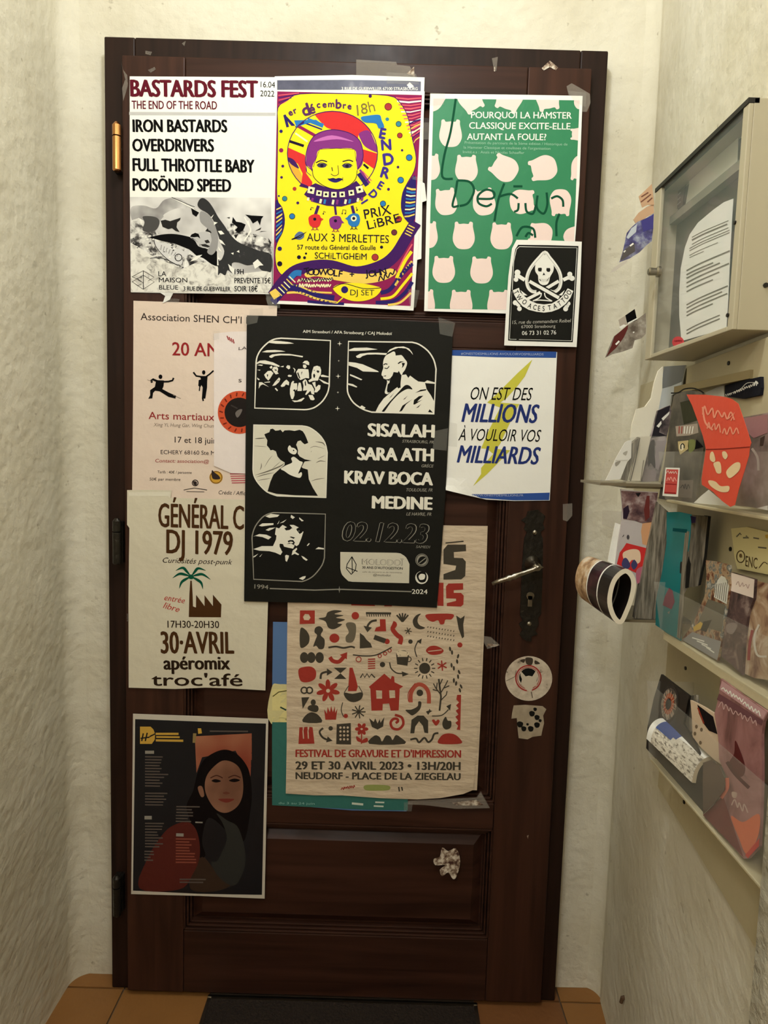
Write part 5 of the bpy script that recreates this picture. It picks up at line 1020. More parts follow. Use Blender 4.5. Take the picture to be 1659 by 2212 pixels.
for q, ww in (([(110, 350), (320, 335)], 22), ([(90, 490), (350, 510)], 9), ([(120, 1070), (350, 1000), (600, 900), (700, 830)], 26), ([(140, 1110), (300, 1060), (500, 1020)], 16), ([(170, 1175), (430, 1130)], 12), ([(240, 830), (240, 900), (215, 970)], 16), ([(300, 920), (380, 780), (460, 680)], 10), ([(1320, 830), (1400, 790), (1520, 800)], 16), ([(1310, 410), (1450, 430), (1510, 500)], 20), ([(1180, 550), (1300, 500), (1500, 550)], 10), ([(1220, 1190), (1350, 1150), (1500, 1130)], 14), ([(1200, 640), (1240, 590)], 9), ([(1350, 750), (1500, 680)], 9), ([(450, 950), (620, 800)], 9)): P.line(GY3, q, ww, layer=2, sm=True, taper=True)
K4 = (540, 1095, 9.217); P.frame(*K4)
f4 = catmull([(60, 700), (60, 560), (120, 380), (250, 210), (360, 140), (480, 105)], False, 3)+[(1510, 135)]+catmull([(1490, 1000), (1440, 1150), (1300, 1330), (1180, 1420), (1050, 1470)], False, 3)+[(90, 1425)]
P.poly(BK2, f4, layer=1); P.line(GL, f4, 22, layer=5, closed=True, part='picture_frame')
for q in ([(320, 180), (430, 130), (600, 150), (560, 190), (400, 210)], [(190, 365), (260, 320), (480, 315), (480, 350), (250, 380)], [(325, 450), (400, 410), (520, 400), (470, 430), (380, 470)], [(80, 580), (200, 530), (340, 545), (440, 590), (380, 640), (260, 590), (120, 570)], [(80, 830), (250, 770), (470, 770), (530, 640), (540, 560), (510, 540), (530, 400), (590, 420), (660, 350), (700, 370), (770, 410), (860, 420), (800, 350), (880, 350), (980, 400), (930, 430), (1000, 500), (1075, 480), (1030, 620), (980, 740), (940, 770), (890, 740), (850, 730), (900, 760), (870, 820), (770, 800), (690, 780), (670, 730), (610, 720), (600, 780), (660, 880), (620, 945), (520, 900), (400, 870), (200, 860)], [(830, 150), (905, 200), (860, 235), (820, 200)], [(990, 200), (1080, 270), (1040, 280), (990, 230)], [(600, 320), (740, 240), (680, 300)], [(550, 340), (600, 260), (580, 320)], [(1310, 830), (1370, 790), (1480, 810), (1480, 835), (1400, 830)], [(70, 980), (180, 920), (120, 980), (75, 1000)], [(200, 980), (260, 920), (220, 980)], [(860, 860), (940, 800), (950, 830), (910, 880), (990, 930), (970, 950), (900, 920), (840, 950)], [(710, 960), (750, 930), (790, 940), (780, 1000), (745, 1080), (720, 1060)], [(1030, 960), (1080, 980), (1160, 1040), (1130, 1060), (1070, 1020)], [(985, 1410), (1060, 1370), (1120, 1360), (1110, 1400), (1060, 1440)], [(1140, 760), (1180, 710), (1200, 720), (1160, 765)]):
    P.poly(CW, q, layer=2)
for q in ([(695, 420), (760, 390), (850, 410), (800, 450), (730, 460)], [(930, 440), (1060, 440), (1050, 500), (1000, 530), (960, 480)], [(800, 590), (830, 580), (910, 600), (880, 625)], [(760, 670), (800, 650), (870, 650), (905, 700), (880, 745), (830, 720), (740, 730), (790, 710)], [(595, 740), (620, 722), (665, 740), (690, 780), (760, 810), (860, 820), (850, 900), (800, 960), (700, 930), (640, 860)]): P.poly(BK2, q, layer=3)
P.blob(CW, [(790, 690), (830, 680), (870, 695), (850, 712), (800, 708)], layer=4); P.circ(CW, 985, 470, 8, layer=4, n=8)
P.frame(*FK)
P.text(CW, 'SISALAH', 982, 936, 1448, 946, 88, bold=.075); P.text(CW, 'SARA ATH', 908, 1105, 1442, 1116, 88, bold=.075); P.text(CW, 'KRAV BOCA', 815, 1272, 1436, 1286, 88, bold=.075); P.text(CW, 'MEDINE', 1012, 1450, 1432, 1460, 86, bold=.075)
P.text(GL, 'STRASBOURG, FR', 1222, 982, 1446, 990, 20, slant=.25, bold=.02); P.text(GL, 'GR\u00c8CE', 1358, 1158, 1442, 1160, 20, slant=.25, bold=.02); P.text(GL, 'TOULOUSE, FR', 1248, 1330, 1438, 1332, 22, slant=.25, bold=.02); P.text(GL, 'LE HAVRE, FR', 1252, 1502, 1430, 1504, 22, slant=.25, bold=.02)
P.text(GL, '02.12.23', 788, 1680, 1388, 1700, 134, bold=.052, slant=.2); P.text(BK2, '02.12.23', 790, 1678, 1386, 1698, 131, bold=.022, slant=.2, layer=4)
P.text(GL, 'SAMEDI', 1320, 1734, 1418, 1736, 18, slant=.25)
P.poly(ink((206, 200, 182)), [(782, 1762), (1180, 1768)]+catmull([(1210, 1772), (1250, 1800), (1275, 1850)], False, 3)+[(1272, 1985), (870, 1975)]+catmull([(840, 1970), (795, 1925), (782, 1880)], False, 3), layer=1)
for q in ([(865, 1795), (830, 1850), (825, 1880), (860, 1922)], [(865, 1795), (895, 1850), (890, 1890), (860, 1922)], [(865, 1800), (868, 1915)], [(825, 1870), (905, 1900)]): P.line(BK2, q, 6, layer=2)
P.text(BK2, 'MOLODO\u00cf', 938, 1850, 1228, 1858, 38, bold=.05, layer=3); P.text(ink((206, 200, 182)), 'MOLODO\u00cf', 940, 1849, 1227, 1857, 36, bold=.01, layer=4); P.text(BK2, "30 ANS D'AUTOGESTION", 938, 1880, 1226, 1888, 17, bold=.03, layer=3); P.text(GY3, 'salle de concerts et de rencontres', 940, 1908, 1222, 1914, 10, layer=3); P.text(BK2, '@molodoi', 1015, 1932, 1138, 1936, 15, slant=.2, layer=3)
P.circ(GL, 1363, 1820, 46, layer=1); P.ring(BK2, 1363, 1820, 40, 4, layer=2); P.blob(BK2, [(1335, 1835), (1350, 1800), (1385, 1795), (1395, 1820), (1360, 1850)], layer=2); P.line(GL, [(1345, 1840), (1390, 1805)], 6, layer=3)
P.circ(CW, 1362, 1945, 46, layer=1); P.blob(BK2, [(1325, 1930), (1345, 1905), (1380, 1900), (1398, 1935), (1385, 1975), (1345, 1975)], layer=2); P.blob(CW, [(1340, 1935), (1358, 1918), (1385, 1925), (1380, 1955), (1350, 1960)], layer=3)
P.text(GL, '1994', 170, 2022, 268, 2028, 30, bold=.02); P.text(CW, '2024', 1292, 2060, 1402, 2062, 32, bold=.02); P.line(GL, [(280, 2022), (600, 2034), (775, 2028), (1290, 2045)], 8, layer=2); star(775, 2030, 26, GL)
P.tape([(95, 75), (200, 80), (190, 130), (100, 150)]); P.tape([(1480, 90), (1600, 130), (1580, 230), (1490, 210)]); P.tape([(1455, 900), (1550, 880), (1540, 1040), (1440, 1030)])
P.done('large black concert poster with white names and four rounded photo frames', 'poster')

# --- stickers by the handle
FH = (1020, 1060, 3.6875)
STK = noise_mat('scuffed_sticker', [(.30, (90, 78, 66)), (.38, (188, 172, 152)), (.6, (214, 200, 180))], 60, 8, .6)
ringpts = [(450+187*math.cos(2*math.pi*i/40), 1495+178*math.sin(2*math.pi*i/40)) for i in range(40)]
P = Paper('round_sticker', DOOR, [(FH[0]+x/FH[2], FH[1]+y/FH[2]) for x, y in ringpts], STK, lift=.0006, amp=0, thick=.0003)
P.frame(*FH)
P.ring(ink((164, 56, 52)), 447, 1492, 100, 11, layer=1); P.ring(ink((164, 56, 52)), 447, 1492, 86, 5, layer=1)
P.circ(BK2, 447, 1486, 74, layer=2)
P.poly(ink((206, 192, 172)), [(382, 1432), (400, 1450), (425, 1478), (450, 1472), (478, 1478), (510, 1428), (524, 1470), (510, 1520), (515, 1550), (485, 1560), (470, 1600), (440, 1595), (410, 1560), (388, 1535), (396, 1500), (384, 1470)], layer=3)
for q in ([(425, 1330), (480, 1335), (474, 1385), (432, 1378)], [(380, 1350), (420, 1340), (410, 1370)], [(500, 1350), (540, 1375), (500, 1380)]): P.blob(ink((70, 60, 50)), q, layer=2)
P.line(ink((120, 104, 88)), [(270, 1515), (340, 1480), (350, 1430)], 5, layer=1); P.line(ink((120, 104, 88)), [(470, 1600), (480, 1650)], 8, layer=1)
P.done('round off-white sticker with a thin red ring, below the door handle', 'sticker')
P = Paper('torn_sticker', DOOR, [(FH[0]+x/FH[2], FH[1]+y/FH[2]) for x, y in ((330, 1710), (420, 1705), (560, 1715), (590, 1740), (565, 1790), (572, 1850), (560, 1900), (550, 1950), (480, 1960), (440, 1980), (370, 1970), (362, 1900), (355, 1810), (312, 1815), (318, 1770))], mat('scuffed_sticker_paper', (176, 160, 136), .7, noise_amt=.5, noise_scale=45), lift=.0006, amp=0, thick=.0003)
P.frame(*FH)
for x, y, r in ((475, 1775, 22), (515, 1805, 20), (380, 1860, 24), (410, 1895, 20), (465, 1895, 22), (515, 1865, 22), (540, 1830, 12), (500, 1740, 14), (440, 1860, 10)): P.blob(BK2, [(x-r, y-r*.4), (x-r*.2, y-r), (x+r, y-r*.5), (x+r*.7, y+r*.8), (x-r*.5, y+r*.9)], layer=1)
P.done('small torn black and cream sticker under the round one', 'sticker')
# ------------------------------------------------------------------ notice case on the right wall
def wx(y): return 1.142+WS*(y-.06)
CX, CY0, CY1, CZ0, CZ1 = 1.0244, -.299, -.5712, 1.3927, 1.658     # front face, far end, near end
cs = empty('notice_case', (1.03, -.435, CZ0)); tag(cs, 'beige metal wall case with a glass door and white notices inside', 'display case')
a = MB()
def wedge(y0, y1, z0, z1, x0=CX+.006): a.add([(x0, y0, z0), (wx(y0)-.001, y0, z0), (wx(y1)-.001, y1, z0), (x0, y1, z0), (x0, y0, z1), (wx(y0)-.001, y0, z1), (wx(y1)-.001, y1, z1), (x0, y1, z1)], [(0, 1, 2, 3), (7, 6, 5, 4), (0, 4, 5, 1), (1, 5, 6, 2), (2, 6, 7, 3), (3, 7, 4, 0)])
wedge(CY1, CY1+.004, CZ0, CZ1); wedge(CY0-.004, CY0, CZ0, CZ1); wedge(CY1+.0042, CY0-.0042, CZ1-.004, CZ1-.0002); wedge(CY1+.0042, CY0-.0042, CZ0+.0002, CZ0+.004); wedge(CY1+.0042, CY0-.0042, CZ0+.0042, CZ1-.0042, x0=CX+.036)
a.obj('case_body', BEIGE2, cs, bevel=.0008)
a = MB(); a.box(CX, CX+.006, CY0-.022, CY0, CZ0, CZ1-.006); a.box(CX, CX+.006, CY1, CY1+.013, CZ0, CZ1-.006); a.box(CX, CX+.006, CY1+.013, CY0-.022, CZ0, CZ0+.006)
a.obj('door_frame', BEIGE2, cs, bevel=.001)
a = MB(); a.box(CX-.001, CX+.012, CY1, CY0, CZ1-.006, CZ1); a.obj('dark_top_seal', mat('dark_seal', (34, 31, 27), .5), cs)
a = MB(); a.box(CX+.0355, CX+.036, CY1+.004, CY0-.004, CZ0+.004, CZ1-.006); a.obj('back_board', mat('grey_felt', (92, 86, 74), .9, noise_amt=.3, noise_scale=14), cs)
a = MB(); a.box(CX+.002, CX+.0035, CY1+.012, CY0-.020, CZ0+.005, CZ1-.006); a.obj('glass_pane', MATS['case_glass'], cs)
FCA = (1400, 200, 3.95)
s_ = SX(CX); c_ = s_.pt(FCA[0]+100/FCA[2], FCA[1]+1530/FCA[2])
a = MB(); a.tube([c_, c_+Vector((-.004, 0, 0)), c_+Vector((-.006, 0, 0)), c_+Vector((-.016, 0, 0)), c_+Vector((-.018, 0, 0))], [.008, .008, .0055, .006, .004], 14); a.obj('lock_knob', STEEL, cs)
a = MB()
for qy in ((745, 1110), (685, 1900)):
    c_ = s_.pt(FCA[0]+qy[0]/FCA[2], FCA[1]+qy[1]/FCA[2]); a.tube([c_+Vector((.001, 0, 0)), c_+Vector((-.002, 0, 0))], .0025, 8)
c_ = SY(CY1).pt(FCA[0]+1000/FCA[2], FCA[1]+1645/FCA[2]); a.tube([c_, c_+Vector((0, -.002, 0))], .003, 8); a.obj('screws', METAL, cs)
S = SX(CX+.034)
def fpts(F, pts): return [(F[0]+x/F[2], F[1]+y/F[2]) for x, y in pts]
def leaf(name, surf, F, pts, m, thick=.0006, lift=.0, amp=.0, seed=0, warp=None):
    P = Paper(name, surf, fpts(F, pts), m, lift=lift, amp=amp, thick=thick, seed=seed, warp=warp); P.frame(*F); return P
GTX = ink((112, 106, 94))
P = leaf('notice', SX(CX+.028), FCA, [(728, 905), (715, 1100), (700, 1500), (690, 1750), (672, 2015), (450, 2075), (290, 2120), (272, 1900), (272, 1700), (285, 1500), (320, 1320), (360, 1210), (430, 1110), (560, 1000), (650, 935)], WHITE, amp=.001, seed=20)
for y, x1, w_ in ((1235, 690, 6), (1260, 680, 12), (1295, 690, 6), (1330, 700, 6), (1350, 700, 6), (1390, 600, 5), (1410, 480, 5), (1520, 705, 12), (1555, 560, 12), (1585, 620, 12), (1625, 700, 12), (1660, 615, 11), (1700, 560, 11), (1812, 690, 11), (1840, 640, 11), (1875, 685, 11), (1905, 560, 11), (2030, 620, 10), (2060, 620, 10), (1905, 545, 8)):
    x0 = 380 if y < 1300 else (360 if y < 1450 else 335); k_ = .46
    P.line(GTX, [(x0, y), (x0+(x1-x0)*.35, y-(x1-x0)*.35*k_*1.15), (x1, y-(x1-x0)*k_)], w_, layer=1, sm=True, part='lettering')
P.done('white typed notice with a curled edge, inside the wall case', 'notice')
P = leaf('notice', S, FCA, [(340, 640), (560, 440), (778, 200), (760, 620), (740, 640), (500, 830), (320, 950), (350, 780)], mat('grey_white_sheet', (236, 236, 226), .3), seed=21)
P.line(GTX, [(545, 560), (720, 400)], 4, layer=1); P.line(GTX, [(500, 890), (740, 690)], 8, layer=1); P.done('plain pale sheet along the top of the wall case', 'notice')
P = leaf('notice', S, FCA, [(165, 880), (290, 740), (335, 690), (290, 960), (130, 1080)], mat('brown_print', (118, 100, 84), .5, noise_amt=.4, noise_scale=40), seed=22)
for i in range(3): P.line(ink((190, 182, 166)), [(170, 960+i*36), (280, 850+i*40)], 9, layer=1)
P.done('small brown printed card in the far top corner of the wall case', 'notice')
a = MB(); p0, p1 = SX(CX+.022).pt(*fpts(FCA, [(120, 1130)])[0]), SX(CX+.022).pt(*fpts(FCA, [(752, 655)])[0])
zr = (p0.z+p1.z)/2; a.box(CX+.022, CX+.034, CY1+.01, CY0-.008, zr-.006, zr+.006); a.obj('inner_rail', mat('grey_rail', (128, 122, 106), .4), cs)
P = leaf('sticker', SX(CX+.0012), FCA, [(205+50+50*math.cos(t*math.pi/8), 2130+50*math.sin(t*math.pi/8)) for t in range(16)], ink((200, 74, 78)), thick=.0003); P.scrawl(ink((150, 40, 50)), 225, 2130, 290, 2125, 18, 4); P.done('small round red sticker on the bottom corner of the case glass', 'sticker')

# ------------------------------------------------------------------ leaflets taped beside the case
FL = (1290, 380, 5.267); S = SY(-.095)
TAN = ink((196, 160, 128)); 
P = leaf('card', S, FL, [(470, 235), (540, 170), (620, 92), (635, 200), (648, 330), (575, 330), (510, 362), (490, 300)], TAN, amp=.0005, seed=30)
for a_ in ([(500, 240), (580, 190)], [(495, 300), (610, 210)], [(570, 300), (625, 250)]): P.line(ink((120, 80, 66)), a_, 14, layer=1)
P.done('small tan card taped to the wall left of the case, upper one', 'card')
P = leaf('card', S.off(-.0015), FL, [(410, 500), (470, 420), (560, 355), (640, 322), (645, 420), (560, 470), (450, 560)], TAN, amp=.0005, seed=31); P.done('small tan card just under the upper one, left of the case', 'card')
PUV = noise_mat('violet_blue_print', [(.35, (48, 46, 70)), (.5, (84, 80, 132)), (.68, (170, 176, 190))], 45, 5, .35)
P = leaf('brochure', S.off(.002), FL, [(455, 525), (560, 480), (640, 430), (636, 600), (618, 745), (560, 790), (480, 870), (370, 940), (250, 985), (290, 860), (320, 720), (335, 650), (385, 590)], PUV, amp=.001, seed=32)
P.poly(ink((70, 66, 130)), [(500, 520), (640, 440), (632, 600), (520, 640)], layer=1); P.poly(ink((190, 196, 204)), [(385, 600), (450, 550), (440, 640), (350, 720), (330, 700)], layer=1); P.poly(ink((60, 50, 54)), [(300, 850), (420, 760), (430, 860), (260, 970)], layer=1)
P.line(INKW, [(370, 800), (410, 770)], 18, layer=2); P.line(INKW, [(300, 870), (320, 850)], 14, layer=2)
L_ = MB(); pl = [S.off(.004).pt(*q) for q in fpts(FL, [(320, 800), (630, 720), (470, 890), (330, 1000), (200, 1105), (135, 1112), (200, 1020)])]; L_.add(pl, [tuple(range(len(pl)))]); L_.obj('clear_sleeve', MATS['clear_acrylic'], P.o)
P.poly(ink((206, 196, 184)), [(240, 1010), (350, 950), (330, 990), (200, 1085), (140, 1110), (180, 1050)], layer=1)
P.done('violet and blue brochure in a clear sleeve, under the tan cards', 'brochure')
P = leaf('brochure', S, FL, [(190, 1825), (260, 1770), (340, 1700), (445, 1640), (550, 1560), (556, 1700), (548, 1800), (500, 1850), (425, 1870), (400, 1960), (290, 2000), (170, 2030), (88, 2070), (130, 1960)], noise_mat('grey_crumpled_print', [(.35, (96, 84, 74)), (.55, (150, 140, 128)), (.7, (200, 192, 180))], 40, 5, .35), amp=.001, seed=33)
P.poly(BLK, [(318, 1588), (425, 1515), (452, 1640), (340, 1690)], layer=1); P.line(INKW, [(345, 1680), (450, 1625)], 14, layer=2); P.poly(ink((178, 166, 152)), [(240, 1640), (318, 1590), (335, 1690), (262, 1740)], layer=1); P.poly(INKW, [(245, 1720), (300, 1690), (330, 1700), (270, 1742)], layer=2)
P.poly(ink((96, 44, 40)), [(195, 1825), (350, 1695), (345, 1740), (300, 1840), (210, 1960), (100, 2060), (160, 1930)], layer=1); P.line(INKW, [(210, 1920), (250, 1880)], 20, layer=2); P.line(INKW, [(405, 1785), (420, 1775)], 14, layer=2)
P.done('dark red and grey crumpled brochure with a black top, left of the case bottom', 'brochure')

# ------------------------------------------------------------------ leaflet rack
rk = empty('leaflet_rack', (1.09, -.4, .62)); tag(rk, 'beige wall rack with clear plastic pockets full of leaflets', 'leaflet rack')
def on_rw(Y, d=0): n = RW.N; return (wx(Y), Y)
def board(name, y0, y1, z0, z1, th, m=BEIGE):
    a = MB(); w0, w1 = wx(y0)-.001, wx(y1)-.001
    a.add([(w0-th, y0, z0), (w0, y0, z0), (w1, y1, z0), (w1-th, y1, z0), (w0-th, y0, z1), (w0, y0, z1), (w1, y1, z1), (w1-th, y1, z1)], [(0, 3, 2, 1), (4, 5, 6, 7), (0, 1, 5, 4), (1, 2, 6, 5), (2, 3, 7, 6), (3, 0, 4, 7)])
    return a.obj(name, m, rk, bevel=.001)
RB = RW.off(.009)
zB0 = RB.pt(1427, 1710).z; yB = RB.pt(1443, 1377).y
board('back_board', yB, -.745, zB0, 1.385, .008)
yA = RW.off(.005).pt(1386, 790).y
board('back_board', yA, yB+.012, 1.165, 1.385, .004)
T1, T2, T3 = 1.177, .983, .787
NY0, NY1 = -.425, -.745
def ledge(z, y0, y1, x0, th=.012, nm='ledge'):
    a = MB(); a.add([(x0, y0, z-th), (wx(y0)-.008, y0, z-th), (wx(y1)-.008, y1, z-th), (x0, y1, z-th), (x0, y0, z), (wx(y0)-.008, y0, z), (wx(y1)-.008, y1, z), (x0, y1, z)], [(0, 3, 2, 1), (4, 5, 6, 7), (0, 1, 5, 4), (1, 2, 6, 5), (2, 3, 7, 6), (3, 0, 4, 7)]); a.obj(nm, BEIGE, rk, bevel=.001)
ledge(T1, NY0, NY1, 1.021, .004); ledge(T2, NY0, NY1, 1.030, .013); ledge(T3, NY0, NY1, 1.0235, .004)
def pocket(z0, z1, y0, y1, xb, xt):
    a = MB(); t = .002
    a.add([(xb, y0, z0), (xb, y1, z0), (xt, y1, z1), (xt, y0, z1), (xb+t, y0, z0), (xb+t, y1, z0), (xt+t, y1, z1), (xt+t, y0, z1)], [(0, 1, 2, 3), (7, 6, 5, 4), (0, 3, 7, 4), (1, 5, 6, 2), (3, 2, 6, 7), (0, 4, 5, 1)])
    for y in (y0, y1):
        a.add([(xb, y, z0), (wx(y)-.009, y, z0), (wx(y)-.009, y, z1), (xt, y, z1), (xb, y+.002, z0), (wx(y)-.009, y+.002, z0), (wx(y)-.009, y+.002, z1), (xt, y+.002, z1)], [(0, 1, 2, 3), (7, 6, 5, 4), (3, 2, 6, 7)])
    return a.obj('clear_pocket', MATS['clear_acrylic'], rk)
pocket(T1, 1.246, NY0+.002, NY1, 1.0205, 1.006); pocket(T2, 1.055, NY0+.002, NY1, 1.0265, 1.012); pocket(T3, .905, NY0+.002, NY1, 1.0222, 1.012)
a = MB()
for F_, q in (((1400, 1060, 4.915), (402, 1885)), ((1400, 1060, 4.915), (880, 620)), ((1380, 1420, 4.609), (455, 1440)), ((1390, 690, 5.026), (930, 475))):
    c_ = RB.pt(F_[0]+q[0]/F_[2], F_[1]+q[1]/F_[2]); a.tube([c_, c_+Vector((-.0015, 0, 0))], .003, 10)
a.obj('screws', METAL, rk)
F1 = (1390, 690, 5.026)
p0 = RB.pt(F1[0]+520/F1[2], F1[1]+735/F1[2]); p1 = RB.pt(F1[0]+1190/F1[2], F1[1]+590/F1[2])
a = MB(); a.box(p1.x-.004, p1.x+.008, p1.y, p0.y, min(p0.z, p1.z)-.006, max(p0.z, p1.z)); a.obj('batten', mat('olive_batten', (150, 134, 96), .6), rk)

# first tier
S = SX(1.030)
PKG = noise_mat('faded_pink_grey_print', [(.35, (104, 92, 82)), (.5, (146, 126, 116)), (.66, (178, 158, 150))], 22, 5, .4)
DKP = noise_mat('dark_brown_grey_print', [(.35, (52, 48, 40)), (.55, (88, 80, 68)), (.7, (112, 102, 88))], 26, 5, .4)
P = leaf('leaflet', SX(1.038), F1, [(1078, 1062), (1352, 1012), (1352, 1500), (1352, 2068), (1180, 2040), (1000, 2020), (1040, 1500)], PKG, seed=40, thick=.004)
P.poly(ink((170, 128, 126)), [(1085, 1075), (1350, 1030), (1350, 1230), (1200, 1290), (1130, 1230)], layer=1); P.line(ink((196, 186, 170)), [(1180, 1400), (1240, 1500), (1250, 1640)], 26, layer=1, sm=True); P.poly(ink((78, 64, 54)), [(1270, 1290), (1320, 1260), (1300, 1370), (1265, 1370)], layer=1); P.poly(INKW, [(1230, 2050), (1352, 2020), (1352, 2072)], layer=1)
P.done('faded pink and grey leaflet behind the red one, top pocket', 'leaflet')
P = leaf('leaflet', S, F1, [(325, 830), (380, 790), (520, 770), (640, 800), (660, 1000), (650, 1400), (560, 1990), (350, 1975), (165, 1945), (235, 1500), (300, 1000)], DKP, seed=41, thick=.003)
P.line(ink((24, 22, 20)), [(300, 800), (380, 795), (450, 755), (560, 750), (660, 800)], 14, layer=1, sm=True); P.poly(ink((58, 58, 42)), [(400, 900), (560, 860), (640, 1080), (440, 1140)], layer=1)
P.poly(ink((168, 154, 140)), [(350, 1160), (590, 1130), (600, 1230), (500, 1260), (360, 1270)], layer=1)
for i in range(6): P.line(ink((150, 52, 46)) if i < 2 else INKW, [(392+i*30, 1160), (388+i*28, 1240)], 10, layer=2)
P.poly(ink((196, 176, 128)), [(375, 1325), (490, 1312), (495, 1400), (400, 1470), (380, 1400)], layer=1); P.blob(ink((232, 220, 190)), [(395, 1360), (430, 1345), (445, 1390), (420, 1425), (395, 1410)], layer=2); P.line(BLK, [(410, 1410), (410, 1365), (430, 1350), (445, 1370), (443, 1400)], 11, layer=3, sm=True); P.blob(ink((122, 128, 78)), [(490, 1320), (560, 1310), (560, 1400), (500, 1450)], layer=1); P.poly(BLK, [(575, 1300), (655, 1385), (560, 1410)], layer=1)
P.poly(ink((128, 116, 104)), [(395, 1745), (545, 1745), (530, 1940), (375, 1930)], layer=1); P.scrawl(ink((60, 54, 48)), 410, 1850, 510, 1850, 70, 8)
P.done('dark leaflet with a little cream emblem, far end of the top pocket', 'leaflet')
P = leaf('paper_slip', SX(1.027), F1, [(545, 1992), (620, 1920), (705, 1850), (800, 1930), (930, 2012), (930, 2028), (740, 2010)], WHITE, seed=42); P.done('white folded slip at the bottom of the top pocket under the red leaflet', 'leaflet')
REDP = mat('orange_red_paper', (216, 76, 52), .55, noise_amt=.1, noise_scale=30, bump=.2, bump_scale=20)
S = SX(.996)
P = Paper('leaflet', S, fpts(F1, [(472, 815), (680, 818), (870, 838), (960, 862), (1035, 915), (1078, 1040), (1130, 1200), (1175, 1340), (1160, 1385), (1150, 1480), (1100, 1650), (1040, 1850), (1000, 2015), (950, 2035), (860, 1970), (760, 1870), (640, 1795), (636, 1730), (660, 1560), (682, 1410), (650, 1270), (600, 1120), (530, 930)]), REDP, lift=0, amp=.0006, seed=43)
P.frame(*F1)
CRD = ink((232, 150, 124)); CRC = ink((226, 200, 158))
P.scrawl(CRD, 640, 1040, 1000, 1110, 110, 16, amp=1); P.scrawl(CRD, 690, 1200, 850, 1230, 90, 14); P.scrawl(CRD, 860, 1250, 1050, 1250, 90, 14); P.line(CRD, [(650, 950), (680, 1120), (760, 1200)], 20, layer=2, sm=True); P.line(CRD, [(930, 1080), (1000, 1010), (960, 1100)], 12, layer=2)
P.line(ink((120, 34, 26)), [(684, 1412), (900, 1405), (1165, 1384)], 9, layer=2)
for q in ([(735, 1450), (765, 1440), (790, 1520), (770, 1550), (730, 1520)], [(770, 1560), (840, 1550), (855, 1660), (810, 1670), (785, 1620)], [(865, 1440), (900, 1435), (925, 1480), (900, 1520), (870, 1490)], [(915, 1640), (1000, 1560), (1060, 1560), (1050, 1640), (960, 1720), (920, 1700)], [(715, 1750), (790, 1760), (850, 1810), (940, 1810), (930, 1870), (840, 1870), (740, 1810)]): P.blob(CRC, q, layer=2)
P.done('tall orange-red leaflet folded over the front of the top pocket', 'leaflet')
P = Paper('playing_card', SX(1.002), fpts(F1, [(240, 1608), (392, 1612), (372, 1925), (205, 1915)]), INKW, lift=0, amp=0)
P.frame(*F1); P.poly(ink((200, 80, 74)), [(252, 1626), (380, 1630), (358, 1898), (226, 1890)], layer=1); P.scrawl(INKW, 255, 1680, 365, 1680, 40, 5); P.scrawl(ink((236, 170, 160)), 250, 1760, 360, 1760, 50, 8); P.line(ink((150, 34, 38)), [(240, 1785), (362, 1792)], 10, layer=2); P.line(ink((150, 34, 38)), [(232, 1880), (352, 1888)], 14, layer=2)
P.done('small red and white sticker stuck on the front of the top pocket', 'sticker')
P = Paper('name_plate', RB.off(.004), fpts(F1, [(885, 715), (1080, 665), (1268, 622), (1272, 740), (1262, 820), (1080, 862), (882, 832)]), ink((28, 28, 36)), lift=0, amp=0, thick=.004)
P.frame(*F1); P.line(INKW, [(930, 810), (1050, 760), (1130, 690), (1250, 690)], 6, layer=1, sm=True); P.scrawl(INKW, 890, 835, 960, 820, 26, 5); P.scrawl(INKW, 980, 815, 1190, 730, 34, 7); P.scrawl(INKW, 1195, 735, 1245, 715, 60, 9)
P.done('black nameplate with white lettering on the board under the case', 'sign')
P = Paper('paper_slip', RB.off(.001), fpts(F1, [(665, 795), (740, 765), (800, 735), (872, 715), (874, 845), (760, 835), (690, 826)]), WHITE, lift=0, amp=0); P.done('small white slip left of the black nameplate', 'paper')
# second tier
F2 = (1400, 1060, 4.915)
TEAL = mat('teal_cover', (12, 118, 122), .45, noise_amt=.1, noise_scale=40); PAGES = noise_mat('page_edges', [(.35, (84, 78, 66)), (.5, (120, 112, 98)), (.65, (156, 146, 130))], 40, 3, .8, stretch=(6, 6, .5))
yb = SX(1.030).pt(1400+452/4.915, 1110).y
p_t = SY(yb).pt(1400+452/4.915, 1111); p_b = SY(yb).pt(1400+345/4.915, 1384); S = Surf(p_t, (0, -1, 0), p_t-p_b)   # the booklet leans back
bk = empty('booklet', S.pt(1470, 1360)); tag(bk, 'thick teal-covered booklet standing in the middle pocket', 'booklet')
P = Paper('cover', S, fpts(F2, [(198, 228), (330, 225), (455, 252), (440, 500), (400, 800), (372, 1100), (345, 1592), (200, 1510), (78, 1425), (85, 1150), (150, 850), (195, 560)]), TEAL, lift=0, amp=0, thick=.001, parent=bk)
P.frame(*F2); P.poly(ink((10, 78, 84)), [(265, 395), (418, 410), (410, 448), (262, 430)], layer=1); P.poly(ink((126, 50, 74)), [(225, 1030), (262, 1060), (285, 1180), (250, 1260), (155, 1215), (180, 1120)], layer=1); P.poly(ink((150, 150, 140)), [(205, 1290), (235, 1275), (225, 1310)], layer=1)
P.poly(DK, [(450, 265), (510, 280), (505, 340), (465, 345)], layer=1); P.done()
n_ = MB(); SYb = SY(yb)
def prism_px(mb, surf, F, pts, vec): mb.prism([surf.pt(*q) for q in fpts(F, pts)], vec)
prism_px(n_, SYb, F2, [(455, 262), (640, 275), (600, 700), (540, 1010), (420, 1030), (380, 1100), (362, 1500), (345, 1580), (400, 800)], (0, .012, 0)); n_.obj('page_block', PAGES, bk)
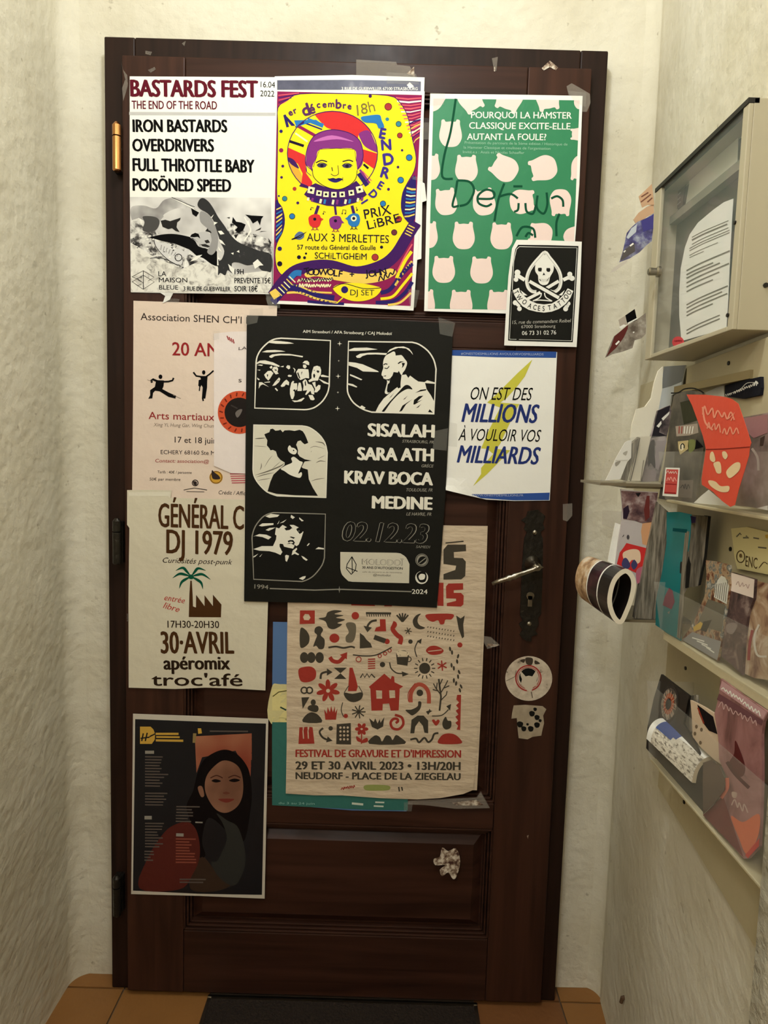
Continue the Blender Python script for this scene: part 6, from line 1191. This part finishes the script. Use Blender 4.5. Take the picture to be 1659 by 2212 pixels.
n_ = MB(); prism_px(n_, SY(yb-.001), F2, [(640, 270), (668, 272), (625, 700), (560, 1000), (535, 1010), (598, 700)], (0, .012, 0)); prism_px(n_, SY(yb-.001), F2, [(432, 700), (455, 780), (432, 1030), (398, 1034), (408, 800)], (0, .02, 0)); n_.obj('dark_back_cover', mat('black_cover', (22, 20, 18), .5), bk)
COM = noise_mat('comic_print', [(.3, (40, 34, 28)), (.42, (120, 72, 48)), (.5, (176, 150, 118)), (.58, (90, 100, 100)), (.7, (214, 206, 190))], 70, 6, .4)
P = leaf('leaflet', SX(1.034), F2, [(612, 738), (740, 755), (862, 790), (872, 1000), (842, 1205), (790, 1500), (735, 1805), (560, 1700), (358, 1582), (480, 1400), (600, 1120), (620, 900)], COM, seed=44, thick=.003)
P.poly(ink((206, 204, 192)), [(740, 950), (780, 900), (820, 920), (862, 1010), (836, 1205), (700, 1130), (720, 1040)], layer=1)
for i in range(6): P.line(ink((70, 66, 58)), [(735+i*22, 990-i*4), (720+i*20, 1130+i*10)], 5, layer=2)
P.poly(ink((112, 106, 92)), [(640, 1150), (820, 1210), (780, 1500), (520, 1420)], layer=1); P.poly(ink((206, 172, 84)), [(480, 1450), (560, 1390), (585, 1410), (560, 1470), (490, 1495)], layer=2); P.poly(ink((60, 58, 50)), [(590, 1390), (680, 1370), (620, 1500), (560, 1480)], layer=2); P.poly(ink((150, 148, 146)), [(470, 1500), (780, 1600), (735, 1800), (365, 1585)], layer=1)
for i in range(4): P.line(INKW, [(470+i*50, 1560+i*34), (600+i*35, 1600+i*40)], 12, layer=2)
P.done('leaflet with a crowded comic drawing and a white tower, middle pocket', 'leaflet')
P = leaf('leaflet', SX(1.036), F2, [(885, 865), (1010, 900), (1135, 940), (1122, 1142), (1060, 1300), (1020, 1600), (1000, 1960), (900, 1860), (778, 1762), (800, 1400), (842, 1205), (872, 1010)], noise_mat('dark_mauve_print', [(.35, (44, 36, 36)), (.55, (96, 74, 72)), (.72, (160, 140, 132))], 34, 6, .4, dist=1), seed=45, thick=.003)
P.poly(ink((236, 220, 212)), [(888, 870), (1132, 942), (1120, 1140), (872, 1060)], layer=1); P.scrawl(ink((180, 150, 144)), 940, 1010, 1080, 1050, 60, 7)
P.blob(ink((140, 126, 120)), [(830, 1430), (900, 1400), (950, 1430), (900, 1520), (840, 1500)], layer=1); P.done('dark mauve leaflet with a pale pink top, middle pocket', 'leaflet')
P = leaf('leaflet', SX(1.039), F2, [(1125, 950), (1273, 990), (1273, 1500), (1273, 2010), (1130, 1990), (1020, 1940), (1050, 1400), (1062, 1150)], noise_mat('beige_red_print', [(.35, (110, 70, 56)), (.5, (170, 140, 112)), (.68, (212, 196, 176))], 24, 6, .4, dist=1.4), seed=46, thick=.003)
P.line(ink((206, 198, 186)), [(1180, 1420), (1130, 1560), (1160, 1740), (1260, 1760)], 22, layer=1, sm=True); P.line(ink((150, 56, 56)), [(1110, 1480), (1080, 1640), (1070, 1800)], 30, layer=1, sm=True); P.done('beige and red swirled leaflet, near end of the middle pocket', 'leaflet')
YP = mat('pale_yellow_paper', (228, 214, 158), .6, noise_amt=.08, noise_scale=30)
P = leaf('leaflet', RB.off(.004), F2, [(880, 402), (1050, 384), (1273, 440), (1273, 890), (1120, 860), (945, 828), (915, 700), (900, 560)], YP, seed=47, thick=.002)
P.ring(ink((90, 70, 44)), 985, 700, 42, 10, ry=62, layer=1); P.circ(ink((120, 96, 60)), 985, 690, 16, 22, layer=1); P.text(ink((90, 70, 44)), 'ENC', 1035, 800, 1160, 830, 110, bold=-.01, wob=.05); P.line(ink((90, 70, 44)), [(1180, 820), (1230, 760), (1270, 780)], 8, layer=1, sm=True)
for q in ([(940, 490), (980, 450), (990, 470)], [(1010, 500), (1070, 500), (1040, 480)], [(1120, 500), (1180, 510)], [(1170, 600), (1260, 610)]): P.line(ink((110, 104, 90)), q, 14, layer=1)
P.poly(ink((220, 180, 80)), [(1245, 470), (1273, 465), (1273, 510), (1250, 500)], layer=1); P.done('pale yellow leaflet with brown lettering, pinned above the middle pocket', 'leaflet')
# third tier
F3 = (1380, 1420, 4.609)
P = leaf('leaflet', SX(1.032), F3, [(222, 168), (360, 275), (500, 382), (440, 660), (560, 860), (640, 1050), (640, 1540), (400, 1270), (72, 905), (85, 700), (150, 400)], mat('black_card', (26, 23, 21), .4, noise_amt=.3, noise_scale=20), seed=48, thick=.003)
EYE = noise_mat('feathery_print', [(.35, (30, 26, 24)), (.5, (110, 100, 90)), (.65, (190, 176, 160))], 110, 5, .4)
P.circ(ink((62, 56, 52)), 298, 465, 100, 195, layer=1, rot=.12); P.circ(EYE, 302, 465, 78, 160, layer=2, rot=.12); P.circ(ink((170, 84, 56)), 302, 462, 52, 108, layer=3, rot=.12); 
for i in range(16): a_ = i*math.pi/8; P.line(ink((206, 176, 150)), [(302+34*math.cos(a_), 465+70*math.sin(a_)), (302+68*math.cos(a_), 465+140*math.sin(a_))], 6, layer=4)
P.circ(BLK, 298, 465, 28, 58, layer=5, rot=.12)
P.done('black leaflet with a feathery orange eye, far end of the bottom pocket', 'leaflet')
P = leaf('leaflet', SX(1.040), F3, [(490, 385), (570, 372), (590, 500), (540, 720), (500, 760), (425, 660), (455, 500)], PAGES, seed=49, thick=.003); P.done('thin grey booklet edge between the black and the cream leaflet', 'booklet')
P = leaf('leaflet', SX(1.034), F3, [(512, 425), (640, 490), (752, 560), (800, 760), (850, 1000), (862, 1100), (740, 1010), (620, 900), (535, 790), (528, 600)], ink((214, 190, 162)), seed=50, thick=.003)
P.poly(ink((28, 22, 22)), [(585, 470), (742, 590), (785, 765), (700, 730), (640, 650), (600, 560)], layer=1); P.line(ink((150, 60, 40)), [(590, 500), (650, 660)], 14, layer=2); 
for x, y in ((625, 720), (560, 760), (615, 850), (575, 690)): P.circ(ink((104, 78, 44)), x, y, 14, 20, layer=1, n=10)
P.done('cream leaflet with a dark triangular photo, bottom pocket behind the rolled paper', 'leaflet')
PKP = noise_mat('mauve_pink_print', [(.3, (96, 62, 60)), (.45, (146, 100, 98)), (.62, (172, 126, 124))], 16, 5, .35, dist=.8)
P = leaf('leaflet', SX(1.026), F3, [(812, 212), (1040, 380), (1284, 545), (1240, 640), (1222, 760), (1225, 1200), (1215, 1600), (1200, 1880), (1090, 2000), (1045, 2005), (860, 1800), (640, 1570), (760, 1460), (860, 1330), (885, 1220), (800, 1020), (790, 800), (752, 560), (800, 380)], PKP, seed=51, thick=.003)
P.poly(ink((192, 150, 152)), [(830, 230), (1275, 545), (1240, 620), (805, 320)], layer=1); P.poly(ink((112, 74, 78)), [(800, 360), (1240, 630), (1225, 680), (780, 420)], layer=1)
P.scrawl(INKW, 830, 330, 1040, 460, 50, 10); P.scrawl(INKW, 1040, 470, 1210, 590, 50, 10); P.scrawl(ink((206, 172, 168)), 800, 500, 1180, 690, 70, 8)
P.blob(ink((92, 40, 38)), [(960, 830), (1000, 900), (1060, 1080), (1040, 1180), (960, 1180), (900, 1060), (950, 960)], layer=1); P.line(ink((80, 30, 30)), [(880, 1040), (960, 1160), (1100, 1300)], 34, layer=2, sm=True)
P.poly(ink((120, 62, 58)), [(640, 1570), (840, 1380), (900, 1560), (1045, 1990), (860, 1800)], layer=1); P.blob(ink((222, 120, 84)), [(920, 1580), (1040, 1640), (1200, 1560), (1190, 1780), (1080, 1960), (1000, 1800)], layer=2); P.poly(ink((204, 66, 58)), [(1060, 1970), (1205, 1800), (1200, 1880), (1090, 2000)], layer=3)
P.line(ink((216, 120, 96)), [(880, 1200), (880, 1300), (820, 1400)], 40, layer=2, sm=True); P.scrawl(ink((206, 180, 170)), 930, 1480, 1080, 1560, 90, 12); P.blob(ink((196, 170, 156)), [(930, 1340), (980, 1350), (970, 1400), (935, 1390)], layer=2)
P.done('large mauve pink poster leaflet at the near end of the bottom pocket', 'leaflet')
P = leaf('leaflet', SX(1.023), F3, [(640, 1050), (720, 1020), (800, 1080), (850, 1200), (850, 1320), (760, 1440), (640, 1560), (635, 1300)], mat('brown_clear_card', (92, 74, 62), .3), seed=52); P.done('brown card below the rolled newspaper in the bottom pocket', 'leaflet')

# rolled printed matter: a curved sheet pack with length, its colours run in bands
def roll(name, F, pts, y0, L, dx, dz, thick, bands, label, cat, closed=False, rim=None):
    S_ = SY(y0); c = catmull(pts, closed, 4); uv = [S_.uv(*q) for q in fpts(F, c)]; n = len(uv)
    nor = []
    for i in range(n):
        p = uv[(i-1) % n] if closed or i else uv[0]; q = uv[(i+1) % n] if closed or i < n-1 else uv[-1]
        d = math.hypot(q[0]-p[0], q[1]-p[1]); nor.append((-(q[1]-p[1])/d, (q[0]-p[0])/d))
    ts = [0]+[b[0] for b in bands]; mats = []; v = []; f = []; mi = []
    for t in ts:
        sh = 1-.12*t
        cx_ = sum(u[0] for u in uv)/n; cz_ = sum(u[1] for u in uv)/n
        for s_ in (-.5, .5):
            for i in range(n):
                u = cx_+(uv[i][0]-cx_)*sh+nor[i][0]*thick*s_; w_ = cz_+(uv[i][1]-cz_)*sh+nor[i][1]*thick*s_
                v.append((u+dx*t, y0+L*t, w_+dz*t))
    for k in range(len(ts)-1):
        m_ = bands[k][1]
        for i in range(n if closed else n-1):
            j = (i+1) % n; mm = m_(i/n) if callable(m_) else m_
            if mm not in mats: mats.append(mm)
            for s_ in (0, 1):
                a0 = (k*2+s_)*n; a1 = ((k+1)*2+s_)*n; f.append((a0+i, a0+j, a1+j, a1+i)); mi.append(mats.index(mm))
    rim = rim or WHITE
    if rim not in mats: mats.append(rim)
    for k in (0, len(ts)-1):
        for i in range(n if closed else n-1):
            j = (i+1) % n; f.append((k*2*n+i, k*2*n+j, (k*2+1)*n+j, (k*2+1)*n+i)); mi.append(mats.index(rim))
    if not closed:
        for e in (0, n-1):
            for k in range(len(ts)-1): f.append(((k*2)*n+e, (k*2+1)*n+e, (k*2+3)*n+e, (k*2+2)*n+e)); mi.append(mats.index(rim))
    return tag(mesh_obj(name, v, f, mats, midx=mi, smooth=False), label, cat)
F5 = (1240, 1040, 6.505)
BLM = mat('black_magazine_print', (24, 18, 18), .3, noise_amt=.3, noise_scale=30); MRM = noise_mat('maroon_magazine_print', [(.4, (26, 14, 16)), (.6, (60, 22, 36)), (.75, (90, 60, 50))], 40, 4, .3); BGM = noise_mat('beige_magazine_print', [(.35, (110, 70, 48)), (.5, (196, 160, 120)), (.62, (222, 206, 184))], 34, 5, .4)
roll('magazine', F5, [(655, 1975), (560, 1900), (500, 1700), (530, 1480), (605, 1335), (720, 1258), (805, 1320), (838, 1440), (805, 1640), (735, 1830)], -.425, .14, -.010, .0, .007,
     [(.28, BLM), (.31, WHITE), (.60, MRM), (.63, WHITE), (.82, BGM), (1, BGM)], 'magazine folded over into a loop, sticking out at the far left of the rack', 'magazine', closed=True, rim=mat('bright_page_edges', (232, 222, 200), .6))
NEWS = noise_mat('newspaper_print', [(.38, (120, 112, 100)), (.47, (206, 198, 182)), (.6, (226, 220, 206))], 120, 5, .6, stretch=(1, 1, 3)); BLN = ink((70, 90, 150))
roll('newspaper', F3, [(548, 1250), (568, 1150), (610, 1070), (665, 1022), (725, 1005), (785, 1030), (805, 1090)], -.565, .125, -.012, .0, .005,
     [(.50, lambda t: NEWS if t < .45 else WHITE), (.56, lambda t: NEWS if t < .4 else BLN), (.90, lambda t: NEWS if t < .3 else (BLN if t < .8 else WHITE)), (1, WHITE)], 'rolled white and blue newspaper lying in the bottom pocket', 'newspaper', rim=mat('newspaper_edges', (206, 190, 160), .7))

# far column of the rack
F4 = (1290, 760, 5.98)
SYL = -.385
P = leaf('leaflet', RW.off(.012), F4, [(862, 190), (1000, 180), (1135, 172), (1095, 390), (1080, 500), (960, 560), (940, 700), (780, 762), (820, 480)], ink((206, 212, 220)), seed=60, thick=.002); P.poly(ink((132, 134, 138)), [(862, 190), (1135, 172), (1095, 385), (960, 440), (835, 472)], layer=1); P.done('pale blue-grey sheet standing at the back of the rack under the case', 'leaflet')
S = SY(SYL+.03)
P = leaf('leaflet', S, F4, [(790, 250), (850, 190), (840, 480), (790, 760), (690, 1090), (560, 1660), (470, 1660), (430, 1120), (450, 950), (510, 740), (620, 710), (700, 600), (740, 400)], ink((232, 226, 208)), seed=61, thick=.004); P.done('tall plain white leaflet leaning in the far pocket', 'leaflet')
PHO = noise_mat('grey_violet_photo_print', [(.35, (40, 36, 42)), (.5, (110, 98, 98)), (.64, (176, 164, 164))], 26, 4, .4)
P = leaf('leaflet', SY(SYL+.02), F4, [(780, 760), (860, 720), (945, 690), (965, 790), (900, 1100), (850, 1400), (790, 1672), (600, 1680), (560, 1670), (690, 1100), (730, 960)], PHO, seed=62, thick=.004)
P.poly(ink((44, 40, 46)), [(785, 760), (940, 695), (930, 760), (840, 850), (800, 1040), (900, 1085), (700, 1110)], layer=1); P.poly(INKW, [(830, 860), (935, 770), (925, 810), (850, 890)], layer=2); P.poly(INKW, [(765, 960), (825, 890), (830, 930), (795, 980)], layer=2); P.poly(ink((156, 144, 148)), [(760, 1150), (900, 1150), (790, 1530), (745, 1500)], layer=2); P.blob(ink((52, 48, 54)), [(690, 1160), (740, 1150), (740, 1300), (750, 1500), (690, 1440), (660, 1480), (660, 1300)], layer=2); P.poly(ink((150, 136, 138)), [(590, 1510), (770, 1540), (750, 1670), (580, 1668)], layer=2)
P.done('leaflet with a dark violet and white photo, far pocket', 'leaflet')
P = leaf('leaflet', SY(SYL+.01), F4, [(545, 1105), (620, 1090), (695, 1092), (640, 1350), (565, 1665), (480, 1665), (420, 1660), (480, 1380)], ink((222, 214, 194)), seed=63, thick=.004); P.line(ink((90, 84, 74)), [(550, 1110), (500, 1380), (430, 1670)], 12, layer=1); P.line(ink((150, 142, 128)), [(600, 1400), (560, 1660)], 14, layer=1); P.done('white leaflet with a grey edge in front in the far pocket', 'leaflet')
P = leaf('booklet', SY(SYL+.005), F4, [(440, 1190), (545, 1100), (520, 1250), (440, 1480), (390, 1670), (310, 1650), (390, 1400)], PAGES, seed=64, thick=.01); P.done('grey edges of a stack of cards beside the white card', 'booklet')
P = leaf('card', SY(SYL), F4, [(362, 1170), (400, 1148), (445, 1140), (438, 1370), (390, 1420), (300, 1645), (200, 1655), (110, 1660), (160, 1560), (240, 1380)], WHITE, seed=65, thick=.002)
P.blob(ink((176, 172, 160)), [(330, 1310), (390, 1280), (370, 1340)], layer=1); P.line(ink((190, 184, 170)), [(235, 1405), (395, 1400)], 6, layer=1); P.blob(ink((150, 144, 132)), [(235, 1430), (300, 1410), (280, 1450), (240, 1480)], layer=1); P.done('bright white card at the front of the far pocket', 'card')
pe = [SY(SYL-.004).pt(*q) for q in fpts(F4, [(195, 1140), (560, 1092), (905, 1085), (860, 1400), (790, 1700), (400, 1690), (45, 1672), (110, 1420)])]
a = MB(); a.prism(pe, (0, .0015, 0)); p_ = a.obj('clear_pocket', MATS['clear_acrylic'], rk)
p0 = SY(SYL-.004).pt(*fpts(F4, [(45, 1680)])[0]); p1 = SY(SYL-.004).pt(*fpts(F4, [(800, 1712)])[0])
a = MB(); a.box(p0.x, wx(-.3)-.006, SYL-.004, SYL+.10, p1.z-.004, p1.z); a.obj('ledge', mat('brown_grey_ledge', (120, 108, 86), .4), rk)
p0 = SY(SYL).pt(*fpts(F4, [(300, 1725)])[0]); p1 = SY(SYL).pt(*fpts(F4, [(780, 1775)])[0])
a = MB(); a.box(p0.x+.01, wx(-.3)-.006, SYL+.004, SYL+.08, p1.z, p1.z+.010); a.obj('bracket', BEIGE2, rk)
P = leaf('leaflet', SY(SYL), F5, [(655, 105), (900, 135), (1182, 150), (1150, 380), (1102, 580), (1085, 940), (1010, 1200), (930, 1420), (880, 1440), (720, 1240), (580, 1170), (620, 850), (668, 560), (680, 350)], ink((196, 186, 184)), seed=66, thick=.003)
PH2 = noise_mat('brown_violet_photo_print', [(.35, (62, 40, 48)), (.5, (122, 92, 90)), (.64, (186, 168, 164))], 40, 4, .4)
P.poly(PH2, [(660, 130), (1180, 160), (1100, 570), (960, 590), (850, 550), (690, 530)], layer=1); P.poly(ink((48, 34, 50)), [(690, 380), (760, 330), (780, 420), (740, 530), (690, 520)], layer=2); P.poly(ink((30, 26, 28)), [(860, 165), (940, 160), (900, 220)], layer=2); P.poly(ink((110, 50, 46)), [(1020, 200), (1060, 200), (1060, 500), (1000, 560), (980, 400)], layer=2)
P.poly(ink((214, 160, 118)), [(960, 590), (1100, 560), (1075, 920), (960, 880), (940, 700)], layer=1); P.line(ink((90, 84, 84)), [(680, 780), (700, 750)], 10, layer=2); P.circ(ink((84, 78, 80)), 758, 782, 20, 34, layer=2, n=10)
P.poly(ink((210, 54, 52)), [(735, 865), (1050, 945), (1010, 1200), (960, 1300), (860, 1280), (600, 1160), (640, 1000), (700, 920)], layer=1); P.blob(ink((238, 206, 176)), [(690, 1000), (820, 950), (920, 980), (930, 1120), (860, 1160), (820, 1100), (760, 1150), (700, 1100)], layer=2); P.blob(ink((72, 70, 110)), [(690, 1090), (740, 1080), (790, 1180), (740, 1230), (670, 1180)], layer=3); P.blob(ink((72, 70, 110)), [(820, 1120), (850, 1100), (890, 1170), (840, 1240), (800, 1180)], layer=3); P.blob(ink((190, 110, 130)), [(880, 1240), (1000, 1200), (930, 1400), (880, 1420)], layer=2)
P.done('leaflet with a red, cream and blue picture behind the looped magazine', 'leaflet')
P = leaf('leaflet', SY(SYL+.004), F5, [(585, 580), (665, 610), (655, 840), (620, 1000), (585, 1175), (478, 1125), (530, 850)], WHITE, seed=67, thick=.003); P.done('narrow white strip sticking out left of the red picture leaflet', 'leaflet')
a = MB(); prism_px(a, SY(SYL-.006), (0, 0, 1), [(1420, 1084), (1444, 1106), (1438, 1200), (1426, 1280), (1415, 1338), (1372, 1336), (1386, 1250), (1400, 1180)], (0, .012, 0)); tag(a.obj('booklet_stack', PAGES), 'thick stack of grey-edged booklets left of the teal booklet', 'booklets')
p0 = SY(SYL-.006).pt(1340, 1337); a = MB(); a.box(p0.x, wx(-.3)-.006, SYL-.008, SYL+.09, p0.z-.004, p0.z+.0); a.obj('ledge', mat('brown_grey_ledge', (120, 108, 86), .4), rk)

# ------------------------------------------------------------------ small things on floor and wall
bm = bmesh.new(); bmesh.ops.create_icosphere(bm, subdivisions=2, radius=.0052)
for v_ in bm.verts: v_.co *= 1+.2*noise.noise(v_.co*300); 
me = bpy.data.meshes.new('pebble'); bm.to_mesh(me); bm.free(); me.materials.append(WHITE)
d_ = ray(1208, 2124); t_ = (.0045-CAM.z)/d_.z; pb = link('pebble', me); pb.location = CAM+d_*t_; tag(pb, 'tiny white pebble on the floor beside the door frame', 'pebble')
c_ = RW.pt(1348, 2162); a = MB(); a.tube([c_+Vector((.004, 0, .008)), c_+Vector((-.004, 0, .006)), c_+Vector((-.006, 0, -.004))], [.004, .004, .0035], 8)  # made-up stub in place of a small dark mark on the wall
tag(a.obj('wall_mark', mat('brown_mark', (86, 62, 40), .7)), 'small brown stub added for a dark mark on the right wall near the floor', 'wall mark')
